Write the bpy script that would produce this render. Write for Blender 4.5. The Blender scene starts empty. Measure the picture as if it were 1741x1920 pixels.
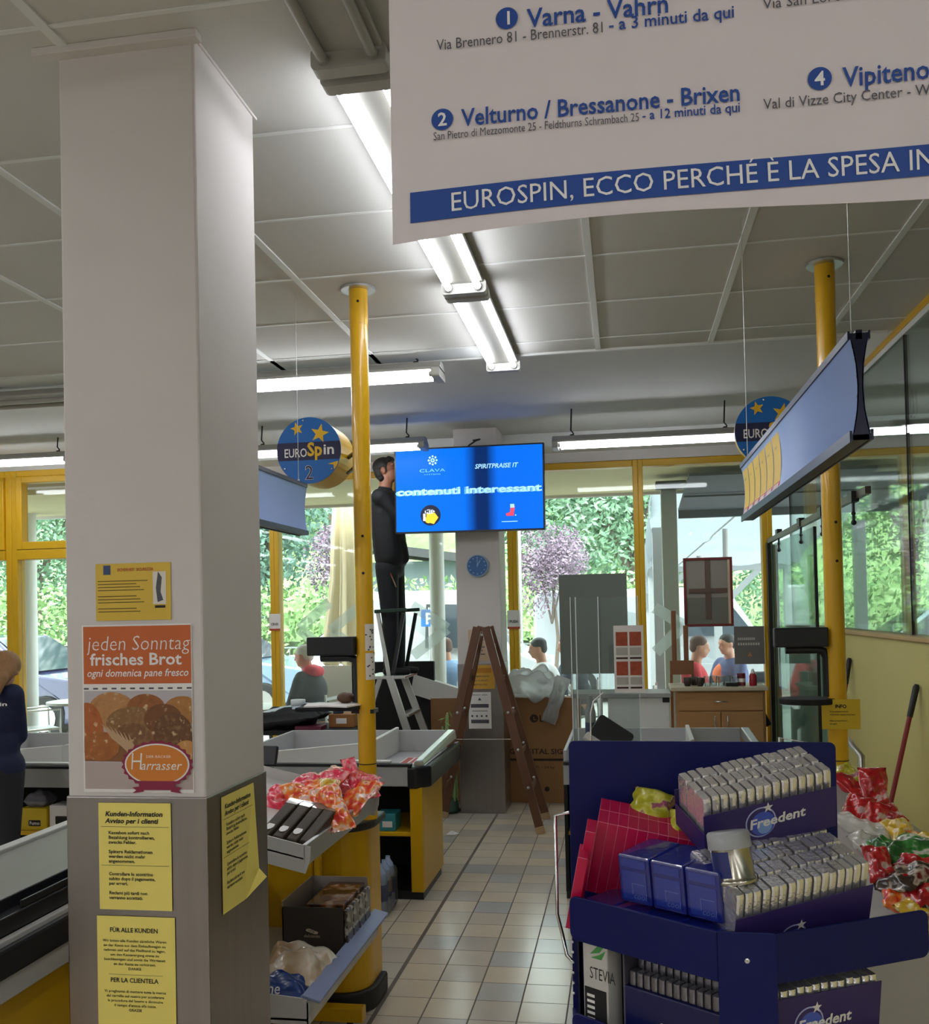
import bpy, math, random
from mathutils import Vector, Matrix
random.seed(7)
S = bpy.context.scene
COL = S.collection
PI = math.pi

# ---------------------------------------------------------------- camera
yaw, pit, rol = 0.1636, 0.0194, -0.0219
cy_, sy_, cp_, sp_, cr_, sr_ = math.cos(yaw), math.sin(yaw), math.cos(pit), math.sin(pit), math.cos(rol), math.sin(rol)
fw = Vector((-sy_*cp_, cy_*cp_, sp_)); rt0 = Vector((cy_, sy_, 0)); up0 = rt0.cross(fw)
rt = rt0*cr_ + up0*sr_; up = up0*cr_ - rt0*sr_
cam = bpy.data.cameras.new('camera'); camo = bpy.data.objects.new('camera', cam); COL.objects.link(camo)
camo.matrix_world = Matrix(((rt.x, up.x, -fw.x, 0), (rt.y, up.y, -fw.y, 0), (rt.z, up.z, -fw.z, 1.6865), (0, 0, 0, 1)))
cam.sensor_fit = 'AUTO'; cam.sensor_width = 36; cam.lens = 1805.5/1920*36; cam.shift_y = (1110.9-960)/1920
cam.clip_start = 0.05; cam.clip_end = 300
S.camera = camo
# ---------------------------------------------------------------- light and exposure
S.view_settings.view_transform = 'Standard'; S.view_settings.look = 'None'
S.view_settings.gamma = 1; S.view_settings.exposure = 2.02; S.view_settings.use_curve_mapping = False
S.cycles.use_denoising = True; S.cycles.max_bounces = 10; S.cycles.diffuse_bounces = 5
S.cycles.transparent_max_bounces = 16; S.cycles.caustics_reflective = False; S.cycles.caustics_refractive = False
S.cycles.sample_clamp_indirect = 6
W = bpy.data.worlds.new('overcast_sky'); S.world = W; W.use_nodes = True
SKY = 1.85
bg = W.node_tree.nodes['Background']; bg.inputs[0].default_value = (0.90, 0.96, 1.0, 1); bg.inputs[1].default_value = SKY
TUBE = 5.5
sun = bpy.data.lights.new('sun', 'SUN'); sun.energy = 1.2; sun.angle = math.radians(25); sun.color = (1, .97, .9)
suno = bpy.data.objects.new('sun', sun); COL.objects.link(suno); suno.rotation_euler = (math.radians(38), math.radians(-22), 0); suno.location = (0, 12, 12)

# ---------------------------------------------------------------- materials
def lin(c):
    if isinstance(c, str):
        c = [int(c[i:i+2], 16)/255 for i in (0, 2, 4)]
    return tuple(x/12.92 if x <= .04045 else ((x+.055)/1.055)**2.4 for x in c)
MATS = {}
def mat(name, col, rough=.5, metal=0, noise=0, nscale=8, bump=0, bscale=60, emit=0, spec=.5, coat=0, stretch=None):
    if name in MATS: return MATS[name]
    m = bpy.data.materials.new(name); m.use_nodes = True; MATS[name] = m
    nt = m.node_tree; b = nt.nodes['Principled BSDF']; c = lin(col)
    b.inputs['Base Color'].default_value = (*c, 1); b.inputs['Roughness'].default_value = rough
    b.inputs['Metallic'].default_value = metal; b.inputs['Specular IOR Level'].default_value = spec
    if coat: b.inputs['Coat Weight'].default_value = coat
    if emit:
        b.inputs['Emission Color'].default_value = (*c, 1); b.inputs['Emission Strength'].default_value = emit
    if noise or bump:
        tc = nt.nodes.new('ShaderNodeTexCoord'); mp = nt.nodes.new('ShaderNodeMapping')
        nt.links.new(tc.outputs['Object'], mp.inputs[0])
        if stretch: mp.inputs['Scale'].default_value = stretch
    if noise:
        n = nt.nodes.new('ShaderNodeTexNoise'); n.inputs['Scale'].default_value = nscale; n.inputs['Detail'].default_value = 5
        nt.links.new(mp.outputs[0], n.inputs['Vector'])
        mx = nt.nodes.new('ShaderNodeMix'); mx.data_type = 'RGBA'
        mx.inputs['A'].default_value = (*[x*(1-noise) for x in c], 1); mx.inputs['B'].default_value = (*[min(1, x*(1+noise)) for x in c], 1)
        nt.links.new(n.outputs['Fac'], mx.inputs['Factor']); nt.links.new(mx.outputs['Result'], b.inputs['Base Color'])
    if bump:
        n2 = nt.nodes.new('ShaderNodeTexNoise'); n2.inputs['Scale'].default_value = bscale; n2.inputs['Detail'].default_value = 3
        nt.links.new(mp.outputs[0], n2.inputs['Vector'])
        bp = nt.nodes.new('ShaderNodeBump'); bp.inputs['Strength'].default_value = bump; bp.inputs['Distance'].default_value = .01
        nt.links.new(n2.outputs['Fac'], bp.inputs['Height']); nt.links.new(bp.outputs[0], b.inputs['Normal'])
    return m
def ramp_mat(name, stops, scale, rough=.3, coat=0, detail=2, bump=0, stretch=None, kind='noise'):
    """printed film or natural surface: colours from a noise through a ramp"""
    if name in MATS: return MATS[name]
    m = mat(name, stops[0][1], rough, coat=coat); nt = m.node_tree; b = nt.nodes['Principled BSDF']
    tc = nt.nodes.new('ShaderNodeTexCoord'); mp = nt.nodes.new('ShaderNodeMapping'); nt.links.new(tc.outputs['Object'], mp.inputs[0])
    if stretch: mp.inputs['Scale'].default_value = stretch
    if kind == 'noise':
        n = nt.nodes.new('ShaderNodeTexNoise'); n.inputs['Detail'].default_value = detail; out = n.outputs['Fac']
    else:
        n = nt.nodes.new('ShaderNodeTexVoronoi'); out = n.outputs['Color']
    n.inputs['Scale'].default_value = scale; nt.links.new(mp.outputs[0], n.inputs['Vector'])
    r = nt.nodes.new('ShaderNodeValToRGB'); r.color_ramp.interpolation = 'LINEAR' if kind != 'hard' else 'CONSTANT'
    els = r.color_ramp.elements
    while len(els) < len(stops): els.new(.5)
    for e, (p, c) in zip(els, stops): e.position = p; e.color = (*lin(c), 1)
    nt.links.new(out, r.inputs[0]); nt.links.new(r.outputs[0], b.inputs['Base Color'])
    if bump:
        bp = nt.nodes.new('ShaderNodeBump'); bp.inputs['Strength'].default_value = bump; bp.inputs['Distance'].default_value = .005
        nt.links.new(n.outputs['Fac'] if kind == 'noise' else n.outputs['Distance'], bp.inputs['Height']); nt.links.new(bp.outputs[0], b.inputs['Normal'])
    return m
def glass_mat(name, tint='eef6f2', refl=.10, haze=0.0, hazecol='dfe8e4'):
    """thin pane: clear transmission, a fresnel mirror and an optional pale haze mixed in"""
    if name in MATS: return MATS[name]
    m = bpy.data.materials.new(name); m.use_nodes = True; MATS[name] = m
    nt = m.node_tree; nt.nodes.clear()
    out = nt.nodes.new('ShaderNodeOutputMaterial'); tr = nt.nodes.new('ShaderNodeBsdfTransparent'); gl = nt.nodes.new('ShaderNodeBsdfGlossy')
    tr.inputs[0].default_value = (*lin(tint), 1); gl.inputs['Roughness'].default_value = .02
    lw = nt.nodes.new('ShaderNodeFresnel'); lw.inputs[0].default_value = 1.45
    ma = nt.nodes.new('ShaderNodeMath'); ma.operation = 'MULTIPLY'; ma.inputs[1].default_value = refl*10
    ma.use_clamp = True
    mx = nt.nodes.new('ShaderNodeMixShader'); nt.links.new(lw.outputs[0], ma.inputs[0]); nt.links.new(ma.outputs[0], mx.inputs[0])
    nt.links.new(tr.outputs[0], mx.inputs[1]); nt.links.new(gl.outputs[0], mx.inputs[2]); last = mx
    if haze:
        df = nt.nodes.new('ShaderNodeBsdfDiffuse'); df.inputs[0].default_value = (*lin(hazecol), 1)
        tl = nt.nodes.new('ShaderNodeBsdfTranslucent'); tl.inputs[0].default_value = (*lin(hazecol), 1)
        ad = nt.nodes.new('ShaderNodeMixShader'); ad.inputs[0].default_value = .5
        nt.links.new(df.outputs[0], ad.inputs[1]); nt.links.new(tl.outputs[0], ad.inputs[2])
        m2 = nt.nodes.new('ShaderNodeMixShader'); m2.inputs[0].default_value = haze
        nt.links.new(mx.outputs[0], m2.inputs[1]); nt.links.new(ad.outputs[0], m2.inputs[2]); last = m2
    nt.links.new(last.outputs[0], out.inputs[0])
    return m

# ---------------------------------------------------------------- mesh collector
ORG = {}
class MB:
    def __init__(s, m=None): s.v = []; s.f = []; s.mi = []; s.ms = []; s.cur = None; s.sm = []; s.smooth = False; s.T = None; m and s.use(m)
    def use(s, m):
        if m not in s.ms: s.ms.append(m)
        s.cur = s.ms.index(m); return s
    def add(s, vs, fs, smooth=None):
        n = len(s.v)
        if s.T is not None: vs = [s.T @ Vector(p) for p in vs]
        s.v += [tuple(p) for p in vs]; s.f += [tuple(i+n for i in f) for f in fs]
        s.mi += [s.cur or 0]*len(fs); s.sm += [s.smooth if smooth is None else smooth]*len(fs); return s
    def box(s, x0, x1, y0, y1, z0, z1):
        x0, x1 = sorted((x0, x1)); y0, y1 = sorted((y0, y1)); z0, z1 = sorted((z0, z1))
        return s.add([(x0, y0, z0), (x1, y0, z0), (x1, y1, z0), (x0, y1, z0), (x0, y0, z1), (x1, y0, z1), (x1, y1, z1), (x0, y1, z1)],
                     [(0, 3, 2, 1), (4, 5, 6, 7), (0, 1, 5, 4), (1, 2, 6, 5), (2, 3, 7, 6), (3, 0, 4, 7)])
    def hexa(s, p): return s.add(p, [(0, 3, 2, 1), (4, 5, 6, 7), (0, 1, 5, 4), (1, 2, 6, 5), (2, 3, 7, 6), (3, 0, 4, 7)])
    def quad(s, *p): return s.add(p, [tuple(range(len(p)))])
    def bar(s, a, b, w, h=None, upv=(0, 0, 1)):
        a, b = Vector(a), Vector(b); d = (b-a).normalized(); u = Vector(upv); sd = d.cross(u)
        if sd.length < 1e-4: sd = d.cross(Vector((0, 1, 0)))
        sd.normalize(); u = sd.cross(d); h = w if h is None else h; w /= 2; h /= 2
        return s.hexa([a-sd*w-u*h, b-sd*w-u*h, b+sd*w-u*h, a+sd*w-u*h, a-sd*w+u*h, b-sd*w+u*h, b+sd*w+u*h, a+sd*w+u*h])
    def tube(s, pts, r, n=10, cap=True):
        pts = [Vector(p) for p in pts]; rs = r if isinstance(r, (list, tuple)) else [r]*len(pts); vs = []; fs = []
        d0 = (pts[1]-pts[0]).normalized(); a = d0.orthogonal().normalized()
        for i, p in enumerate(pts):
            d = (pts[min(i+1, len(pts)-1)]-pts[max(i-1, 0)]).normalized(); a = (a-d*a.dot(d)).normalized(); b = d.cross(a)
            for k in range(n): t = 2*PI*k/n; vs.append(p+(a*math.cos(t)+b*math.sin(t))*rs[i])
        for i in range(len(pts)-1):
            for k in range(n): k2 = (k+1) % n; fs.append((i*n+k, i*n+k2, (i+1)*n+k2, (i+1)*n+k))
        s.add(vs, fs, True)
        if cap: s.add(vs[:n], [tuple(range(n-1, -1, -1))], False); s.add(vs[-n:], [tuple(range(n))], False)
        return s
    def lathe(s, prof, c=(0, 0, 0), n=20, T=None):
        vs = []; fs = []; c = Vector(c)
        for r, z in prof:
            for k in range(n): t = 2*PI*k/n; vs.append(c+Vector((r*math.cos(t), r*math.sin(t), z)))
        for i in range(len(prof)-1):
            for k in range(n): k2 = (k+1) % n; fs.append((i*n+k, i*n+k2, (i+1)*n+k2, (i+1)*n+k))
        fs2 = [tuple(range(n-1, -1, -1)), tuple(range((len(prof)-1)*n, len(prof)*n))]
        if T is not None: vs = [T @ v for v in vs]
        s.add(vs, fs, True); s.add(vs, fs2, False); return s
    def prism(s, poly, h, M=None):
        """poly in local xy, extruded along local z by h, placed by M"""
        n = len(poly); vs = [Vector((x, y, 0)) for x, y in poly]+[Vector((x, y, h)) for x, y in poly]
        if M is not None: vs = [M @ v for v in vs]
        return s.add(vs, [tuple(range(n-1, -1, -1)), tuple(range(n, 2*n))]+[(i, (i+1) % n, n+(i+1) % n, n+i) for i in range(n)])
    def flat(s, poly, M, z=0): return s.add([M @ Vector((x, y, z)) for x, y in poly], [tuple(range(len(poly)))])
    def ell(s, c, r, nu=12, nv=8, R=None):
        c = Vector(c); r = (r, r, r) if not isinstance(r, (list, tuple)) else r; vs = []; fs = []
        for j in range(nv+1):
            ph = PI*j/nv
            for i in range(nu):
                t = 2*PI*i/nu; p = Vector((r[0]*math.sin(ph)*math.cos(t), r[1]*math.sin(ph)*math.sin(t), -r[2]*math.cos(ph)))
                vs.append(c+(R @ p if R else p))
        for j in range(nv):
            for i in range(nu): i2 = (i+1) % nu; fs.append((j*nu+i, j*nu+i2, (j+1)*nu+i2, (j+1)*nu+i))
        return s.add(vs, fs, True)
    def text(s, st, M, size, bold=0, xs=1, shear=0, align='L', z=.0006):
        vs, fs, w = glyphs(st, bold)
        ox = {'L': 0, 'C': -w/2, 'R': -w}[align]
        return s.add([M @ Vector(((x+ox+y*shear)*size*xs, y*size, z)) for x, y in vs], fs, False)
    def build(s, name, parent=None, bevel=0, seg=2, loc=None, smooth_angle=None):
        if parent is not None: org = ORG[parent.name]
        elif loc is not None: org = Vector(loc)
        else:
            xs = [p[0] for p in s.v]; ys = [p[1] for p in s.v]; org = Vector(((min(xs)+max(xs))/2, (min(ys)+max(ys))/2, min(p[2] for p in s.v)))
        me = bpy.data.meshes.new(name)
        me.from_pydata([(p[0]-org[0], p[1]-org[1], p[2]-org[2]) for p in s.v], [], s.f)
        for m in s.ms: me.materials.append(m)
        me.polygons.foreach_set('material_index', s.mi); me.polygons.foreach_set('use_smooth', s.sm); me.update()
        o = bpy.data.objects.new(name, me); COL.objects.link(o)
        if parent is not None: o.parent = parent; ORG[o.name] = org
        else: o.location = org; ORG[o.name] = org
        if bevel:
            b = o.modifiers.new('bevel', 'BEVEL'); b.width = bevel; b.segments = seg; b.limit_method = 'ANGLE'; b.angle_limit = math.radians(40)
            b.harden_normals = False
        return o
_G = {}
def glyphs(st, bold=0):
    k = (st, bold)
    if k not in _G:
        c = bpy.data.curves.new('t', 'FONT'); c.body = st; c.offset = bold; c.resolution_u = 2; c.fill_mode = 'FRONT'
        o = bpy.data.objects.new('t', c); COL.objects.link(o)
        dg = bpy.context.evaluated_depsgraph_get(); me = bpy.data.meshes.new_from_object(o.evaluated_get(dg))
        vs = [(v.co.x, v.co.y) for v in me.vertices]; fs = [tuple(p.vertices) for p in me.polygons]
        w = max([v[0] for v in vs] or [0]); bpy.data.objects.remove(o); bpy.data.curves.remove(c); bpy.data.meshes.remove(me); _G[k] = (vs, fs, w)
    return _G[k]
def frame(o, x, y):
    x = Vector(x).normalized(); y = Vector(y); y = (y-x*y.dot(x)).normalized(); z = x.cross(y); o = Vector(o)
    return Matrix(((x.x, y.x, z.x, o.x), (x.y, y.y, z.y, o.y), (x.z, y.z, z.z, o.z), (0, 0, 0, 1)))
def tag(o, label, cat, group=None):
    o['label'] = label; o['category'] = cat
    if group: o['group'] = group
    return o
def thing(name, label, cat, loc, group=None, local=False):
    o = bpy.data.objects.new(name, None); COL.objects.link(o); o.empty_display_size = .1
    o.location = loc; ORG[o.name] = Vector((0, 0, 0)) if local else Vector(loc)
    return tag(o, label, cat, group)
def struct(o): o['kind'] = 'structure'; return o
def copy_tree(o, parent=None):
    c = o.copy(); COL.objects.link(c); ORG[c.name] = ORG.get(o.name, Vector())
    if parent is not None: c.parent = parent
    for ch in list(o.children): copy_tree(ch, c)
    return c
def rect(x0, x1, y0, y1): return [(x0, y0), (x1, y0), (x1, y1), (x0, y1)]
def circ(cx, cy, r, n=28, ry=None, a0=0): return [(cx+r*math.cos(a0+2*PI*k/n), cy+(ry or r)*math.sin(a0+2*PI*k/n)) for k in range(n)]
def star(cx, cy, R, r, n=5, a0=PI/2): return [(cx+(R if k % 2 == 0 else r)*math.cos(a0+PI*k/n), cy+(R if k % 2 == 0 else r)*math.sin(a0+PI*k/n)) for k in range(2*n)]
def rrect(x0, x1, y0, y1, r, n=5):
    o = []
    for cx, cy, a in ((x1-r, y1-r, 0), (x0+r, y1-r, PI/2), (x0+r, y0+r, PI), (x1-r, y0+r, 1.5*PI)):
        o += [(cx+r*math.cos(a+PI/2*k/n), cy+r*math.sin(a+PI/2*k/n)) for k in range(n+1)]
    return o
FACE = lambda x, y, z: frame((x, y, z), (1, 0, 0), (0, 0, 1))          # a plane that faces the shop (towards -Y)

M = dict(
 white_paint=mat('white_paint', 'd6d0cd', .7, noise=.03, bump=.05, bscale=90), grey_paint=mat('grey_paint', 'bdbcb8', .7),
 ceil=mat('ceiling_panel', 'd2d1cd', .85, bump=.06, bscale=140), plaster=mat('plaster_ceiling', 'd2d2d0', .8, bump=.03),
 grid=mat('ceiling_grid_white', 'e4e6e4', .5), yellow=mat('yellow_lacquer', 'e6b216', .28, noise=.04, coat=.3), yellow_f=mat('yellow_frame', 'deae1c', .35),
 yellow_d=mat('yellow_panel', 'd9a90c', .33, noise=.05, nscale=3), steel=mat('brushed_steel', 'a09a98', .30, 1, noise=.1, nscale=3, bump=.04, bscale=220, stretch=(14, 14, .6)),
 alu=mat('aluminium', 'c9cac8', .35, .9), chrome=mat('chrome', 'dadada', .12, 1), black=mat('black_plastic', '15161a', .4), blackm=mat('black_matt', '0d0e11', .75),
 rubber=mat('black_rubber', '1b1b1d', .6, noise=.2), grey_pl=mat('grey_laminate', 'a3a3a1', .45), lightgrey=mat('light_grey_metal', 'c4c2be', .45, noise=.03),
 paper=mat('white_paper', 'eeebe8', .7), yellow_paper=mat('yellow_paper', 'f6e478', .7, noise=.03, nscale=5), ink=mat('black_ink', '1c1a1c', .7), blueink=mat('blue_ink', '1c4796', .6),
 greyink=mat('grey_ink', '55545c', .7), navy=mat('navy_cardboard', '0c1250', .35), wood=mat('beech_laminate', 'b98a58', .45, noise=.13, nscale=7, stretch=(1, 1, 8)),
 cardboard=mat('brown_cardboard', '9a7048', .8, noise=.06, nscale=4), white_pl=mat('white_plastic', 'e9e8e6', .35), foam=mat('white_foam', 'ecebe6', .8, bump=.15, bscale=150),
)
# ================================================================ SETTING
# floor: 20 cm tiles, each with its own tone, one wider joint along the aisle
def tile_mat():
    m = bpy.data.materials.new('floor_tiles'); m.use_nodes = True; nt = m.node_tree; b = nt.nodes['Principled BSDF']; L = nt.links
    tc = nt.nodes.new('ShaderNodeTexCoord'); mp = nt.nodes.new('ShaderNodeMapping'); L.new(tc.outputs['Object'], mp.inputs[0])
    mp.inputs['Scale'].default_value = (5, 5, 5); mp.inputs['Location'].default_value = (TX0*-5, TY0*-5, 0)
    sx = nt.nodes.new('ShaderNodeSeparateXYZ'); L.new(mp.outputs[0], sx.inputs[0])
    def math_(op, a, bb=None, c=None):
        n = nt.nodes.new('ShaderNodeMath'); n.operation = op
        for i, q in enumerate((a, bb, c)):
            if q is None: continue
            if isinstance(q, (int, float)): n.inputs[i].default_value = q
            else: L.new(q, n.inputs[i])
        return n.outputs[0]
    fx = math_('FRACT', sx.outputs[0]); fy = math_('FRACT', sx.outputs[1])
    ex = math_('MINIMUM', fx, math_('SUBTRACT', 1, fx)); ey = math_('MINIMUM', fy, math_('SUBTRACT', 1, fy))
    g1 = math_('LESS_THAN', ex, .017); g2 = math_('LESS_THAN', ey, .012)
    wide = math_('LESS_THAN', math_('ABSOLUTE', sx.outputs[0]), .05)
    grout = math_('MAXIMUM', math_('MAXIMUM', g1, g2), wide)
    cx = nt.nodes.new('ShaderNodeCombineXYZ'); L.new(math_('FLOOR', sx.outputs[0]), cx.inputs[0]); L.new(math_('FLOOR', sx.outputs[1]), cx.inputs[1])
    wn = nt.nodes.new('ShaderNodeTexWhiteNoise'); L.new(cx.outputs[0], wn.inputs['Vector'])
    r = nt.nodes.new('ShaderNodeValToRGB'); els = r.color_ramp.elements
    while len(els) < 4: els.new(.5)
    for e, (p, c) in zip(els, ((0, 'cdc5ba'), (.35, 'e2d5be'), (.7, 'e8dabe'), (1, 'c8c9c5'))): e.position = p; e.color = (*lin(c), 1)
    L.new(wn.outputs['Value'], r.inputs[0])
    ns = nt.nodes.new('ShaderNodeTexNoise'); ns.inputs['Scale'].default_value = 3; L.new(tc.outputs['Object'], ns.inputs['Vector']); ns.inputs['Detail'].default_value = 6
    mx = nt.nodes.new('ShaderNodeMix'); mx.data_type = 'RGBA'; mx.blend_type = 'MULTIPLY'; mx.inputs['Factor'].default_value = .25
    L.new(r.outputs[0], mx.inputs['A']); L.new(ns.outputs['Fac'], mx.inputs['B'])
    m2 = nt.nodes.new('ShaderNodeMix'); m2.data_type = 'RGBA'; L.new(grout, m2.inputs['Factor']); L.new(mx.outputs['Result'], m2.inputs['A']); m2.inputs['B'].default_value = (*lin('6a6157'), 1)
    L.new(m2.outputs['Result'], b.inputs['Base Color'])
    rr = math_('MULTIPLY_ADD', grout, .5, .2); L.new(rr, b.inputs['Roughness'])
    bp = nt.nodes.new('ShaderNodeBump'); bp.inputs['Strength'].default_value = .3; bp.inputs['Distance'].default_value = .003; bp.invert = True
    L.new(grout, bp.inputs['Height']); L.new(bp.outputs[0], b.inputs['Normal'])
    return m
TX0, TY0 = -1.076, 3.954
f = MB(tile_mat()); f.box(-9, 3.6, -10, 8.8, -.12, 0); struct(f.build('floor', loc=(0, 0, 0)))
HC = 3.11; HC2 = 3.22
c = MB(M['ceil']); c.box(-9, 3.6, -10, 5.33, HC, HC+.15); c.use(M['plaster']); c.box(-9, 3.6, 5.33, 9.0, HC2, HC2+.15); struct(c.build('ceiling'))
# suspended ceiling bars
g = MB(M['grid'])
for i in range(-12, 9):
    x = -1.335 if i == 1 else (-1.905+.6*i)
    if abs(i) == 2: continue
    g.box(x-.014, x+.014, -10, 5.312, HC-.006, HC)
for j in range(-22, 4): y = 3.2913+.6*j; g.box(-9, 3.6, y-.007, y+.007, HC-.004, HC-.0005)
struct(g.build('trim_1'))
g = MB(M['grid']); g.box(-9, 1.4, 5.312, 5.334, HC-.012, HC2); g.box(-9, -.6, 5.1, 5.31, HC-.006, HC); struct(g.build('trim_2', bevel=.006))
g = MB(M['grid']); g.box(-9, 3.6, 8.35, 8.8, HC2-.12, HC2); struct(g.build('trim_3', bevel=.004))
# walls that close the shop
w = MB(M['grey_paint']); w.box(-9.2, -9, -10, 8.8, 0, HC+.3); struct(w.build('wall_left'))
w = MB(M['grey_paint']); w.box(-9.2, 3.8, -10.2, -10, 0, HC+.15); struct(w.build('wall_rear'))
w = MB(M['grey_paint']); w.box(3.6, 3.8, -10, 8.8, 0, HC+.3); struct(w.build('wall_outer'))
w = MB(M['white_paint']); w.box(-9, 3.8, 8.72, 8.9, 3.01, HC+.3); w.box(-9, 3.8, 8.72, 8.9, -.12, .1); struct(w.build('wall_front'))
# half wall with a wooden cap on the entrance side, glass above it
hw = mat('pale_yellow_wall', 'dbcf86', .6, noise=.04, nscale=2)
w = MB(hw); w.box(1.4, 1.5, .5, 8.7, 0, 1.49); struct(w.build('wall_right', bevel=.004))
w = MB(mat('cap_wood', 'c7a46a', .4, noise=.1, nscale=5)); w.box(1.38, 1.52, .5, 8.7, 1.49, 1.515); struct(w.build('trim_4', bevel=.004))
w = MB(M['yellow_f']); w.box(1.43, 1.462, .5, 8.7, 3.075, 3.11); w.use(M['grid']); w.box(1.436, 1.456, .5, 8.7, 3.045, 3.075); struct(w.build('trim_5'))
gl = glass_mat('clear_glass', 'f1f7f4', .06, haze=.035, hazecol='e6f0ec')  # haze colour stands in for the pale veil of reflections on the panes
gl2 = glass_mat('entrance_glass', 'eaf2ee', .06, haze=.02)
for i, (a, b_) in enumerate(((.5, 5.19), (5.2, 6.9), (6.91, 8.7))):
    p = MB(gl2); p.box(1.44, 1.452, a, b_, 1.515, 3.045); p.use(M['blackm']); p.box(1.438, 1.454, b_-.006, b_+.006, 1.515, 3.045)
    o = struct(p.build('window_%d' % (20+i)))
# window front: yellow frames with glass, one object per bay
nwin = [0]
def bay(x0, x1, y, zb, zt, transom=None, sash=False, mw=.045):
    nwin[0] += 1; d = .06
    m = MB(M['yellow_f'])
    m.box(x0, x0+mw, y-d, y+d, zb, zt); m.box(x1-mw, x1, y-d, y+d, zb, zt); m.box(x0+mw, x1-mw, y-d, y+d, zt-.06, zt); m.box(x0+mw, x1-mw, y-d, y+d, zb, zb+.08)
    if transom:
        m.box(x0+mw, x1-mw, y-d-.02, y+d, transom-.05, transom+.04)
    if sash:
        for (za, zc) in ((transom+.045, zt-.062),):
            s = .06; a, b_ = x0+mw+.004, x1-mw-.004
            m.box(a, a+s, y-d-.025, y+.02, za, zc); m.box(b_-s, b_, y-d-.025, y+.02, za, zc); m.box(a+s, b_-s, y-d-.025, y+.02, zc-s, zc); m.box(a+s, b_-s, y-d-.025, y+.02, za, za+s+.01)
    o = struct(m.build('window_%d' % nwin[0], bevel=.006))
    p = MB(gl); p.box(x0+mw, x1-mw, y-.004, y+.004, zb+.08, zt-.06); q = p.build('window_pane', o); q['kind'] = 'structure'
    return o
edges = [-4.42, -3.272, -2.13, -.994, .15, 1.252, 2.42, 3.58]
for a, b_ in zip(edges[:-1], edges[1:]): bay(a, b_, 8.8, .1, 3.01)
for a, b_ in ((-8.9, -7.4), (-7.4, -5.67), (-5.67, -4.44)): bay(a, b_, 8.3, .1, 3.10, 2.31, True, .06)
w = MB(M['yellow_f']); w.box(-4.46, -4.42, 8.24, 8.86, .1, 3.1); struct(w.build('trim_6'))
w = MB(M['white_paint']); w.box(-9, -4.42, 8.22, 8.38, -.1, .1); struct(w.build('trim_7'))
# columns
def column(n, x0, x1, y0, y1, zt, steel_top):
    m = MB(M['white_paint']); m.box(x0, x1, y0, y1, 0, zt); o = struct(m.build('column_%s' % n, bevel=.006))
    e = .004; s = MB(M['steel']); s.box(x0-e, x1+e, y0-e, y1+e, 0, steel_top); q = s.build('steel_cladding', o, bevel=.004); q['kind'] = 'structure'; return o
col_near = column('near', -1.366, -1.005, 2.197, 2.582, HC, 1.252)
col_far = column('far', -1.384, -1.012, 7.965, 8.35, HC2, 1.245)
t = MB(M['white_paint']); t.box(-1.42, -.985, 2.165, 2.20, HC-.02, HC); t.box(-1.38, -1.0, 2.19, 2.6, HC-.008, HC); struct(t.build('trim_8', bevel=.002))

# ---------------------------------------------------------------- ceiling lamps
tube_on = mat('tube_lit', 'f6f9ff', .3, emit=TUBE*.95); tube_full = mat('tube_full', 'f6f9ff', .3, emit=TUBE*1.05); tube_off = mat('tube_unlit', 'a9a7a2', .25); lampd = mat('lamp_trough', '626059', .4); lampw = mat('lamp_housing', 'b4b3ae', .4)
def batten(label, a, b, z, lit=True, group='twin tube ceiling lamps', refl=False):
    hc = HC2 if min(a[1], b[1]) > 5.33 else HC
    a, b = Vector((a[0], a[1], 0)), Vector((b[0], b[1], 0)); d = (b-a).normalized(); n = Vector((d.y, -d.x, 0)); L = (b-a).length
    r = thing('ceiling_lamp', label, 'ceiling lamp', (*((a+b)/2)[:2], z), group)
    T = Matrix(((d.x, n.x, 0, a.x), (d.y, n.y, 0, a.y), (0, 0, 1, z), (0, 0, 0, 1)))
    h = MB(lampd if lit and not refl else lampw); h.T = T; h.box(0, L, -.085, .085, .02, .036)
    if not refl: h.box(0, L, -.05, .05, .036, hc-z)
    if refl:
        h.hexa([(0, -.085, .036), (L, -.085, .036), (L, .085, .036), (0, .085, .036), (0, -.035, .075), (L, -.035, .075), (L, .035, .075), (0, .035, .075)])
    h.build('housing', r, bevel=.004)
    for x0 in (0, L-.045):
        e = MB(lampw); e.T = T; e.prism(rrect(-.095, .095, -.022, .035, .015), .045, frame((x0, 0, 0), (0, 1, 0), (0, 0, 1))); e.build('end_cap', r)
    for s in (-.062, .062):
        t = MB((tube_full if 'behind' in group or 'left' in group else tube_on) if lit else tube_off); t.T = T; t.tube([(.05, s, 0), (L-.05, s, 0)], .0135, 12); t.build('tube', r)
        for x0 in (.046, L-.062):
            k = MB(M['alu']); k.T = T; k.tube([(x0, s, 0), (x0+.016, s, 0)], .0145, 10); k.build('tube_cap', r)
    if refl:
        for x0 in (.15, L-.15):
            k = MB(M['black']); k.T = T; k.tube([(x0, 0, .07), (x0+.012, 0, .095), (x0-.008, 0, .12), (x0, 0, hc-z)], .006, 6); k.ell((x0, 0, .08), (.02, .012, .012), 8, 5); k.build('hanger', r)
    return r
LX = -.632
batten('unlit twin tube lamp nearest the camera, left of the hanging banner', (LX, .75), (LX, 2.30), 3.045, False)
batten('lit twin tube lamp half hidden by the hanging banner', (LX, 2.33), (LX, 4.02), 3.045)
batten('lit twin tube lamp ending above the far strip of smooth ceiling', (LX, 4.05), (LX, 5.36), 3.045)
batten('long lit tube lamp hanging across behind the left yellow pole', (-2.62, 5.25), (-.965, 5.25), 3.0, refl=True)
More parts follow.
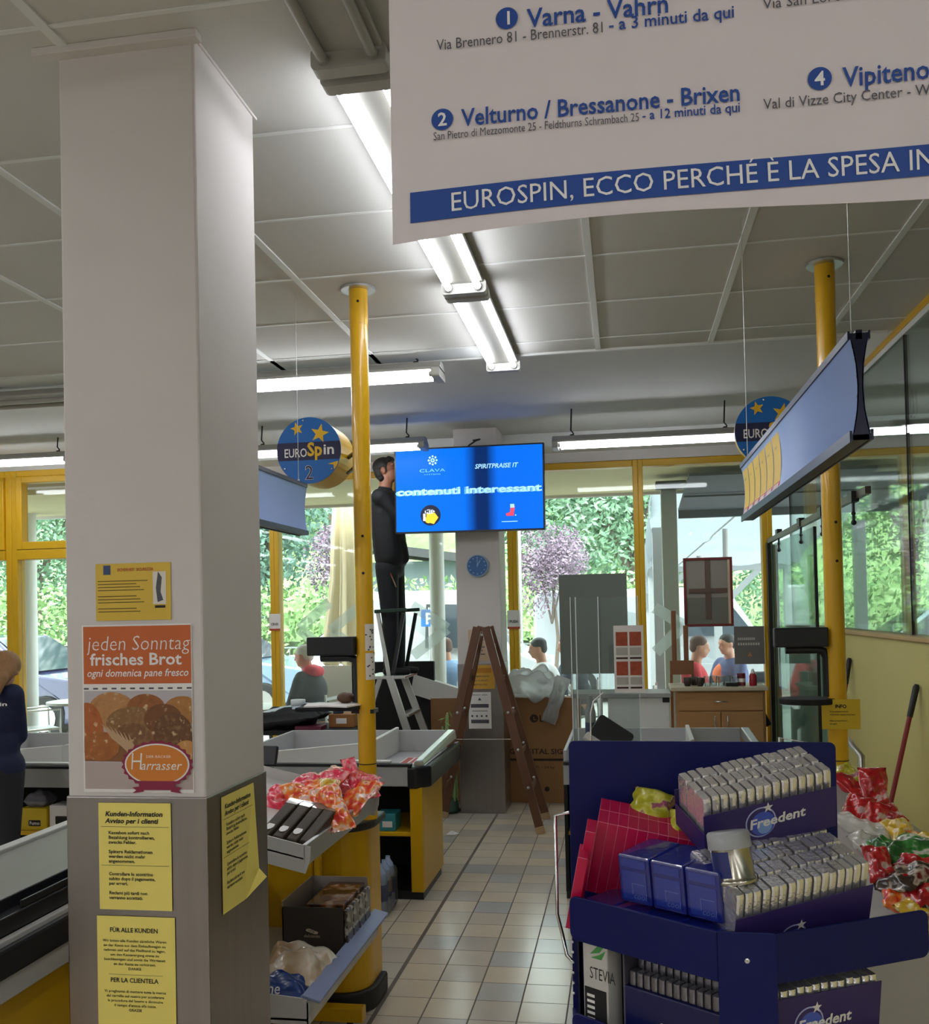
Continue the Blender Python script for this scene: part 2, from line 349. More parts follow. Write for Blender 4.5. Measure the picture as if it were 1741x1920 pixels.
batten('lit tube lamp hung above the window right of the screen', (-.51, 7.4), (.93, 7.4), 2.935, refl=True)
batten('lit tube lamp over the right entrance beyond the blue banner', (1.6, 7.4), (3.1, 7.4), 2.925, refl=True)
batten('lit tube lamp above the windows left of the near column', (-6.05, 7.4), (-4.5, 7.4), 3.02, refl=True)
batten('tube lamp above the windows partly behind the screen', (-3.0, 7.4), (-1.5, 7.4), 2.985, refl=True)
batten('tube lamp high above the windows just right of the near column', (-4.5, 7.4), (-3.05, 7.4), 3.0, refl=True)
batten('grey unlit lamp hung at the far left of the near column', (-4.6, 5.3), (-3.0, 5.3), 3.0, False, refl=True)
for x in (-8.0, -5.8, -3.63, LX, 1.2, 3.0):  # unseen lamps, added behind the camera to bring up the fill
    for y in (-1.0, -2.7, -4.4, -6.1, -7.8):
        batten('unseen lit twin tube lamp added behind the camera for fill', (x, y-.75), (x, y+.75), 3.045, group='fill lamps added behind the camera')
for x, y in ((-3.63, 1.2), (-5.8, 1.2), (-3.63, 3.2), (-5.8, 3.2)):
    batten('lit twin tube lamp over the tills left of the near column', (x, y-.75), (x, y+.75), 3.045, group='lamps over the tills to the left')
# ================================================================ CHECKOUTS
def pole(x, y, label, z0=.80):
    r = thing('yellow_pole', label, 'pole', (x, y, z0), 'yellow poles of the checkouts')
    p = MB(M['yellow']); p.tube([(x, y, z0), (x, y, HC-.16)], .039, 24); p.build('tube', r)
    p = MB(M['yellow']); p.tube([(x, y, HC-.165), (x, y, HC-.008)], .0405, 24); p.build('top_sleeve', r)
    p = MB(M['alu']); p.lathe([(.075, HC-.012), (.075, HC-.002)], (x, y, 0), 24); p.build('ceiling_collar', r)
    p = MB(M['blackm'])
    for z in (HC-.07, 2.02, 1.86): p = MB(M['blackm']); p.tube([(x+.008, y-.036, z), (x+.008, y-.0412, z)], .006, 8); p.build('hole', r)
    p = MB(M['black']); p.lathe([(.0405, z0+.235), (.0405, z0+.239)], (x, y, 0), 20); p.build('seam_ring', r)
    return r
def pole_stand(x, y, label):
    r = thing('checkout_stand', label, 'checkout stand', (x, y, 0), 'yellow stands under the poles')
    body = []
    for k in range(9): a = -PI/2+PI/2*k/8; body.append((x-.085+.12*math.cos(a), y-.03+.12*math.sin(a)))
    poly = [(x-.42, y-.15)]+body+[(x+.035, y+.13), (x-.42, y+.13)]
    m = MB(M['yellow_d']); m.prism(poly, .69, Matrix.Translation((0, 0, .09))); m.build('cabinet', r, bevel=.004)
    def grown(g): return [(x-.44, y-.15-g)]+[(x-.085+(.12+g)*math.cos(-PI/2+PI/2*k/8), y-.03+(.12+g)*math.sin(-PI/2+PI/2*k/8)) for k in range(9)]+[(x+.035+g, y+.13), (x-.44, y+.13)]
    m = MB(M['rubber']); m.prism(grown(.025), .09); m.build('base_bumper', r, bevel=.012)
    m = MB(M['black']); m.prism(grown(.03), .035, Matrix.Translation((0, 0, .765))); m.build('top_bumper', r, bevel=.01)
    return r
def monitor_arm(x, y, label, tray=True):
    r = thing('monitor_arm', label, 'monitor', (x, y, 1.28), 'black cash desk monitors on the poles')
    m = MB(M['black']); m.box(x-.25, x-.035, y-.05, y, 1.507, 1.588); m.build('monitor_head', r, bevel=.006)
    m = MB(M['black']); m.tube([(x-.20, y, 1.497), (x-.075, y, 1.497), (x-.048, y, 1.487), (x-.036, y, 1.46), (x-.036, y, 1.30)], .019, 10); m.build('post', r)
    m = MB(M['blackm'])
    if tray: m.prism(circ(x-.12, y, .115, 28, .09), .024, Matrix.Translation((0, 0, 1.27)))
    else: m.box(x-.29, x-.02, y-.1, y+.1, 1.272, 1.288)
    m.build('tray', r, bevel=.004); 
    m = MB(M['black']); m.box(x-.06, x+.04, y-.03, y+.05, 1.255, 1.272); m.build('clamp', r)
    return r
def packing_counter(dx, dy, label):
    o = Vector((dx, dy, 0)); T = Matrix.Translation(o)
    r = thing('packing_counter', label, 'packing counter', (dx-1.7, dy+5.53, 0), 'packing counters behind the checkouts')
    def mb(m): q = MB(m); q.T = T; return q
    x0, x1, ya, yb = -2.36, -1.19, 5.53, 6.62
    m = mb(M['grey_pl']); m.box(x0, x1-.08, ya-.012, ya+.02, .668, .782); m.build('front_fascia', r, bevel=.003)
    m = mb(M['black']); m.box(x0, x1-.06, ya-.016, ya+.03, .782, .80); m.build('edge_strip', r, bevel=.003)
    m = mb(M['black']); m.prism([(x1-.085, ya-.02), (x1-.03, ya-.02), (x1+.045, ya+.06), (x1+.045, yb), (x1, yb), (x1, ya+.08), (x1-.085, ya+.03)], .125, Matrix.Translation((0, 0, .655))); m.build('corner_bumper', r, bevel=.012)
    m = mb(M['alu']); m.hexa([(x1-.05, ya-.005, .785), (x1+.01, ya+.03, .785), (x1+.02, yb, .80), (x1-.05, yb, .80), (x1-.045, ya+.0, .815), (x1-.0, ya+.03, .815), (x1+.01, yb, .865), (x1-.045, yb, .865)]); m.build('side_rail', r, bevel=.008)
    gp = mat('tray_grey', 'b9b9b9', .4)
    m = mb(gp); m.box(x0, x1-.05, ya+.02, yb, .70, .715); m.box(x0, x1-.05, yb-.02, yb, .715, .862); m.box(x0, x0+.02, ya+.02, yb, .715, .862)
    m.build('packing_tray', r, bevel=.003)
    m = mb(M['white_pl']); m.box(-1.69, x1-.19, ya+.02, ya+.05, .80, .815); m.build('front_lip', r, bevel=.004)
    wp = mat('divider_white', 'dedcd6', .4)
    m = mb(wp); m.hexa([(-2.2, ya+.03, .715), (-1.62, ya+.34, .715), (-1.62, ya+.36, .715), (-2.2, ya+.05, .715), (-2.2, ya+.03, .86), (-1.62, ya+.34, .875), (-1.62, ya+.36, .875), (-2.2, ya+.05, .86)])
    m.hexa([(-1.62, ya+.34, .715), (-1.585, ya+.42, .715), (-1.575, yb-.02, .715), (-1.60, yb-.02, .715), (-1.62, ya+.34, .875), (-1.585, ya+.42, .875), (-1.575, yb-.02, .885), (-1.60, yb-.02, .885)])
    m.build('divider', r, bevel=.005)
    m = mb(M['yellow_d']); m.box(x1-.02, x1, ya+.03, 6.15, .05, .66); m.box(x1-.075, x1, ya, ya+.03, .05, .66); m.build('side_panel', r, bevel=.004)
    m = mb(M['blackm']); m.box(x0, x1-.02, 6.1, 6.13, .05, .66); m.box(x0, x0+.02, ya, 6.1, .05, .66); m.box(x0, x1-.02, ya+.05, 6.1, .655, .668); m.build('back_panel', r)
    m = mb(M['yellow_d']); m.box(x0+.02, x1-.075, ya+.01, 6.1, .372, .396); m.build('shelf', r, bevel=.003)
    m = mb(M['black']); m.box(x0, x1-.01, ya+.03, 6.12, 0, .05); m.build('plinth', r)
    return r
A, B_, C_ = (0, 0), (1.99, .14), (-1.99, -.13)
pole(-1.112, 4.06, 'tall yellow pole beside the blue disc numbered 2')
pole(.862, 4.2, 'tall yellow pole on the right with the small info sign')
pole_stand(-1.14, 4.09, 'rounded yellow cabinet under the pole beside the candy trays')
pole_stand(.84, 4.23, 'yellow cabinet under the right pole, behind the blue gum stand')
monitor_arm(-1.112, 4.06, 'black monitor on the left pole with papers on its tray', False)
monitor_arm(.862, 4.2, 'black monitor on the right pole above an oval tray')
packing_counter(0, 0, 'packing counter with yellow side panel in the middle of the room')
packing_counter(*C_, 'packing counter behind the woman, left of the near column')
packing_counter(1.99, .10, 'packing counter whose rim shows above the blue gum stand')
# counter between belt and packing tray of the left checkout: scanner glass and black edge
r = thing('cash_desk', 'cash desk with pale scanner plate behind the candy trays', 'cash desk', (-1.75, 4.7, 0))
m = MB(M['grey_pl']); m.box(-2.3, -1.5, 4.2, 5.05, .05, .76); m.build('body', r, bevel=.005)
m = MB(M['black']); m.box(-2.32, -1.46, 4.18, 5.07, .76, .79); m.build('desk_top', r, bevel=.006)
m = MB(mat('scanner_glass', 'c9e4ea', .08)); m.box(-1.84, -1.56, 4.5, 5.0, .79, .796); m.build('scanner_plate', r)
m = MB(M['blackm']); m.box(-1.56, -1.36, 4.55, 4.9, .79, .85); m.use(M['lightgrey']); m.box(-1.53, -1.39, 4.548, 4.56, .80, .825); m.build('keyboard', r, bevel=.006)
# the left conveyor belt
r = thing('conveyor_belt', 'grey checkout belt with yellow side at the far left', 'conveyor belt', (-2.0, 3.0, 0))
m = MB(mat('belt_rubber', '7f8078', .55, noise=.12, nscale=4, stretch=(3, .8, 1))); m.box(-2.235, -1.83, 1.5, 4.15, .835, .85); m.build('belt', r, bevel=.004)
m = MB(M['lightgrey']); m.box(-2.285, -2.235, 1.5, 4.15, .80, .862); m.build('far_rail', r, bevel=.004)
m = MB(M['lightgrey']); m.box(-1.83, -1.80, 1.5, 4.15, .80, .856); m.box(-1.74, -1.715, 1.5, 4.15, .78, .80); m.build('near_rail', r, bevel=.003)
m = MB(M['black']); m.box(-1.795, -1.74, 2.44, 4.15, .80, .852); m.box(-1.79, -1.782, 2.48, 4.15, .852, .888); m.box(-1.752, -1.744, 2.56, 4.15, .852, .876); m.build('guide_rail', r, bevel=.006)
m = MB(M['rubber']); m.box(-1.81, -1.70, 1.5, 4.15, .70, .785); m.build('bumper', r, bevel=.01)
m = MB(M['lightgrey']); m.box(-1.80, -1.71, 1.5, 4.15, .635, .70); m.build('lower_strip', r, bevel=.003)
m = MB(M['yellow_d']); m.box(-2.26, -1.74, 1.55, 4.1, .06, .635); m.build('side_panel', r, bevel=.004)
m = MB(M['black']); m.box(-2.22, -1.78, 1.6, 4.05, 0, .06); m.build('plinth', r)

# candy racks: grey sloping tray with a lip towards the aisle, second tray below, yellow T stand
def candy_rack(dx, dy, label, lower=True, ylo=2.98, yhi=3.86):
    r = thing('candy_rack', label, 'candy rack', (dx-1.25, dy+3.4, 0), 'grey candy racks in front of the checkouts'); T = Matrix.Translation((dx, dy, 0))
    def mb(m): q = MB(m); q.T = T; return q
    g = M['lightgrey']
    def tray(z, name, lipmat, lw):
        m = mb(g); xl, xr = -1.56, -1.035
        m.hexa([(xl, ylo, z+.09), (xr, ylo, z-.03), (xr, yhi, z-.03), (xl, yhi, z+.09), (xl, ylo, z+.095), (xr, ylo, z-.025), (xr, yhi, z-.025), (xl, yhi, z+.095)]) 
        for y in (ylo, yhi-.006): m.prism([(xl, z+.05), (xr+.005, z-.075), (xr+.022, z-.03), (xr+.025, z+.01), (xl, z+.14)], .006, frame((0, y+.006, 0), (1, 0, 0), (0, 0, 1)))
        o = m.build(name, r)
        l = mb(lipmat)
        if lw: l.hexa([(xr-.01, ylo-.01, z+.012), (xr+.05, ylo-.01, z-.004), (xr+.05, yhi+.01, z-.004), (xr-.01, yhi+.01, z+.012), (xr-.01, ylo-.01, z+.02), (xr+.05, ylo-.01, z+.004), (xr+.05, yhi+.01, z+.004), (xr-.01, yhi+.01, z+.02)])
        else: l.box(xr, xr+.006, ylo, yhi, z-.055, z+.012); l.box(xr-.004, xr+.012, ylo, yhi, z+.012, z+.018)
        l.build('price_lip', o, bevel=.002)
    tray(.93 if lower else .90, 'upper_tray', M['alu'], False)
    if lower:
        m = mb(g); m.box(-1.56, -1.03, ylo, yhi, .385, .392); m.box(-1.56, -1.554, ylo, yhi, .392, .50); m.box(-1.034, -1.028, ylo, yhi, .37, .445)
        for y in (ylo, yhi-.006): m.prism([(-1.56, .385), (-1.03, .37), (-1.018, .43), (-1.03, .455), (-1.56, .50)], .006, frame((0, y+.006, 0), (1, 0, 0), (0, 0, 1)))
        o = m.build('lower_tray', r); l = mb(mat('blue_grey_plastic', '8792b4', .4)); l.hexa([(-1.045, ylo-.01, .462), (-.985, ylo-.01, .446), (-.985, yhi+.01, .446), (-1.045, yhi+.01, .462), (-1.045, ylo-.01, .472), (-.985, ylo-.01, .456), (-.985, yhi+.01, .456), (-1.045, yhi+.01, .472)]); l.build('price_lip', o, bevel=.002)
    else:
        m = mb(g); m.box(-1.56, -1.04, ylo, yhi, .74, .746); m.prism([(-1.60, .70), (-1.44, .50), (-1.03, .50), (-1.02, .86), (-1.24, .80), (-1.60, .72)], .008, frame((0, ylo, 0), (1, 0, 0), (0, 0, 1))); m.box(-1.42, -1.04, ylo+.1, yhi, .50, .74); m.build('deep_bin', r, bevel=.002)
    m = mb(M['yellow_d']); m.box(-1.275, -1.25, yhi-.06, yhi-.03, .07, .95); m.build('upright', r, bevel=.003)
    m = mb(M['yellow_d']); m.box(-1.56, -1.08, yhi-.075, yhi-.015, .035, .09); m.build('foot', r, bevel=.004)
    m = mb(M['yellow_d']); m.box(-1.6, -1.3, yhi-.02, yhi, .12, .85); m.build('back_board', r)
    m = mb(M['black'])
    for x in (-1.14, -1.5): m.tube([(x, yhi-.045, 0), (x, yhi-.045, .035)], .014, 8)
    m.build('caster', r)
    return r
candy_rack(0, 0, 'grey candy rack with two trays between near column and yellow pole')
r = thing('candy_rack', 'grey candy rack full of sweet bags right of the gum stand', 'candy rack', (.7, 3.3, 0), 'grey candy racks in front of the checkouts'); g = M['lightgrey']
m = MB(g); m.hexa([(.44, 2.80, .755), (.95, 2.80, .755), (.95, 3.84, .865), (.44, 3.84, .865), (.44, 2.80, .76), (.95, 2.80, .76), (.95, 3.84, .87), (.44, 3.84, .87)]); m.build('bag_shelf', r)
m = MB(g); m.prism([(.39, .70), (.55, .50), (1.0, .50), (1.0, .80), (.70, .775), (.39, .72)], .008, frame((0, 2.80, 0), (1, 0, 0), (0, 0, 1))); m.build('end_plate', r, bevel=.002)
m = MB(g); m.box(.96, .966, 2.85, 3.86, .52, .88); m.box(.45, .956, 3.84, 3.846, .52, 1.0); m.build('bin_wall', r)
m = MB(mat('lip_blue_grey', '9aa3ad', .35, .3)); m.hexa([(.945, 2.86, .895), (1.0, 2.86, .88), (1.0, 3.87, .88), (.945, 3.87, .895), (.945, 2.86, .905), (1.0, 2.86, .89), (1.0, 3.87, .89), (.945, 3.87, .905)]); m.build('price_lip', r, bevel=.002)
for y in (2.95, 3.7): m = MB(M['yellow_d']); m.box(.70, .73, y, y+.03, .07, .76); m.build('upright', r); m = MB(M['black']); m.box(.50, .98, y-.02, y+.05, 0, .06); m.build('foot', r, bevel=.004)

# ---------------------------------------------------------------- carton of snacks in the lower tray
r = thing('carton', 'dark brown open carton of chocolate packs in the lower candy tray', 'carton', (-1.17, 3.6, .394))
dk = mat('dark_brown_print', '2c241c', .5, noise=.1)
m = MB(dk); x0, x1, ya, yb, z0, z1 = -1.285, -1.05, 3.45, 3.80, .394, .60
m.box(x0, x1, ya, ya+.004, z0, z1); m.build('front_wall', r)
m = MB(mat('carton_inside', '9b8f86', .7)); m.box(x0, x0+.004, ya, yb, z0, z1+.02); m.box(x0, x1, yb-.004, yb, z0, z1+.02); m.box(x0, x1, ya+.004, yb, z0, z0+.004); m.build('inner_wall', r)
m = MB(mat('logo_cream', 'b8a88e', .6)); F = FACE(-1.17, ya-.001, .49); m.text('dolciando', F, .016, 0, 1, 0, 'C')
for k in range(3): m.flat(circ(-.012+.012*k, .026-.004*k, .012, 12, .006), F, .0004)
m.build('logo', r)
ch = ramp_mat('chocolate_print', [(0, '231a14'), (.45, '3b2416'), (.55, '8a4f26'), (.7, 'c9b5a0')], 14, .25, coat=.4)
for i in range(3):
    p = MB(ch); p.box(-1.225+.012*i, -1.056, 3.46+.012*i, 3.78, .545+.02*i, .564+.02*i)
    tag(p.build('snack_pack', bevel=.003), ['flat chocolate pack under two others in the brown carton', 'flat chocolate pack in the middle of the brown carton stack', 'topmost chocolate pack lying in the brown carton'][i], 'snack pack', 'chocolate packs in the carton')
for i in range(4):
    p = MB(ramp_mat('snack_side_print', [(0, '1d1814'), (.5, '3a342c'), (.6, 'b9b2a2'), (.8, '5b5346')], 30, .25, coat=.4)); p.box(-1.049, -1.036, 3.46+.084*i, 3.535+.084*i, .393, .59)
    tag(p.build('snack_pack', bevel=.003), 'upright snack pack number %s from the front beside the brown carton' % ['one', 'two', 'three', 'four'][i], 'snack pack', 'upright packs beside the carton')
# ---------------------------------------------------------------- pouches
def pouch_mesh(w, l, h, seed, amp=.15, nu=14, nv=18):
    rnd = random.Random(seed); ph = [rnd.uniform(0, 6) for _ in range(8)]; vs = []; fs = []
    def hh(u, v):
        e = max(0, 1-abs(u)**3)*max(0, 1-abs(v)**4); e = e**.6
        return e*h*.5*(1+amp*(math.sin(3*u+ph[0])*math.cos(4*v+ph[1])+.6*math.sin(7*u+5*v+ph[2])+.5*math.sin(11*v-4*u+ph[3])))
    for s in (1, -1):
        for j in range(nv+1):
            for i in range(nu+1):
                u, v = -1+2*i/nu, -1+2*j/nv; pinch = 1-.12*(1-abs(v))*abs(u)+.05*math.sin(9*v+ph[4])*(abs(u) > .9)
                vs.append((u*w/2*pinch, v*l/2, s*hh(u, v)+.012*math.sin(2.5*v+ph[5])*l*2*(abs(v))+.003*math.sin(20*u)*(abs(v) > .9)))
    N = (nu+1)*(nv+1)
    for s in (0, 1):
        for j in range(nv):
            for i in range(nu):
                a = s*N+j*(nu+1)+i; q = (a, a+1, a+nu+2, a+nu+1); fs.append(q if s == 0 else q[::-1])
    for j in range(nv):
        for i in (0, nu): a = j*(nu+1)+i; q = (a, a+nu+1, N+a+nu+1, N+a); fs.append(q if i == nu else q[::-1])
    for i in range(nu):
        for j in (0, nv): a = j*(nu+1)+i; q = (a, a+1, N+a+1, N+a); fs.append(q[::-1] if j == nv else q)
    return vs, fs
def pouch(name, label, cat, mt, c, size, rx=0, ry=0, rz=0, seed=1, group=None, amp=.15):
    v, f_ = pouch_mesh(*size, seed, amp); R = Matrix.Rotation(rz, 3, 'Z') @ Matrix.Rotation(ry, 3, 'Y') @ Matrix.Rotation(rx, 3, 'X')
    m = MB(mt); m.add([R @ Vector(p) for p in v], f_, True); o = m.build(name, loc=(0, 0, 0)); o.location = c; return tag(o, label, cat, group)
film = dict(
 orange=ramp_mat('film_orange', [(0, 'd62420'), (.38, 'ee3b2c'), (.47, 'f5742a'), (.55, 'f79c3c'), (.62, 'f7d9c8'), (.72, 'e8343c')], 26, .22, .5),
 pink=ramp_mat('film_pink', [(0, 'd81e48'), (.45, 'ef3b5a'), (.55, 'f7a0a4'), (.65, 'ef4a4a'), (.8, 'f09a3a')], 24, .22, .5),
 yellow=ramp_mat('film_yellow', [(0, 'c99a12'), (.45, 'e9bf33'), (.55, 'f3e2a8'), (.66, 'd9761c'), (.8, 'f0d9c4')], 28, .22, .5),
 red=ramp_mat('film_red', [(0, '7e0c14'), (.45, 'b8141c'), (.56, 'd8262c'), (.64, 'e9d6d0'), (.74, 'a3141c')], 22, .2, .6),
 green=ramp_mat('film_green', [(0, '16301a'), (.45, '2c6a2a'), (.55, '3f8f3a'), (.64, 'e2ded0'), (.76, '234d24')], 24, .22, .5),
 brown=ramp_mat('film_brown', [(0, '241812'), (.48, '3d2a1c'), (.56, 'cbbba6'), (.63, '7c2020'), (.8, '2c1c14')], 20, .25, .5),
 clear=ramp_mat('film_clear', [(0, 'a9a49c'), (.5, 'd8d4cc'), (.7, 'f4f1ec')], 24, .15, .6),
 lime=ramp_mat('film_lime', [(0, '8d8a18'), (.45, 'c2bd28'), (.55, 'e0dc6a'), (.64, 'a9487a'), (.8, 'd0c83a')], 32, .25, .4),
)
# upper tray of the left rack: brown pouches in front, bright sweet bags behind
for i in range(4):
    x = (-1.19, -1.145, -1.10, -1.06)[i]; bz_ = .925+(-1.10-x)*.22
    r = thing('chocolate_pouch', ['dark brown pouch nearest the column in the upper candy tray', 'second dark brown pouch from the column, upper candy tray', 'third dark brown pouch from the column, upper candy tray', 'dark brown pouch next to the orange sweet bags'][i], 'pouch', (x, 3.16, bz_), 'dark brown pouches in the upper candy tray')
    p = MB(ramp_mat('pouch_brown', [(0, '241d15'), (.5, '3a2e20'), (.7, '4a3b2a')], 9, .65)); T = frame((x, 3.02+.01*i, bz_), (1, 0, -.2), (0, .97, .14))
    p.T = T; p.hexa([(-.020, 0, 0), (.020, 0, 0), (.022, .26, 0), (-.022, .26, 0), (-.017, 0, .028), (.017, 0, .028), (.02, .25, .045), (-.02, .25, .045)]); p.build('body', r, bevel=.006)
    p = MB(M['paper']); p.T = T; p.flat(circ(0, .06, .0135, 10, .03), Matrix.Translation((0, 0, .0335)))
    if i < 3: p.build('white_label', r)
    p = MB(mat('pouch_top', '6a5c4a', .3, coat=.4)); p.T = T; p.hexa([(-.022, .26, .02), (.022, .26, .02), (.026, .31, .035), (-.026, .31, .035), (-.02, .25, .044), (.02, .25, .044), (.026, .31, .04), (-.026, .31, .04)]); p.build('crimped_top', r)
for i, (x, y, z, mt, rx, w, l, lab) in enumerate([
    (-1.310, 3.500, 0.992, 'pink', 0.50, 0.111, 0.147, 'red sweet bag with white crimp nearest the near column'),
    (-1.202, 3.450, 0.997, 'orange', 0.50, 0.131, 0.180, 'orange sweet bag lying over the dark brown pouches'),
    (-1.177, 3.500, 1.008, 'orange', 0.50, 0.122, 0.164, 'yellow and orange sweet bag in the middle of the candy tray'),
    (-1.167, 3.650, 1.021, 'pink', 0.50, 0.138, 0.171, 'pink and red bag high in the middle of the candy tray'),
    (-1.094, 3.450, 1.014, 'yellow', 0.80, 0.078, 0.154, 'yellow and pink bag upright behind the tray lip'),
    (-1.043, 3.350, 0.990, 'orange', 0.60, 0.095, 0.221, 'large orange sweet bag at the tray lip'),
    (-1.039, 3.620, 0.972, 'orange', 0.50, 0.136, 0.206, 'orange and yellow sweet bag at the far end of the tray lip'),
    (-1.152, 3.800, 1.009, 'pink', 0.30, 0.263, 0.183, 'flat pink bag at the back of the upper candy tray'),
    (-1.073, 3.700, 1.044, 'pink', 1.00, 0.060, 0.161, 'pink sweet bag standing up against the yellow pole'),
    (-1.027, 3.750, 0.993, 'pink', 0.50, 0.094, 0.132, 'red sweet bag end just before the yellow pole'),
    (-1.282, 3.750, 1.002, 'pink', 0.30, 0.142, 0.151, 'red bag at the back left of the candy tray'),
    ]):
    pouch('sweet_bag', lab, 'sweet bag', film[mt], (x, y, z), (w, l, .05), rx, .15*math.sin(i*2.1), .7*math.sin(i*1.7), 30+i, 'sweet bags in the left candy tray', .3)
# bag of bread in the lower tray, near end
r = thing('bread_bag', 'clear bread bag with blue end lying in the lower candy tray', 'bread bag', (-1.14, 3.12, .394))
p = MB(ramp_mat('bread_bag_film', [(0, '8a6f50'), (.45, 'b99a72'), (.6, 'ded3c0'), (.8, 'efe9de')], 7, .3, .4)); v, f_ = pouch_mesh(.24, .26, .13, 5, .3); T = Matrix.Translation((-1.15, 3.20, .462)); p.T = T; p.add(v, f_, True); p.build('bread', r)
p = MB(mat('bag_blue', '173a80', .3, coat=.4)); v, f_ = pouch_mesh(.2, .09, .10, 8, .2); p.T = Matrix.Translation((-1.15, 3.06, .445)); p.add(v, f_, True); p.use(M['paper']); p.T = None; p.text('Pane', frame((-1.22, 3.01, .455), (1, 0, 0), (0, .5, 1)), .05, .01, .9); p.build('blue_end', r)
# ---------------------------------------------------------------- things around the packing counters
r = thing('water_pack', 'shrink wrapped pack of water bottles on the floor by the yellow panel', 'water pack', (-1.42, 5.32, 0))
for i in range(2):
    for j in range(3):
        x, y = -1.465+.09*i, 5.235+.09*j; b = MB(mat('bottle_blue', '9fb4d8', .12, spec=.8)); b.lathe([(.03, 0), (.04, .015), (.04, .07), (.037, .08), (.041, .09), (.041, .20), (.03, .25), (.014, .275), (.014, .29)], (x, y, 0), 12)
        o = b.build('bottle', r); l = MB(mat('bottle_label', '2d3f8a', .35)); l.lathe([(.0425, .09), (.0425, .18)], (x, y, 0), 12); l.build('bottle_label', o)
p = MB(glass_mat('shrink_film', 'f4f6fa', .10, haze=.12)); p.box(-1.515, -1.325, 5.185, 5.465, .002, .24); p.build('shrink_film', r, bevel=.03)
r = thing('box', 'turquoise box on the shelf under the packing counter', 'box', (-1.42, 5.62, .396)); p = MB(mat('turquoise_card', '2f8792', .5)); p.box(-1.48, -1.36, 5.56, 5.70, .397, .50); p.build('body', r, bevel=.003); p = MB(M['paper']); p.box(-1.44, -1.38, 5.558, 5.562, .42, .455); p.build('label', r)
r = thing('tobacco_box', 'yellow box with dark label on the shelf behind the woman', 'box', (-3.63, 5.5, .40)); p = MB(mat('box_yellow', 'd8b91c', .5)); p.box(-3.71, -3.53, 5.44, 5.58, .397, .53); p.build('body', r, bevel=.003); p = MB(M['ink']); p.flat(rrect(-.04, .04, -.018, .018, .006), FACE(-3.61, 5.438, .44)); p.use(M['paper']); p.text('Fumo', FACE(-3.61, 5.4375, .43), .03, .01, 1, 0, 'C'); p.build('label', r)
r = thing('carton', 'white carton with dark label next to the yellow box', 'box', (-3.42, 5.5, .40)); p = MB(M['paper']); p.box(-3.51, -3.37, 5.44, 5.58, .397, .55); p.build('body', r, bevel=.003); p = MB(M['ink']); p.flat(rrect(-.04, .04, -.025, .025, .006), FACE(-3.43, 5.438, .46)); p.build('label', r)
p = MB(mat('grey_bag', '77757c', .5)); v, f_ = pouch_mesh(.16, .12, .1, 4); p.add(v, f_, True); o = p.build('plastic_bag', loc=(0, 0, 0)); o.location = (-3.62, 5.52, .57); tag(o, 'grey plastic bag lying on the yellow box behind the woman', 'bag')
p = MB(M['paper']); p.box(-1.45, -1.31, 6.0, 6.3, .716, .72); p.use(mat('leaflet_red', 'c2554e', .6))
for q in ((-1.44, -1.40, 6.02, 6.28), (-1.385, -1.36, 6.02, 6.28), (-1.35, -1.32, 6.16, 6.28)): p.box(*q, .7201, .7206)
tag(p.build('leaflet'), 'red and white leaflet lying in the middle packing tray', 'leaflet')
# clutter on a desk behind the left packing tray
r = thing('service_table', 'low black table behind the left packing counter, covered with tools and papers', 'table', (-2.35, 7.1, 0))
p = MB(M['blackm']); p.box(-3.05, -1.98, 6.8, 7.35, .80, .83); p.build('tabletop', r, bevel=.004)
for x in (-3.0, -2.03):
    for y in (6.85, 7.3): p = MB(M['blackm']); p.box(x-.02, x+.02, y-.02, y+.02, 0, .8); p.build('leg', r)
r = thing('tool_bag', 'black tool bag with grey flap lying behind the packing tray', 'bag', (-2.5, 7.0, .83)); v, f_ = pouch_mesh(.55, .35, .14, 12, .35); p = MB(M['blackm']); p.T = Matrix.Translation((-2.52, 7.0, .905)) @ Matrix.Rotation(-.1, 4, 'Y'); p.add(v, f_, True); p.build('body', r); p = MB(mat('flap_grey', 'b4c0cc', .5)); v, f_ = pouch_mesh(.42, .3, .02, 13, .5); p.T = Matrix.Translation((-2.5, 7.05, .985)) @ Matrix.Rotation(-.12, 4, 'Y'); p.add(v, f_, True); p.build('flap', r)
p = MB(mat('tape_white', 'd9dde0', .35)); p.lathe([(.03, 0), (.055, 0), (.055, .045), (.03, .045), (.03, 0)], (-2.45, 7.0, 1.0), 20); tag(p.build('tape_roll'), 'white roll of tape on the black tool bag', 'tape')
p = MB(mat('book_wine', '6a1f38', .5)); p.box(-2.42, -2.22, 6.83, 6.98, .832, .862); tag(p.build('notebook', bevel=.003), 'wine red notebook in front of the tool bag', 'notebook')
r = thing('carton', 'small orange brown carton beside the step ladder leg', 'carton', (-2.13, 7.1, .83)); p = MB(mat('carton_orange', '9a6634', .7, noise=.1)); p.box(-2.22, -2.02, 7.02, 7.2, .831, .93); p.build('body', r, bevel=.004); p = MB(M['white_pl']); p.box(-2.16, -2.08, 7.018, 7.022, .86, .9); p.build('label', r)
p = MB(mat('tape_dark', '39566a', .4)); p.lathe([(.02, 0), (.04, 0), (.04, .05), (.02, .05), (.02, 0)], (-2.16, 7.08, .932), 16); tag(p.build('cable_roll'), 'small blue and white roll on the orange brown carton', 'roll')
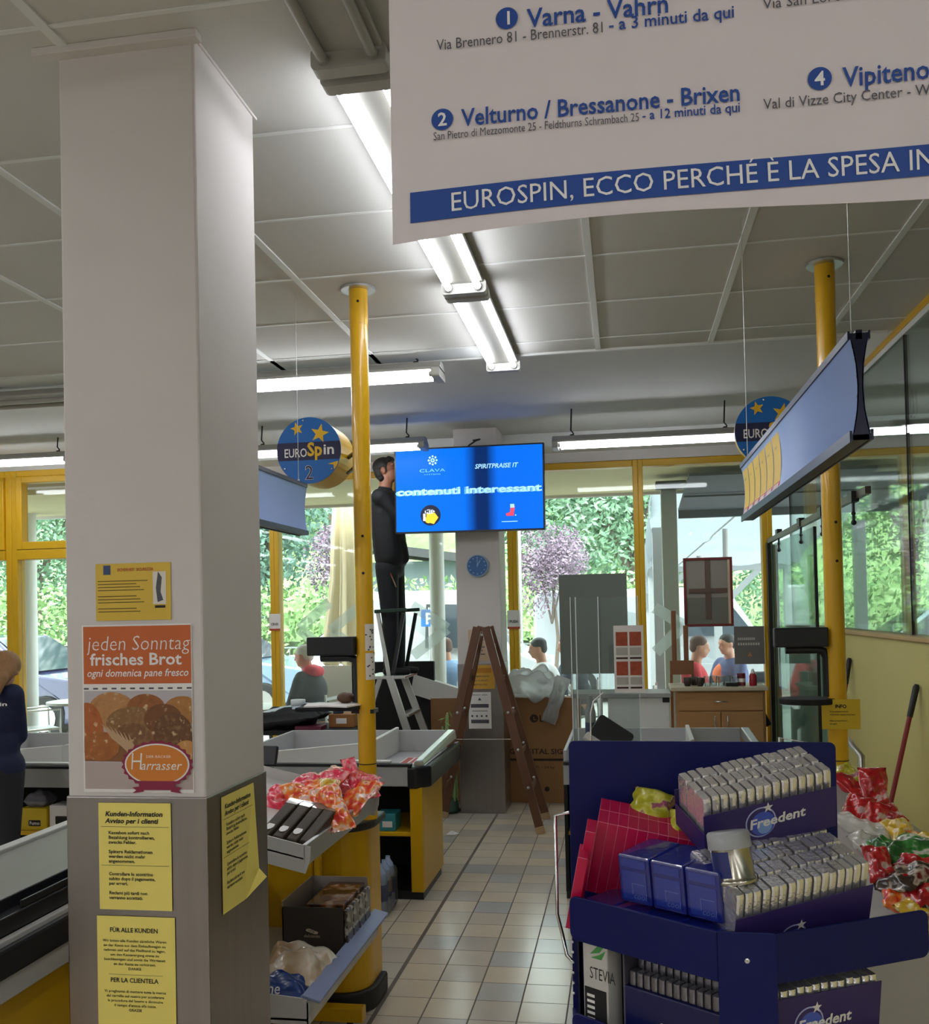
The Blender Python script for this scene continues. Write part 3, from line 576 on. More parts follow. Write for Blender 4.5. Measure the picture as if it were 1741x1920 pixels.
for i, (x, y, z, rz, l) in enumerate([(-1.31, 4.06, 1.289, .2, 'sheet of paper on the left pole tray, left side'), (-1.20, 4.03, 1.291, -.3, 'sheet of paper on the left pole tray beside the post')]):
    p = MB(M['paper']); p.T = Matrix.Translation((x, y, z)) @ Matrix.Rotation(rz, 4, 'Z'); p.box(-.07, .07, -.09, .06, 0, .006); tag(p.build('paper_sheet'), l, 'paper')
p = MB(mat('card_brown', '5a3a22', .5)); p.T = Matrix.Translation((-1.21, 4.08, 1.30)); p.ell((0, 0, .02), (.04, .04, .025)); tag(p.build('tape_dispenser'), 'small brown tape dispenser on the left pole tray', 'dispenser')
# card terminal and bottles by the left desk
r = thing('cash_display', 'small black customer display on the left cash desk', 'display', (-1.86, 4.33, .79)); p = MB(M['black']); p.T = frame((-1.62, 4.12, 1.06), (1, -.1, 0), (0, .35, 1)); p.box(-.075, .075, -.045, .045, -.02, 0); p.build('screen', r, bevel=.006); p = MB(M['black']); p.tube([(-1.62, 4.15, .79), (-1.62, 4.14, 1.05)], .012); p.build('stand', r); p = MB(M['black']); p.tube([(-1.68, 4.16, 1.10), (-1.72, 4.18, 1.2), (-1.76, 4.2, 1.28)], .006, 6); p.build('cable', r)
for i, (x, l) in enumerate(((-1.66, 'small dark sauce bottle nearest the near column'), (-1.59, 'small dark sauce bottle second from the near column'), (-1.51, 'small dark sauce bottle below the customer display'))):
    r = thing('liquor_bottle', l, 'bottle', (x, 3.95, .83), 'dark bottles beside the candy tray'); p = MB(mat('bottle_dark', '3a2216', .2)); p.lathe([(.03, .83), (.032, .84), (.032, .94), (.012, .98), (.011, 1.02)], (x, 3.95, 0), 12); p.build('glass', r)
    p = MB(M['white_pl'] if i == 0 else M['black']); p.lathe([(.013, 1.0), (.013, 1.035)], (x, 3.95, 0), 10); p.build('cap', r)
p = MB(M['black']); p.box(-1.72, -1.45, 3.87, 4.02, .79, .83); tag(p.build('bottle_shelf', bevel=.004), 'black ledge carrying the dark bottles behind the candy tray', 'shelf')
r = thing('receipt_paper', 'scrap of white paper on the aisle floor before the far column', 'paper', (-1.33, 7.2, 0)); p = MB(M['paper']); p.add([(-1.37, 7.17, .004), (-1.30, 7.15, .008), (-1.27, 7.22, .004), (-1.33, 7.2, .03)], [(0, 1, 3), (1, 2, 3)]); p.build('scrap', r)
# ================================================================ GUM STAND
def ftext(mb, st, F, cap, width, bold=0, shear=0, z=.0006):
    """text with a given cap height, squeezed or stretched to a given width"""
    w = glyphs(st, bold)[2]; size = cap/.7; mb.text(st, F, size, bold, width/(w*size), shear, 'L', z)
blue_m = mat('blue_powder_coat', '061258', .42, noise=.05, spec=.3)
PLF = [(-.126, 2.058), (.158, 1.85), (.257, 1.85), (.571, 2.026), (.47, 2.262), (-.142, 2.28)]
r = thing('gum_stand', 'dark blue metal display stand with gum and sweets in the foreground', 'display stand', (.2, 2.08, 0))
def panel(a, b, z0, z1, name, rnd_a=0, rnd_b=0, th=.006):
    a, b = Vector((*a, 0)), Vector((*b, 0)); L = (b-a).length; F = frame((a.x, a.y, z0), b-a, (0, 0, 1)); h = z1-z0; rr = .018; p = []
    def c(cx, cy, a0): return [(cx+rr*math.cos(a0+PI/2*k/5), cy+rr*math.sin(a0+PI/2*k/5)) for k in range(6)]
    p += c(L-rr, h-rr, 0) if rnd_b else [(L, h)]
    p += c(rr, h-rr, PI/2) if rnd_a else [(0, h)]
    p += c(rr, rr, PI) if rnd_a else [(0, 0)]
    p += c(L-rr, rr, 1.5*PI) if rnd_b else [(L, 0)]
    m = MB(blue_m); m.prism(p, th, F); return m.build(name, r, bevel=.0015)
for z, nm in ((.99, 'upper'), (.745, 'lower'), (.30, 'bottom')):
    panel(PLF[0], PLF[1], z, z+.092, nm+'_left_rail', 1, 0); panel(PLF[2], PLF[3], z, z+.092, nm+'_right_rail', 0, 1)
    m = MB(blue_m); m.prism(PLF[::1], .004, Matrix.Translation((0, 0, z+.004))); m.build(nm+'_shelf', r)
m = MB(blue_m); m.prism(rrect(.155, .26, .04, 1.085, .006), .006, frame((0, 1.845, 0), (1, 0, 0), (0, 0, 1))); m.build('front_post', r, bevel=.0015)
m = MB(blue_m); m.prism(rrect(-.145, .455, .04, 1.375, .014), .006, frame((0, 2.29, 0), (1, 0, -.006), (0, 0, 1))); m.build('back_panel', r, bevel=.0015)
m = MB(mat('blue_shelf_lining', '0a1133', .5)); m.box(-.12, -.116, 2.14, 2.275, .10, .99); m.box(.44, .444, 2.10, 2.27, .10, .99); m.build('side_wall', r)
m = MB(blue_m); m.prism([(p[0]*1.0, p[1]) for p in PLF], .04); m.build('base', r, bevel=.004)
for z in (1.033, .93, .90, .86):
    m = MB(M['chrome'] if z != .93 else M['navy']); m.ell((.207, 1.843, z), (.0085, .005, .0085) if z > 1 else (.003, .003, .003), 12, 6); m.build('screw', r)
m = MB(M['chrome']); m.tube([(-.135, 2.2, 1.225), (-.165, 2.19, 1.22), (-.165, 2.185, 1.0), (-.15, 2.13, .97), (-.142, 2.125, .93), (-.13, 2.12, .92)], .004, 8); m.build('wire_hook', r)
m = MB(M['white_pl'])
for k in range(6): m.ell((-.128+.0*k, 2.108, .965-.022*k), .003, 8, 5)
m.build('rivet_row', r)
# gum cartons with rows of foil packs
foil = mat('silver_foil', 'fbf8fb', .22, .75, noise=.10, nscale=60, bump=.25, bscale=70); violet = mat('violet_carton', '352868', .42)
foil2 = mat('silver_foil_pink', 'fbf2f5', .22, .75, noise=.2, nscale=50, bump=.25, bscale=70)
pm = None
def gum_pack(T, w, d, h, label, group, mt=foil, _c={}):
    k = (round(w, 4), round(d, 4), round(h, 4), mt.name)
    if k not in _c:
        m = MB(mt); e = .0012; vs = []; n = 6
        for z, s in ((0, .82), (h*.06, .97), (h*.2, 1), (h*.8, 1), (h*.94, .97), (h, .82)):
            for (x, y) in ((-1, -1), (-.45, -1.12), (.45, -1.12), (1, -1), (1, 1), (.4, 1.08), (-.4, 1.08), (-1, 1)): vs.append((x*(w/2-e)*(.9+.1*s), y*(d/2-e)*s, z))
        fs = [tuple(range(7, -1, -1)), tuple(range(40, 48))]+[(a*8+i, a*8+(i+1) % 8, (a+1)*8+(i+1) % 8, (a+1)*8+i) for a in range(5) for i in range(8)]
        m.add(vs, fs, False); o = m.build('gum_pack', loc=(0, 0, 0)); _c[k] = o
    else: o = _c[k].copy(); COL.objects.link(o)
    o.matrix_world = T; return tag(o, label, 'gum pack', group)
def logo_freedent(p, F, cap=.021):
    p.use(mat('logo_ring', 'b9bfe6', .4)); p.flat(circ(.0, .012, .034, 28), F, .0004); p.use(violet); p.flat(circ(.0, .012, .031, 28), F, .0006)
    p.use(mat('logo_blue', '4a62c8', .4)); p.flat(circ(.004, .008, .027, 28), F, .0008); p.use(mat('logo_blue2', '8fb2ea', .4)); p.flat(circ(.008, .0, .016, 20), F, .0009)
    p.use(M['paper']); p.flat(star(.016, .042, .012, .005, 5, .3), F, .001)
    p.use(M['paper']); ftext(p, 'Freedent', frame(F @ Vector((-.026, 0, 0)), F.to_3x3() @ Vector((1, .04, 0)), F.to_3x3() @ Vector((0, 1, 0))), cap, .125, .028, .12, .0012)
def gum_carton(O, u, v, nx, ny, label, plabel, fronth, packh, group, pitch=.0192, lift=.0, mt=foil):
    u = Vector(u).normalized(); v = Vector(v).normalized(); n = u.cross(v); O = Vector(O)
    T = Matrix(((u.x, v.x, n.x, O.x), (u.y, v.y, n.y, O.y), (u.z, v.z, n.z, O.z), (0, 0, 0, 1)))
    L = nx*pitch+.006; D = ny*.042+.006
    r = thing('gum_carton', label, 'gum carton', O, 'violet gum cartons on the blue stand', local=True); r.matrix_world = T
    def mb(): return MB(violet)
    m = mb(); m.box(0, L, -.002, 0, 0, fronth); o = m.build('front_panel', r, bevel=.0006)
    m = mb(); m.box(0, .002, 0, D, 0, fronth*.55); m.box(L-.002, L, 0, D, 0, fronth*.55); m.box(0, L, D, D+.002, 0, fronth*.9); m.box(0, L, 0, D, 0, .002); m.build('tray', r)
    p = MB(M['paper']); logo_freedent(p, frame((L*.42, -.0025, fronth*(.42 if fronth < .1 else .2 if fronth < .12 else .55)), (1, 0, 0), (0, 0, 1))); p.build('logo', r)
    rnd = random.Random(len(label))
    for i in range(nx):
        for j in range(ny):
            gum_pack(T @ Matrix.Translation((.003+pitch*(i+.5), .004+.042*(j+.5), lift+rnd.uniform(-.002, .002))) @ Matrix.Rotation(rnd.uniform(-.012, .012), 4, 'Y'), pitch*.95, .040, packh, plabel, group, mt)
    return r
u = Vector((.314, .176, 0)).normalized(); v = Vector((-u.y, u.x, 0))
PR = Vector((.257, 1.85, 0))
ul = Vector((.85, .46, .10)).normalized(); vl = Vector((-.46, .85, .31))
gum_carton(Vector((.183, 1.882, 1.0)), ul, vl, 16, 4, 'lower violet gum carton tilted behind the right rail of the blue stand', 'silver foil gum pack in the lower violet carton beside the tin', .112, .130, 'gum packs in the lower violet carton', lift=.024)
uu = Vector((.27, .105, .045)).normalized(); vu = Vector((-.36, .92, .30))
gum_carton(Vector((.148, 2.0, 1.182)), uu, vu, 15, 3, 'upper violet gum carton with the whole logo in view', 'silver and pink foil gum pack in the upper violet carton', .092, .112, 'gum packs in the upper violet carton', lift=.012, mt=foil2)
gum_carton(PR-u*.03+v*.04+Vector((0, 0, .795)), u, v+Vector((0, 0, .12)), 15, 2, 'violet gum carton standing in the lower shelf of the blue stand', 'dark silver gum pack in the lower shelf of the blue stand', .155, .165, 'gum packs in the lower shelf', lift=.0)
# silver tin standing on the packs
r = thing('gum_tin', 'silver gum tin with grey lid standing on the foil packs', 'tin', (.198, 1.91, 1.155)); T = Matrix.Translation((.198, 1.91, 1.155)) @ Matrix.Rotation(math.radians(-9), 4, 'X') @ Matrix.Rotation(math.radians(-7), 4, 'Y')
m = MB(mat('tin_silver', 'b8b2a4', .2, 1)); m.lathe([(.040, 0), (.043, .004), (.040, .009), (.038, .012), (.038, .066)], n=28, T=T); m.build('body', r)
m = MB(mat('tin_lid', 'a9abad', .4)); m.lathe([(.041, .066), (.0415, .069), (.0405, .094), (.037, .098), (.0, .0975)], n=28, T=T); m.build('lid', r)
m = MB(mat('tin_label', '2a3370', .3)); vs = []; 
for k in range(9):
    a = math.radians(185+k*9); vs += [T @ Vector((.0384*math.cos(a), .0384*math.sin(a), z)) for z in (.014, .062)]
m.add(vs, [(2*k, 2*k+2, 2*k+3, 2*k+1) for k in range(8)], True); m.build('label', r)
# blue film wrapped packs on the left
xl = Vector((.807, -.591, 0)); yl = Vector((.591, .807, 0)); Lp = Vector((-.126, 2.058, 0))
wrap = mat('blue_wrap', '1a2580', .22, noise=.15, nscale=25, coat=.7, bump=.12, bscale=60); wrapl = mat('blue_wrap_panel', '2a3c9c', .25, coat=.6)
def blue_box(s, t, z, w, d, h, label, group, tilt=.0):
    O = Lp+xl*s+yl*t+Vector((0, 0, z)); yy = yl+Vector((0, 0, tilt)); yy.normalize(); n = xl.cross(yy)
    T = Matrix(((xl.x, yy.x, n.x, O.x), (xl.y, yy.y, n.y, O.y), (xl.z, yy.z, n.z, O.z), (0, 0, 0, 1)))
    r = thing('blue_gum_pack', label, 'blue pack', O, group, local=True); r.matrix_world = T
    m = MB(wrap); m.box(0, w, 0, d, 0, h); m.build('wrapped_block', r, bevel=.004)
    m = MB(wrapl); m.box(.009, w-.009, -.0012, .001, h*.76, h*.93); m.box(.009, w-.009, -.0012, .001, .008, h*.68); m.use(mat('blue_print', '5566b8', .3)); m.box(w*.42, w*.42+.002, -.0018, -.001, .02, h*.42); m.box(w*.42, w-.014, -.0018, -.001, h*.42, h*.42+.002)
    m.text('cool', frame((w*.45, -.0018, .012), (1, 0, 0), (0, 0, 1)), .018, .01, 1, .2); m.build('printed_panel', r); return r
for i in range(3):
    blue_box(.105+.0795*i, .035, 1.083, .077, .12, .098, ['blue film wrapped pack leftmost in the upper tier of three', 'blue film wrapped pack in the middle of the upper tier', 'blue film wrapped pack beside the silver tin'][i], 'blue packs in the upper tier', .10)
for i in range(4):
    blue_box(.025+.0795*i, .012, .998, .077, .13, .078, ['lower blue pack at the left end of the rail', 'lower blue pack second from the left end of the rail', 'lower blue pack third from the left end of the rail', 'lower blue pack next to the front post'][i], 'blue packs in the lower tier')
# crimson packs standing behind
crim = mat('crimson_carton', 'c8104a', .32, noise=.06); edge = mat('crimson_edge', 'f08aa6', .4)
xt = Vector((1, 0, -.20)).normalized(); yt = Vector((-.03, 1, .21)); yt = (yt-xt*yt.dot(xt)).normalized(); nt_ = xt.cross(yt); TOP = Vector((-.066, 2.10, 1.228))
def crimson(i, j, dn, fw_, label, group):
    O = TOP+xt*.0215*i+yt*(.066*j-fw_)-nt_*(.165+dn)
    T = Matrix(((xt.x, yt.x, nt_.x, O.x), (xt.y, yt.y, nt_.y, O.y), (xt.z, yt.z, nt_.z, O.z), (0, 0, 0, 1)))
    k = crimson.__dict__.get('o')
    if k is None:
        m = MB(crim); m.box(0, .0208, 0, .0645, 0, .165); m.use(edge); m.box(-.0003, .0004, 0, .0645, .1647, .1654); m.box(-.0003, .0004, -.0003, .0003, 0, .165); m.box(0, .0208, -.0004, .0004, .1643, .1653)
        o = m.build('crimson_pack', loc=(0, 0, 0)); crimson.o = o
    else: o = k.copy(); COL.objects.link(o)
    o.matrix_world = T; return tag(o, label, 'crimson pack', group)
for i in range(11):
    for j in range(2): crimson(i, j, .0, 0, 'slim crimson pack standing in the block behind the blue packs', 'crimson packs in the main block')
crimson(-1.05, 0, .012, .035, 'tall crimson pack standing apart at the left of the crimson block', 'crimson packs at the left end')
crimson(-1.35, 0, .055, .075, 'crimson pack standing lower, at the left edge of the blue stand', 'crimson packs at the far left edge')
pouch('sweet_bag', 'lime and purple sweet bag peeking out behind the crimson packs', 'sweet bag', film['lime'], (.05, 2.225, 1.235), (.10, .09, .04), .7, .2, -.2, 3, 'sweet bags on the blue stand')
pouch('sweet_bag', 'small lime sweet bag next to the upper violet carton', 'sweet bag', film['lime'], (.115, 2.17, 1.205), (.06, .07, .04), .9, .3, .2, 4, 'sweet bags on the blue stand')
# lower shelf, left: stevia pack and a navy carton of small packs
r = thing('stevia_pack', 'pale sweetener pack with green leaf in the lower shelf', 'pack', (-.08, 2.09, .72)); F = frame(Lp+xl*.012+yl*.02+Vector((0, 0, .755)), xl, (0, 0, 1))
m = MB(mat('stevia_white', 'c9c6c0', .4)); m.prism(rect(0, .065, 0, .245), -.05, F); m.build('body', r, bevel=.003)
m = MB(M['ink']); m.flat(rect(.004, .061, .0, .135), F, .0006); m.build('dark_label', r)
m = MB(mat('leaf_green', '4d9a50', .5)); m.flat([(.02, .205), (.04, .225), (.062, .232), (.045, .212)], F, .0006); m.flat([(.022, .198), (.045, .208), (.062, .22), (.05, .198)], F, .0007); m.use(M['ink']); m.text('STEVIA', F @ Matrix.Translation((.018, .155, 0)), .035, 0, .62)
m.use(M['paper'])
for k in range(5): m.flat(rect(.01, .03, .115-.012*k, .121-.012*k), F, .0009)
m.build('print', r)
r = thing('navy_carton', 'navy carton of small silver packs in the lower shelf', 'gum carton', (.05, 1.98, .72)); F = frame(Lp+xl*.105+yl*.035+Vector((0, 0, .775)), xl, (0, 0, 1))
m = MB(M['navy']); m.prism(rect(0, .23, 0, .135), -.12, F); m.build('front', r, bevel=.002)
m = MB(mat('navy_side', '5a5560', .5)); m.prism(rect(0, .004, 0, .20), -.12, F); m.prism(rect(0, .23, .195, .2), -.12, F @ Matrix.Translation((0, 0, -.03))); m.build('side_flap', r)
m = MB(M['paper']); ftext(m, 'SPINCLASS', F @ Matrix.Translation((.085, .066, 0)), .016, .105, .03, .2); m.build('logo', r)
G = F @ Matrix.Rotation(-PI/2, 4, 'X') 
fdark = mat('dark_foil', '8b8890', .35, .8, noise=.4, nscale=60, bump=.4)
for j in range(2):
    for i in range(12): gum_pack(F @ Matrix.Translation((.018+.0175*i, .135, -.02-.03*j)) @ Matrix.Rotation(-PI/2, 4, 'X'), .0165, .026, .03+.018*j, 'small silver pack upright in the navy carton', 'small packs in the navy carton', fdark)
r = thing('gum_blister', 'clear film pack lying before the lower violet carton', 'pack', (.26, 1.87, .72)); m = MB(fdark); m.prism(rect(.0, .075, .02, .12), -.03, frame(PR-u*.0+v*.012+Vector((0, 0, .76)), u, (0, 0, 1))); m.build('body', r, bevel=.004); m = MB(M['paper']); m.flat(rect(.0, .06, .075, .095), frame(PR-u*.0+v*.010+Vector((0, 0, .76)), u, (0, 0, 1))); m.build('label', r)

# ---------------------------------------------------------------- sweet bags in the right candy rack
for i, (x, y, z, k, rx, w, l, lab) in enumerate([
    (0.881, 3.700, 0.979, 'red', 1.25, 0.104, 0.217, 'tall red bag with pointed top leaning back in the right rack'),
    (0.840, 3.780, 0.983, 'red', 0.60, 0.107, 0.200, 'red and white bag behind the upper violet carton'),
    (0.823, 3.850, 1.026, 'lime', 0.60, 0.098, 0.122, 'lime bag at the far end of the right rack'),
    (0.779, 3.550, 0.957, 'red', 0.60, 0.101, 0.156, 'red shiny bag in front of the tall pointed one'),
    (0.814, 3.450, 0.958, 'red', 0.60, 0.082, 0.127, 'round red bag under the tall pointed one'),
    (0.893, 3.550, 0.947, 'red', 0.40, 0.080, 0.108, 'flat red bag end touching the grey edge of the right rack'),
    (0.765, 3.400, 0.938, 'clear', 0.20, 0.154, 0.200, 'pale bag lying flat below the red ones in the right rack'),
    (0.877, 3.350, 0.930, 'yellow', 0.40, 0.104, 0.145, 'yellow bag under the grey edge of the right rack'),
    (0.894, 3.200, 0.922, 'yellow', 0.40, 0.090, 0.124, 'small yellow bag farther right under the grey edge of the rack'),
    (0.838, 3.120, 0.918, 'green', 0.30, 0.149, 0.185, 'green sweet bag with red spot in the right rack'),
    (0.796, 3.180, 0.909, 'green', 0.30, 0.089, 0.158, 'dark green bag end beside the white crimped bag'),
    (0.753, 3.250, 0.912, 'clear', 0.40, 0.088, 0.120, 'white crimped bag end in the middle of the right rack'),
    (0.728, 3.030, 0.907, 'red', 0.60, 0.082, 0.146, 'round red bag beside the lower violet carton'),
    (0.788, 2.970, 0.889, 'brown', 0.30, 0.158, 0.165, 'brown and silver bag below the green one'),
    (0.834, 3.040, 0.900, 'red', 0.30, 0.128, 0.090, 'narrow red and white bag between the green and brown ones'),
    (0.800, 2.900, 0.868, 'red', 0.40, 0.097, 0.125, 'dark red patterned bag at the right picture edge'),
    (0.788, 2.840, 0.812, 'yellow', 0.60, 0.079, 0.136, 'golden bag behind the right rail end of the blue stand'),
    (0.752, 2.920, 0.844, 'orange', 0.40, 0.098, 0.113, 'orange and cream bag beside the lower violet carton'),
    (0.804, 2.870, 0.840, 'brown', 0.50, 0.067, 0.110, 'silver and brown bag at the front of the right rack'),
    (0.638, 2.850, 0.714, 'yellow', 0.50, 0.113, 0.083, 'golden bag peeking out under the right rail of the blue stand'),
    ]):
    pouch('sweet_bag', lab, 'sweet bag', film[k], (x, y, z), (w, l, .05), rx, .2*math.sin(i*2.3), (1.0 if w > .12 else .8)*math.sin(i*1.3), 60+i, 'sweet bags in the right candy rack', .3)
# ================================================================ SIGNS AND NOTICES
# hanging banner near the camera: white sheet with a curled lower edge
r = thing('hanging_banner', 'large white hanging banner with blue shop addresses', 'banner', (.3, 1.3, 2.2)); BY = 1.3
m = MB(mat('banner_sheet', 'dcd2d2', .75)); vs = []; nx, nz = 40, 16; x0, x1, z1 = -.303, 1.0, HC-.01
def bz(x): return 2.196+.022*(x+.3)+.006*math.sin(6*(x+.3))
def by(x, t): return BY+.012*math.sin(4.2*x+.6)*(1-t)**2-.02*(1-t)**6*math.cos(5*x)
for k in range(2):
    for j in range(nz+1):
        for i in range(nx+1):
            t = j/nz; x = x0+(x1-x0)*i/nx; vs.append((x, by(x, t)+.0006*k, bz(x)+(z1-bz(x))*t))
N = (nx+1)*(nz+1); fs = []
for k in range(2):
    for j in range(nz):
        for i in range(nx): a = k*N+j*(nx+1)+i; q = (a, a+1, a+nx+2, a+nx+1); fs.append(q if k == 0 else q[::-1])
m.add(vs, fs, True); m.build('sheet', r)
BF = FACE(0, BY-.0018, 0)
def onb(vs_mb, name):
    vs_mb.v = [(x, by(x, max(0, (z-bz(x))/(z1-bz(x))))-.0016+(y-(BY-.0018)), z) for x, y, z in vs_mb.v]; return vs_mb.build(name, r)
m = MB(M['blueink'])
for i in range(30): xa, xb = -.277+.0426*i, -.277+.0426*(i+1); m.quad(*[(x, BY-.0018, z) for x, z in ((xa, 2.2225+.018*(xa+.28)), (xb, 2.2225+.018*(xb+.28)), (xb, 2.2655+.013*(xb+.28)), (xa, 2.2655+.013*(xa+.28)))])
onb(m, 'blue_stripe')
m = MB(M['paper']); ftext(m, 'EUROSPIN, ECCO PERCHÉ È LA SPESA INTELLIGENTE!', frame((-.221, BY-.0018, 2.233), (1, 0, .016), (0, 0, 1)), .0265, .83, 0, 0, .0012); onb(m, 'stripe_lettering')
for c, cx, cz in (('1', -.138, 2.496), ('2', -.23, 2.364), ('4', .269, 2.371), ('3', .269, 2.504)):
    m = MB(M['blueink']); m.flat(circ(cx, cz, .0152, 24), FACE(0, BY-.0018, 0), .0004); m.use(M['paper']); m.text(c, frame((cx, BY-.0018, cz-.0088), (1, 0, 0), (0, 0, 1)), .026, .02, 1, 0, 'C', .0009); onb(m, 'number_dot')
for mt, st, x, z, cap, w, bo in (('blueink', 'Varna - Vahrn', -.110, 2.480, .0255, .188, .016), ('blueink', '- a 3 minuti da qui', -.001, 2.4635, .0165, .164, .012), ('blueink', 'Velturno / Bressanone - Brixen', -.203, 2.3515, .0240, .370, .016), ('blueink', '- a 12 minuti da qui', .040, 2.3365, .0130, .127, .012),
        ('blueink', 'Vipiteno - Sterzing', .298, 2.3575, .0250, .235, .016), ('blueink', 'Bolzano - Bozen', .298, 2.489, .0250, .21, .016), ('greyink', 'Via Brennero 81 - Brennerstr. 81', -.236, 2.4620, .0150, .227, 0), ('greyink', 'San Pietro di Mezzomonte 25 - Feldthurns Schrambach 25', -.243, 2.3355, .0115, .279, 0),
        ('greyink', 'Val di Vizze City Center - Wiesen Center', .197, 2.3370, .0140, .30, 0), ('greyink', 'Via San Lorenzo 10', .200, 2.4700, .0140, .15, 0)):
    m = MB(M[mt]); ftext(m, st, FACE(x, BY-.0018, z), cap, w, bo); onb(m, 'address_lettering')
# round checkout signs
def disc_sign(cx, y, cz, R, num, label, drum=.22):
    r = thing('round_sign', label, 'round sign', (cx, y, cz-R), 'round blue checkout signs'); cyan = mat('sign_blue', '1268b8', .35); dk = mat('sign_dark', '1d2048', .4); ye = mat('sign_yellow', 'e7b923', .4); wh = M['paper']
    m = MB(ye); m.prism(circ(0, 0, R-.003, 48), -drum, FACE(cx, y+.006, cz)); m.build('drum', r)
    m = MB(cyan); m.prism(circ(0, 0, R, 56), -.006, FACE(cx, y, cz)); m.build('face', r)
    F = FACE(cx, y-.001, cz); m = MB(dk); k = R/.147; pts = []
    a0, a1 = math.asin(-.29), math.asin(.25)
    for i in range(9): a = a0+(a1-a0)*i/8; pts.append((R*.995*math.cos(a), R*.995*math.sin(a)))
    for i in range(9): a = PI-a1+(a1-a0)*i/8; pts.append((R*.995*math.cos(a), R*.995*math.sin(a)))
    m.flat(pts, F, .0004); m.build('dark_band', r)
    m = MB(ye); m.flat(star(-.052*k, .098*k, .031*k, .013*k, 5, 1.8), F, .0004); m.flat(star(.052*k, .072*k, .044*k, .018*k, 5, 1.35), F, .0004)
    m.flat([(.135*k, -.052*k), (.086*k, -.063*k), (.113*k, -.068*k), (.114*k, -.09*k), (.128*k, -.072*k)], F, .0005); m.build('stars', r)
    m = MB(wh); ftext(m, 'EURO', FACE(cx-.113*k, y-.001, cz-.028*k), .038*k, .105*k, .012, 0, .0009); ftext(m, 'in', FACE(cx+.066*k, y-.001, cz-.020*k), .045*k, .05*k, .02, 0, .0009); m.use(ye); ftext(m, 'Sp', FACE(cx-.006*k, y-.001, cz-.024*k), .058*k, .068*k, .03, 0, .0009); m.build('lettering', r)
    if num: m = MB(wh); m.text(num, FACE(cx, y-.001, cz-.128*k), .088*k, .018, .9, 0, 'C', .0004); m.use(dk); m.text(num, FACE(cx, y-.001, cz-.128*k), .088*k, .0, .9, 0, 'C', .0009); m.build('number', r)
    m = MB(M['chrome'])
    for a in (100, 215, 320): m.ell((cx+R*.92*math.cos(math.radians(a)), y-.001, cz+R*.92*math.sin(math.radians(a))), (.005, .004, .005), 8, 5)
    m.build('screws', r); return r
disc_sign(-1.381, 4.15, 2.425, .150, '2', 'round blue checkout sign with yellow stars and number 2')
disc_sign(.648, 4.35, 2.445, .150, '', 'round blue checkout sign partly behind the long blue sign', .05)
m = MB(M['black']); m.tube([(-1.25, 4.32, 2.41), (-1.13, 4.07, 2.40)], .010, 8); m.tube([(-1.25, 4.32, 2.34), (-1.13, 4.07, 2.34)], .008, 8); tag(m.build('sign_bracket'), 'short dark bracket joining the round sign to the left pole', 'bracket')
m = MB(M['black']); m.tube([(.72, 4.37, 2.42), (.85, 4.22, 2.40)], .010, 8); tag(m.build('sign_bracket'), 'short dark bracket behind the round sign on the right pole', 'bracket')
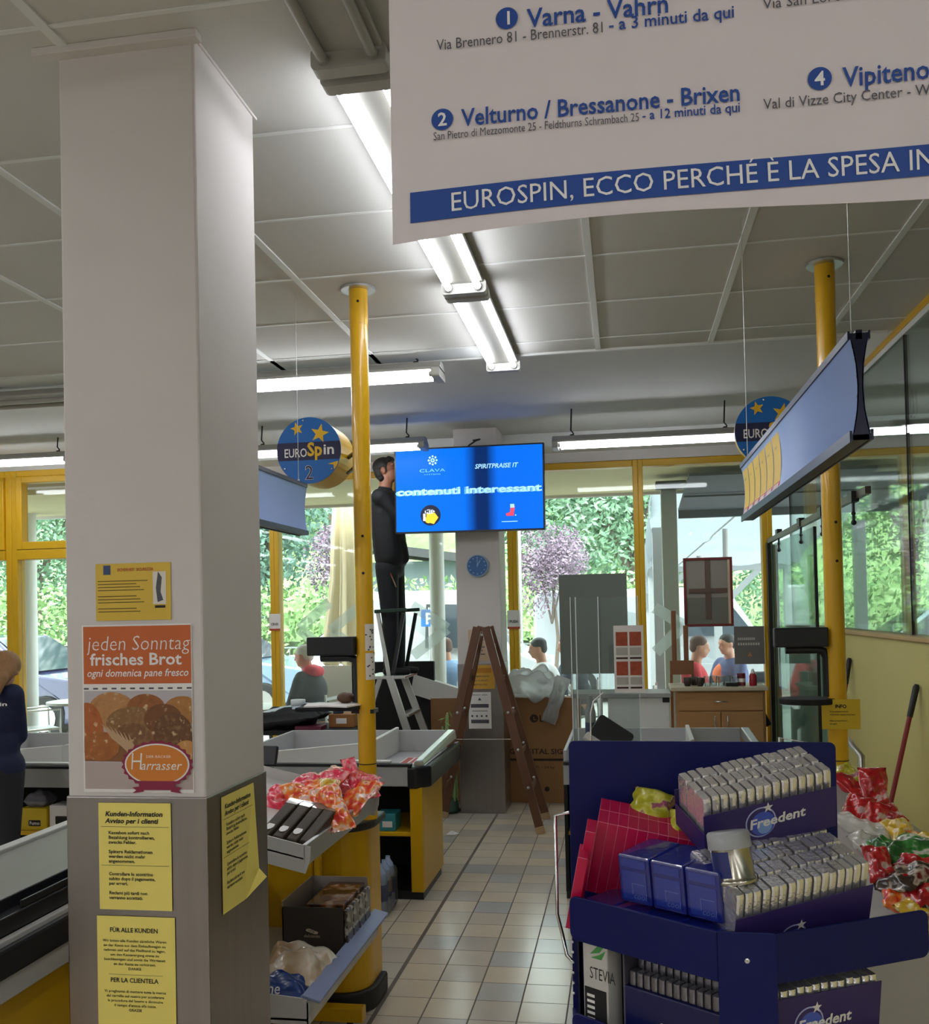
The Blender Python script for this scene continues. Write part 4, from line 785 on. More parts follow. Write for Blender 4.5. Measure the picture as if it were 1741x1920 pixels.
# long curved blue lane signs hung along the aisle
def lane_sign(x0, y0, x1, y1, z0, z1, label, tags):
    a, b = Vector((x0, y0, 0)), Vector((x1, y1, 0)); d = (b-a).normalized(); n = Vector((d.y, -d.x, 0)); L = (b-a).length; H = z1-z0
    r = thing('lane_sign', label, 'lane sign', (*((a+b)/2)[:2], z0), 'long blue signs above the lanes'); T = Matrix(((d.x, n.x, 0, a.x), (d.y, n.y, 0, a.y), (0, 0, 1, z0), (0, 0, 0, 1)))
    fm = mat('sign_face_blue', '9cb6f0', .45); dkm = mat('sign_navy', '131a3c', .4)
    for s in (-1, 1):
        m = MB(fm); m.T = T; vs = []; K = 10
        for i in range(K+1):
            t = i/K; off = s*(.006+.011*(2*t-1)**2)
            vs += [(0, off, .012+(H-.024)*t), (L, off, .012+(H-.024)*t), (0, off-s*.003, .012+(H-.024)*t), (L, off-s*.003, .012+(H-.024)*t)]
        fs = []
        for i in range(K):
            q = 4*i; p = 4*i+4; fs += [(q, q+1, p+1, p), (q+3, q+2, p+2, p+3), (q+2, q, p, p+2), (q+1, q+3, p+3, p+1)]
        m.add(vs, fs, True); m.build('curved_panel', r)
    m = MB(dkm); m.T = T; m.box(0, L, -.016, .014, 0, .010); m.box(0, L, -.022, -.0175, -.004, .018); m.box(0, L, .017, .022, 0, .02); m.box(0, L, -.021, -.0165, H-.012, H+.004); m.box(0, L, .0165, .021, H-.012, H+.004); m.box(0, L, -.006, .006, H-.012, H+.006); m.build('rail', r)
    for xe in (0, L-.004): m = MB(dkm); m.T = T; m.prism([(-.018, 0), (.018, 0), (.008, H*.28), (.0055, H*.5), (.008, H*.72), (.018, H), (-.018, H), (-.008, H*.72), (-.0055, H*.5), (-.008, H*.28)], .004, frame((xe, 0, .0), (0, 1, 0), (0, 0, 1))); m.build('end_plate', r)
    for q in (.06, L-.06):
        m = MB(M['alu']); m.T = T; m.tube([(q, 0, H), (q, 0, HC-z0)], .0013, 5); m.ell((q, 0, H+.01), (.006, .006, .012), 8, 5); m.build('cable', r)
    if tags:
        yl_ = mat('tag_yellow', 'f8cc34', .5)
        for i in range(6):
            x = L-.02-.14*i; m = MB(mat('tag_yellow', 'f8cc34', .5)); m.T = T; pos = []
            for k in range(7): t = .05+.87*k/6; pos.append((t*H, -(.0075+.011*(2*t-1)**2)))
            vs = []; 
            for z, off in pos: vs += [(x, off, z), (x-.128, off, z)]
            m.add(vs, [(2*k+1, 2*k, 2*k+2, 2*k+3) for k in range(1, 6)], True); m.use(mat('tag_red', 'd8403a', .5)); m.add(vs[:4], [(1, 0, 2, 3)]); m.use(mat('tag_pale', 'e9c9c0', .5)); z, off = pos[0]; m.add([(x-.02, off-.001, z+.006), (x-.11, off-.001, z+.006), (x-.11, pos[1][1]-.0015, pos[1][0]-.004), (x-.02, pos[1][1]-.0015, pos[1][0]-.004)], [(1, 0, 3, 2)])
            pt_ = m.build('price_tag', r); m = MB(mat('tag_dark', '4a4a30', .5)); m.add([(x, pos[0][1], pos[0][0]), (x+.006, pos[0][1], pos[0][0]), (x+.006, pos[6][1], pos[6][0]), (x, pos[6][1], pos[6][0])], [(0, 1, 2, 3)])
            m.build('tag_gap', pt_); m = MB(MATS['tag_dark']); m.text(['A3 Cassa', 'Kassa', 'Cassa 3', 'Kasse', 'Cassa', 'Kassa 3'][i], T @ frame((x-.075, pos[4][1]-.002, pos[4][0]+.01), (1, 0, 0), (0, 0, 1)), .012, 0, 1)
            m.build('tag_lettering', pt_)
    return r
lane_sign(.460, 1.95, .460, 3.70, 2.0, 2.207, 'long blue sign with yellow tags hanging on the right', True)
lane_sign(-1.40, 2.45, -1.40, 4.12, 2.04, 2.265, 'long blue sign hanging between near column and round sign 2', False)
# screen on the far column
r = thing('tv_screen', 'large flat screen with blue picture on the far column', 'screen', (-1.23, 7.72, 2.33)); TF = frame((-1.845, 7.735, 2.335), (1.24, -.05, -.012), (0, 0, 1)); TW, TH = 1.24, .70
m = MB(M['black']); m.prism(rrect(0, TW, 0, TH, .006), -.05, TF); m.build('casing', r)
def tv_mat():
    m = bpy.data.materials.new('screen_picture'); m.use_nodes = True; nt = m.node_tree; b = nt.nodes['Principled BSDF']; tc = nt.nodes.new('ShaderNodeTexCoord'); sx = nt.nodes.new('ShaderNodeSeparateXYZ'); nt.links.new(tc.outputs['Generated'], sx.inputs[0])
    rr = nt.nodes.new('ShaderNodeValToRGB'); els = rr.color_ramp.elements
    while len(els) < 6: els.new(.5)
    for e, (p, c) in zip(els, ((0, '0a7cff'), (.47, '0676ff'), (.555, '082c68'), (.625, '082c66'), (.70, '0a70f6'), (1, '0a74fa'))): e.position = p; e.color = (*lin(c), 1)
    nt.links.new(sx.outputs[0], rr.inputs[0]); nt.links.new(rr.outputs[0], b.inputs['Emission Color']); b.inputs['Emission Strength'].default_value = .27; b.inputs['Base Color'].default_value = (0, 0, 0, 1); b.inputs['Roughness'].default_value = .5; b.inputs['Specular IOR Level'].default_value = .1
    return m
m = MB(tv_mat()); m.flat(rect(.012, TW-.012, .014, TH-.012), TF, .001); m.build('picture', r)
scr = mat('screen_white', '9fd0ff', .5, emit=.27); scr2 = mat('screen_pale', '5aa4f4', .5, emit=.27); m = MB(scr)
ftext(m, 'contenuti interessant', TF @ Matrix.Translation((.02, .315, 0)), .058, 1.2, .03, 0, .002); m.use(scr2); ftext(m, 'contenuti interessant', TF @ Matrix.Translation((.005, .312, 0)), .058, 1.2, .03, 0, .0016)
m.build('headline', r); m = MB(scr); ftext(m, 'SPIRITPRAISE IT', TF @ Matrix.Translation((.675, .512, 0)), .036, .35, .02, .2, .002)
m.build('right_logo_lettering', r); m = MB(scr2); ftext(m, 'CLAVA', TF @ Matrix.Translation((.21, .50, 0)), .026, .22, 0, 0, .002); ftext(m, 'SYSTEMS', TF @ Matrix.Translation((.25, .475, 0)), .01, .14, 0, 0, .002)
m.use(scr)
for k in range(8): m.flat(circ(.325+.033*math.cos(k*PI/4), .595+.033*math.sin(k*PI/4), .009, 8), TF, .002)
m.flat(circ(.325, .595, .018, 12), TF, .002); m.use(mat('screen_blue2', '0a70ee', .5, emit=.27)); m.flat(circ(.325, .595, .009, 10), TF, .003)
m.build('left_logo', r); m = MB(mat('screen_navy', '101830', .5, emit=.27)); m.flat(circ(.302, .145, .085, 32), TF, .002); m.use(mat('screen_yellow', 'f0c030', .5, emit=.27)); m.flat(circ(.312, .125, .055, 5), TF, .003); m.flat(circ(.285, .11, .03, 12), TF, .0034); m.use(mat('screen_lt', 'd8e4f0', .5, emit=.27)); m.flat(circ(.295, .175, .045, 7, .02), TF, .0036); m.flat(rect(.24, .26, .10, .16), TF, .0036); m.use(mat('screen_navy', '101830')); m.text('MTC', TF @ Matrix.Translation((.30, .165, 0)), .038, .02, 1, 0, 'C', .0042)
m.build('round_badge', r); m = MB(mat('screen_red', 'd8405a', .5, emit=.27)); m.flat([(.93, .12), (.99, .12), (1.0, .20), (.965, .215), (.96, .15), (.925, .14)], TF, .002); m.use(scr); m.flat(rect(.962, .995, .185, .215), TF, .003); m.flat(rect(.89, 1.02, .072, .078), TF, .002); m.flat(circ(1.005, .125, .006, 8), TF, .003)
m.build('red_logo', r)
m = MB(M['black']); m.box(-1.4, -1.05, 7.78, 7.955, 2.5, 2.85); m.build('wall_mount', r)
m = MB(M['black']); m.tube([(-1.24, 7.80, 3.02), (-1.23, 7.82, 3.05), (-1.17, 7.85, 3.095), (-1.14, 7.86, 3.105), (-1.20, 7.87, 3.10)], .007, 6); m.build('cable', r)
# clock
r = thing('wall_clock', 'round blue wall clock on the far column', 'clock', (-1.196, 7.96, 1.97)); m = MB(mat('clock_rim', '8fb0cc', .4)); m.prism(circ(0, 0, .092, 36), .03, FACE(-1.196, 7.962, 2.062)); m.build('rim', r); m = MB(mat('clock_blue', '2763a6', .4)); m.prism(circ(0, 0, .084, 36), .003, FACE(-1.196, 7.931, 2.062)); m.build('face', r)
m = MB(mat('clock_marks', '9cc4ea', .5)); F = FACE(-1.196, 7.927, 2.062)
for k in range(12): a = k*PI/6; m.flat(circ(.068*math.cos(a), .068*math.sin(a), .006, 6), F, 0)
m.flat([(-.004, 0), (.004, 0), (.028, .045), (.022, .048)], F, .001); m.flat([(-.003, -.01), (.003, -.01), (.002, .06), (-.002, .06)], F, .001); m.build('hands', r)
# posters and notices on the near column
PY = 2.1955
def sheet(name, label, cat, x0, x1, z0, z1, mt, y=PY, group=None, th=.0015):
    r = thing(name, label, cat, ((x0+x1)/2, y, z0), group); m = MB(mt); m.box(x0, x1, y-th, y, z0, z1); m.build('sheet', r); return r
r = sheet('poster', 'bread poster with orange heading taped to the near column', 'poster', -1.322, -1.034, 1.262, 1.672, M['paper'])
x0 = -1.318; Y0 = PY-.002; org = mat('poster_orange', 'c9652e', .6); m = MB(org); m.flat(rect(-1.318, -1.036, 1.527, 1.668), FACE(0, Y0, 0)); m.build('orange_heading', r)
m = MB(M['paper']); ftext(m, 'jeden Sonntag', FACE(-1.308, Y0, 1.609), .036, .268, -.012, .12, .0006); ftext(m, 'frisches Brot', FACE(-1.300, Y0, 1.573), .029, .240, .018, 0, .0006); ftext(m, 'ogni domenica pane fresco', FACE(-1.310, Y0, 1.545), .018, .266, .012, .22, .0006); m.build('heading_lettering', r)
m = MB(M['greyink'])
for k in range(12): m.flat(rect(-1.318+.0245*k, -1.305+.0245*k, 1.5135, 1.5175), FACE(0, Y0, 0), .0003)
m.build('dashed_line', r)
m = MB(mat('poster_bg', 'bcb6bb', .6)); m.flat(rect(-1.318, -1.036, 1.335, 1.51), FACE(0, Y0, 0)); m.use(mat('poster_cloth', 'b9a9a4', .6)); m.flat(rect(-1.318, -1.036, 1.27, 1.335), FACE(0, Y0, 0)); m.use(mat('poster_board', '8a5a34', .6)); m.flat([(-1.318, 1.338), (-1.036, 1.334), (-1.036, 1.40), (-1.318, 1.41)], FACE(0, Y0, 0), .0002); m.build('picture_ground', r)
loafs = [(-1.245, 1.462, .062, .045, 'b98452', '8f5a30'), (-1.155, 1.468, .05, .034, '9a5c2e', '7d4520'), (-1.06, 1.46, .05, .036, 'b07a40', '8a5a2c'), (-1.312, 1.412, .045, .07, 'b4622a', '934a18'), (-1.185, 1.43, .075, .042, '8a6238', 'b4935e'), (-1.11, 1.44, .05, .038, '7a4c28', '6a3e1e'), (-1.085, 1.405, .052, .052, '6c4426', 'b09064'), (-1.19, 1.395, .05, .036, '7a5230', 'a88458'), (-1.275, 1.375, .05, .036, 'a8642c', '8a4a1c'), (-1.05, 1.365, .03, .024, 'c8904e', 'a8743a')]
for i, (x, z, a, b, c1, c2) in enumerate(loafs):
    lo, hi = -1.318, -1.036; m = MB(ramp_mat('loaf_%s' % c1, [(0, c2), (.5, c1), (.62, c1), (.72, 'd2b48a')], 60, .6)); m.flat([(min(hi, max(lo, px)), py) for px, py in circ(x, z, a, 26, b)], FACE(0, Y0, 0), .0004+.00015*i); m.build('bread_picture', r)
m = MB(mat('ear_straw', 'c2a07c', .6)); m2 = MB(mat('ear_dark', '8a6748', .6))
for k in range(7): a = -.75-.07*k; xs, zs = -1.275+.012*k, 1.43-.004*k; dx, dz = math.cos(a), math.sin(a); nx_, nz_ = -dz, dx; w = .006; l = .095; m.flat([(xs+nx_*w*.3, zs+nz_*w*.3), (xs+dx*l*.5+nx_*w, zs+dz*l*.5+nz_*w), (xs+dx*l, zs+dz*l), (xs+dx*l*.5-nx_*w, zs+dz*l*.5-nz_*w)], FACE(0, Y0, 0), .0021+.0001*k)
m.build('wheat_picture', r)
m = MB(mat('crest_red', '8e2044', .6)); F = FACE(-1.127, Y0, 1.331); m.flat([((.094 if k % 2 else .088)*math.cos(PI*k/24), (.059 if k % 2 else .054)*math.sin(PI*k/24)) for k in range(48)], F, .0029); m.use(M['paper']); m.flat(circ(0, 0, .084, 36, .0505), F, .0031); m.use(mat('crest_orange', 'd9822e', .6)); m.flat(circ(0, 0, .080, 36, .047), F, .0033)
m.use(mat('crest_red', '8e2044')); m.flat([(-.045, -.062), (.045, -.062), (.05, -.04), (-.05, -.04)], F, .0036); m.flat([(-.065, -.07), (-.035, -.066), (-.035, -.052), (-.065, -.056), (-.055, -.063)], F, .0035); m.flat([(.065, -.07), (.035, -.066), (.035, -.052), (.065, -.056), (.055, -.063)], F, .0035)
m.use(M['paper']); ftext(m, 'H', FACE(-1.198, Y0, 1.318), .042, .03, -.01, .1, .0037); ftext(m, 'arrasser', FACE(-1.170, Y0, 1.318), .022, .105, .0, .25, .0037); ftext(m, 'DER BÄCKER', FACE(-1.155, Y0, 1.347), .006, .065, 0, 0, .0037); m.build('crest', r)
r = sheet('notice', 'yellow notice with red heading above the bread poster', 'notice', -1.283, -1.086, 1.682, 1.822, mat('notice_gold', 'dcb83a', .45, noise=.06, nscale=6)); F = FACE(0, PY-.002, 0)
m = MB(mat('notice_blue', '3a4a78', .6)); m.flat(rect(-1.262, -1.243, 1.795, 1.818), F); m.use(mat('notice_red', 'b8502e', .6)); ftext(m, 'SICHERHEIT  SICUREZZA', FACE(-1.225, PY-.002, 1.803), .007, .095, .02); m.use(mat('notice_white', 'e2dccf', .6)); m.flat(rect(-1.132, -1.098, 1.72, 1.80), F); m.use(M['greyink']); m.flat([(-1.118, 1.80), (-1.108, 1.785), (-1.112, 1.75), (-1.105, 1.73), (-1.12, 1.725), (-1.124, 1.76)], F, .0004); m.use(M['ink']); m.flat(rect(-1.127, -1.10, 1.711, 1.717), F, .0004)
m.use(mat('notice_text', '6a5a20', .7))
for k in range(11):
    if k in (4, 8): continue
    m.flat(rect(-1.277, -1.145-.01*((k*7) % 4), 1.778-.0075*k, 1.780-.0075*k), F, .0003)
m.build('print', r)
def lines(m, x, z, txts, cap, wmax, dz, F0=None, bold=.01, shear=0):
    ref = max(glyphs(t_, bold)[2] for t_ in txts if t_)
    for i, t_ in enumerate(txts):
        if t_: ftext(m, t_, F0 @ Matrix.Translation((x, z-dz*i, 0)), cap, wmax*glyphs(t_, bold)[2]/ref, bold, shear)
def kunden(label, F, w, h, loc, curl=False):
    r = thing('notice', label, 'notice', loc, 'yellow customer notices on the near column'); m = MB(M['yellow_paper'])
    if curl: m.add([F @ Vector(p) for p in ((0, 0, 0), (w*.7, -.004, 0), (w*1.04, .035, .03), (w, .06, .012), (w, h, 0), (0, h, 0), (w*.7, .06, 0))], [(0, 1, 6), (1, 2, 3, 6), (0, 6, 3, 4, 5)])
    else: m.prism(rect(0, w, 0, h), .0012, F)
    m.build('sheet', r); m = MB(M['ink']); G = F @ Matrix.Translation((0, 0, .0018 if not curl else .0006))
    lines(m, .018, h-.032, ['Kunden-Information', 'Avviso per i clienti'], .0115, w*.79, .017, G, .03, .2)
    lines(m, .026, h-.076, ['Kassabon sofort nach', 'Bezahlung kontrollieren,', 'zwecks Fehler.', '', 'Spätere Reklamationen', 'werden nicht mehr', 'angenommen.'], .0078, w*.64, .0115, G, .02)
    lines(m, .026, h-.176, ['Controllare lo scontrino', 'subito dopo il pagamento,', 'per errori.', '', 'Reclami più tardi non', 'verranno accettati.'], .0078, w*.64, .0115, G, .02)
    for z in (h-.058, h-.152): m.flat(rect(.006, w-.006, z, z+.0008), G, .0004)
    m.build('print', r)
kunden('yellow customer notice on the front of the near column', FACE(-1.282, PY-.0045, .978), .189, .259, (-1.19, PY, .978))
kunden('yellow customer notice with curled corner on the side of the near column', frame((-.9995, 2.272, .946), (0, 1, 0), (0, 0, 1)), .212, .29, (-1.0, 2.38, .946), True)
r = thing('notice', 'lowest yellow notice in German and Italian on the near column', 'notice', (-1.19, PY, .70)); F = FACE(-1.290, PY-.0045, .69); m = MB(M['yellow_paper']); m.prism(rect(0, .203, 0, .272), .0012, F); m.build('sheet', r)
m = MB(M['ink']); G = F @ Matrix.Translation((0, 0, .0018)); ftext(m, 'FÜR ALLE KUNDEN', G @ Matrix.Translation((.034, .234, 0)), .0105, .125, .02); ftext(m, 'PER LA CLIENTELA', G @ Matrix.Translation((.034, .113, 0)), .0105, .125, .02)
def centred(txts, z, cap, wmax, dz):
    ref = max(glyphs(t_, .01)[2] for t_ in txts)
    for i, t_ in enumerate(txts): w = wmax*glyphs(t_, .01)[2]/ref; ftext(m, t_, G @ Matrix.Translation((.098-w/2, z-dz*i, 0)), cap, w, .01)
centred(['Wir bitten alle Kunden sämtliche Waren', 'an der Kassa aus dem Einkaufswagen zu', 'nehmen und auf das Fließband zu legen,', 'um den Kassavorgang etwas zu', 'beschleunigen und somit die Wartezeit', 'an der Kassa zu verkürzen.', 'DANKE'], .210, .0062, .166, .0112)
centred(['Vi preghiamo di mettere tutta la merce', 'dal carrello sul nastro per accelerare', 'la procedura del lavoro e diminuire', 'il tempo d\'attesa alla cassa.', 'GRAZIE'], .088, .0062, .160, .0112)
m.flat(rect(.03, .17, .131, .1316), G, .0004); m.build('print', r)
# info sign on the right pole
r = thing('info_sign', 'small yellow INFO sign taped to the right pole', 'sign', (.865, 4.13, 1.17)); m = MB(mat('info_yellow', 'd8b526', .5)); m.box(.79, .94, 4.145, 4.15, 1.170, 1.292); m.build('sheet', r); m = MB(M['ink']); F = FACE(.79, 4.1435, 1.17); ftext(m, 'INFO', F @ Matrix.Translation((.052, .087, 0)), .014, .044, .03)
lines(m, .030, .070, ['Si accettano buoni', 'momento supermercato!', '', 'Non si accettano', 'assegni'], .006, .10, .0125, F, .01); m.build('print', r)
# stickers on poles and mullions
r = thing('pole_sticker', 'strip of white receipts stuck down the left pole', 'sticker', (-1.09, 4.02, 1.38)); m = MB(M['paper']); 
for k in range(2):
    vs = []
    for i in range(6): a = math.radians(-75+i*16); vs += [(-1.112+.0398*math.cos(a), 4.06+.0398*math.sin(a), z) for z in (1.40+.125*k, 1.515+.125*k)]
    m.add(vs, [(2*i, 2*i+2, 2*i+3, 2*i+1) for i in range(5)], True)
m.build('paper', r); m = MB(M['greyink']); rnd = random.Random(3)
for k in range(26):
    a = math.radians(rnd.uniform(-70, 0)); z = rnd.uniform(1.41, 1.63); m.flat(rect(-.004, .004, -.003, .003), frame((-1.112+.0402*math.cos(a), 4.06+.0402*math.sin(a), z), (-math.sin(a), math.cos(a), 0), (0, 0, 1)), .0003)
m.build('print', r)
for l, x, z, w, h, s in (('white notice on the yellow window post left of the left pole', -3.272, 1.62, .11, .16, 'ORARI'), ('white notice with red edge on the window post right of the far column', -.994, 1.60, .115, .17, 'PUSH')):
    r = thing('notice', l, 'notice', (x, 8.73, z-h/2)); m = MB(M['paper']); m.box(x-w/2, x+w/2, 8.728, 8.732, z-h/2, z+h/2); m.build('sheet', r); m = MB(M['ink']); ftext(m, s, FACE(x-w*.32, 8.727, z-.03), .025, w*.64, .02); m.use(mat('edge_red', 'c05038', .6)); m.flat(rect(-w/2, w/2, -h/2, -h/2+.02), FACE(x, 8.727, z)); m.build('print', r)
# notices on the far column
r = thing('notice', 'white notice with dark bars on the far column', 'notice', (-1.2, 7.955, .705)); m = MB(M['paper']); m.box(-1.30, -1.11, 7.955, 7.958, .705, 1.008); m.build('sheet', r); m = MB(M['greyink']); F = FACE(-1.30, 7.953, .705); m.flat(rect(.02, .17, .175, .205), F); m.flat(rect(.02, .17, .045, .075), F); m.flat([(.08, .235), (.11, .235), (.095, .26)], F); ftext(m, 'PRIVACY AREA', F @ Matrix.Translation((.03, .275, 0)), .012, .13, .01)
for k in range(4): m.flat(circ(.03+.04*k, .105, .009, 8), F)
m.flat(rect(.03, .16, .145, .150), F); m.build('print', r)
r = thing('notice', 'amber notice high on the steel of the far column', 'notice', (-1.19, 7.955, 1.03)); m = MB(mat('amber', 'd9a63e', .5)); m.box(-1.30, -1.075, 7.955, 7.957, 1.035, 1.235); m.build('sheet', r); m = MB(M['ink']); F = FACE(-1.30, 7.953, 1.035); m.use(mat('amber_d', 'c0801c', .5)); m.flat(rect(.03, .2, .135, .175), F); m.use(M['greyink'])
for k in range(3): ftext(m, ['COMUNICAZIONE', 'AI CLIENTI', 'MITTEILUNG'][k], F @ Matrix.Translation((.05, .10-.035*k, 0)), .012, .13-.01*k, .01)
m.build('print', r)
r = thing('notice', 'pale brown notice on the far column behind the ladder top', 'notice', (-1.2, 7.955, 1.27)); m = MB(mat('tan_paper', 'cbb090', .6)); m.box(-1.29, -1.12, 7.955, 7.957, 1.27, 1.53); m.build('sheet', r); m = MB(M['greyink']); F = FACE(-1.29, 7.953, 1.27)
for k in range(6): m.flat(rect(.03, .14-.02*(k % 2), .05+.03*k, .058+.03*k), F)
m.build('print', r)
# ================================================================ PEOPLE
def solid(pieces, name, m, parent, voxel=.012, smooth=3, mats=None):
    """one continuous surface grown over capsules ('c', a, b, ra, rb) and ellipsoids ('e', centre, radii[, R])"""
    b = MB(m)
    for p in pieces:
        if p[0] == 'c':
            a, c = Vector(p[1]), Vector(p[2]); d = (c-a); L = d.length; d.normalize(); K = 5; pts = []; rs = []
            for k in range(K): t = k/(K)*PI/2; pts.append(a-d*p[3]*math.cos(t)); rs.append(max(.0015, p[3]*math.sin(t)))
            pts += [a, a.lerp(c, .5), c]; rs += [p[3], (p[3]+p[4])/2, p[4]]
            for k in range(K-1, -1, -1): t = k/K*PI/2; pts.append(c+d*p[4]*math.cos(t)); rs.append(max(.0015, p[4]*math.sin(t)))
            b.tube(pts, rs, 14)
        else: b.ell(p[1], p[2], 16, 10, p[3] if len(p) > 3 else None)
    o = b.build(name, parent); o.data.materials.clear(); o.data.materials.append(m)
    r = o.modifiers.new('r', 'REMESH'); r.mode = 'VOXEL'; r.voxel_size = voxel; r.use_smooth_shade = True
    s = o.modifiers.new('s', 'SMOOTH'); s.factor = .5; s.iterations = smooth
    dg = bpy.context.evaluated_depsgraph_get(); me = bpy.data.meshes.new_from_object(o.evaluated_get(dg)); o.modifiers.clear(); old = o.data; o.data = me; bpy.data.meshes.remove(old)
    me.polygons.foreach_set('use_smooth', [True]*len(me.polygons)); me.polygons.foreach_set('material_index', [0]*len(me.polygons))
    if not me.materials: me.materials.append(m)
    return o
def V(*a): return Vector(a)
skin = mat('skin', 'c58f74', .5, noise=.05); skin2 = mat('skin_backlit', 'a06a50', .5, noise=.05)  # second tone has the man's backlit shade put into its colour
def head(c, face, upv, s=1.0):
    """pieces of a head: skull, jaw, nose, lips, brows, ears; face and upv are directions"""
    c = Vector(c); f_ = Vector(face).normalized(); u_ = Vector(upv); u_ = (u_-f_*u_.dot(f_)).normalized(); l = u_.cross(f_)
    R = Matrix((l, f_, u_)).transposed(); P = lambda x, y, z: c+(R @ Vector((x, y, z)))*s
    return [('e', P(0, -.008, .025), (.073*s, .092*s, .085*s), R), ('e', P(0, .018, -.045), (.056*s, .066*s, .066*s), R), ('e', P(0, .06, -.085), (.026*s, .022*s, .02*s), R),
            ('c', P(0, .088, .012), P(0, .103, -.022), .009*s, .014*s), ('c', P(-.018, .083, -.055), P(.018, .083, -.055), .008*s, .008*s), ('c', P(-.035, .078, .03), P(.035, .078, .03), .011*s, .011*s),
            ('e', P(.074, -.005, -.005), (.010*s, .020*s, .030*s), R), ('e', P(-.074, -.005, -.005), (.010*s, .020*s, .030*s), R)], P, R
def hand(w, d, n, curl=.5, s=1.0):
    """palm and five bent fingers; w wrist, d direction of the fingers, n back of the hand"""
    w = Vector(w); d = Vector(d).normalized(); n = Vector(n); n = (n-d*n.dot(d)).normalized(); l = d.cross(n); out = []
    for k in (-.028, -.010, .010, .028): out.append(('c', w+l*k*.7*s, w+(d*.085+l*k)*s, .013*s, .0115*s))
    for k, L in ((-.030, .062), (-.010, .074), (.010, .078), (.029, .07)):
        p = w+(d*.088+l*k)*s; a = curl*.9; q = p+(d*math.cos(a)-n*math.sin(a))*L*.55*s; a2 = curl*2; e = q+(d*math.cos(a2)-n*math.sin(a2))*L*.5*s
        out += [('c', p, q, .0095*s, .0088*s), ('c', q, e, .0088*s, .0075*s)]
    p = w+(d*.025+l*.034)*s; q = p+(d*.03+l*.028-n*.012*curl)*s; e = q+(d*.032+l*.006-n*.02*curl)*s
    return out+[('c', p, q, .0135*s, .011*s), ('c', q, e, .011*s, .0085*s)]
# the man on the step ladder
Y0 = 8.02
r = thing('person', 'man in dark jacket and trousers standing on the step ladder beside the screen', 'person', (-1.96, Y0, 1.165))
hd, P, R = head((-1.975, Y0, 2.905), (.93, -.12, .22), (-.15, 0, 1))
sh_n, sh_f = V(-2.0, Y0-.17, 2.66), V(-1.98, Y0+.17, 2.66); el_f = V(-1.70, Y0+.02, 2.80); wr_f = V(-1.43, 7.90, 3.0); el_n = V(-1.78, Y0-.10, 2.42); wr_n = V(-1.60, Y0-.05, 2.60)
hip_n, hip_f = V(-1.97, Y0-.09, 2.06), V(-1.96, Y0+.09, 2.06); kn_n, kn_f = V(-1.95, Y0-.09, 1.62), V(-1.93, Y0+.1, 1.62); an_n, an_f = V(-1.96, Y0-.09, 1.24), V(-1.93, Y0+.1, 1.24)
body = hd+[('c', P(0, -.02, -.06), V(-2.0, Y0, 2.68), .056, .062), ('e', V(-1.985, Y0, 2.52), (.115, .18, .2)), ('e', V(-1.97, Y0, 2.28), (.105, .155, .2)), ('e', V(-1.97, Y0, 2.10), (.11, .165, .12)), ('c', sh_n, V(-1.99, Y0, 2.66), .062, .08), ('c', sh_f, V(-1.99, Y0, 2.66), .062, .08)]
for a, b_, c_, in ((sh_n, el_n, wr_n), (sh_f, el_f, wr_f)): body += [('c', a, b_, .052, .040), ('c', b_, c_, .040, .027)]
body += hand(wr_f, (.9, -.15, .35), (-.3, .1, 1), .9)+hand(wr_n, (.7, 0, .7), (-.6, -.3, .6), .5)
for h, k, a in ((hip_n, kn_n, an_n), (hip_f, kn_f, an_f)): body += [('c', h, k, .085, .056), ('c', k, a, .056, .038), ('c', a, a+V(.02, 0, -.035), .038, .034), ('c', a+V(-.02, 0, -.045), a+V(.14, 0, -.05), .032, .024)]
solid(body, 'body', skin2, r, .007, 2)
jk = mat('jacket_black', '15171c', .7, noise=.2); tr = mat('trousers_black', '12141b', .75, noise=.15)
jacket = [('c', V(-1.99, Y0, 2.60), V(-1.96, Y0, 2.22), .145, .145), ('c', V(-1.985, Y0-.07, 2.56), V(-1.955, Y0-.07, 2.2), .125, .13), ('c', V(-1.985, Y0+.07, 2.56), V(-1.955, Y0+.07, 2.2), .125, .13), ('e', V(-1.985, Y0, 2.53), (.135, .20, .21)), ('e', V(-1.965, Y0, 2.30), (.14, .185, .2)), ('c', V(-1.95, Y0-.06, 2.17), V(-1.95, Y0+.06, 2.17), .135, .135), ('c', V(-1.86, Y0-.05, 2.26), V(-1.84, Y0-.03, 2.15), .06, .055), ('c', sh_n, V(-1.99, Y0, 2.66), .075, .088), ('c', sh_f, V(-1.99, Y0, 2.66), .075, .088), ('c', V(-2.0, Y0, 2.68), V(-1.995, Y0, 2.735), .075, .066)]
for a, b_, c_ in ((sh_n, el_n, wr_n), (sh_f, el_f, wr_f)): jacket += [('c', a, b_, .068, .054), ('c', b_, b_.lerp(c_, .86), .054, .042)]
solid(jacket, 'jacket', jk, r, .009, 14)
trs = [('e', V(-1.965, Y0, 2.08), (.125, .18, .12))]
for h, k, a in ((hip_n, kn_n, an_n), (hip_f, kn_f, an_f)): trs += [('c', h, k, .10, .072), ('c', k, a+V(0, 0, .01), .072, .058)]
solid(trs, 'trousers', tr, r, .009, 8)
hair = mat('hair_dark', '17120f', .6, noise=.3)
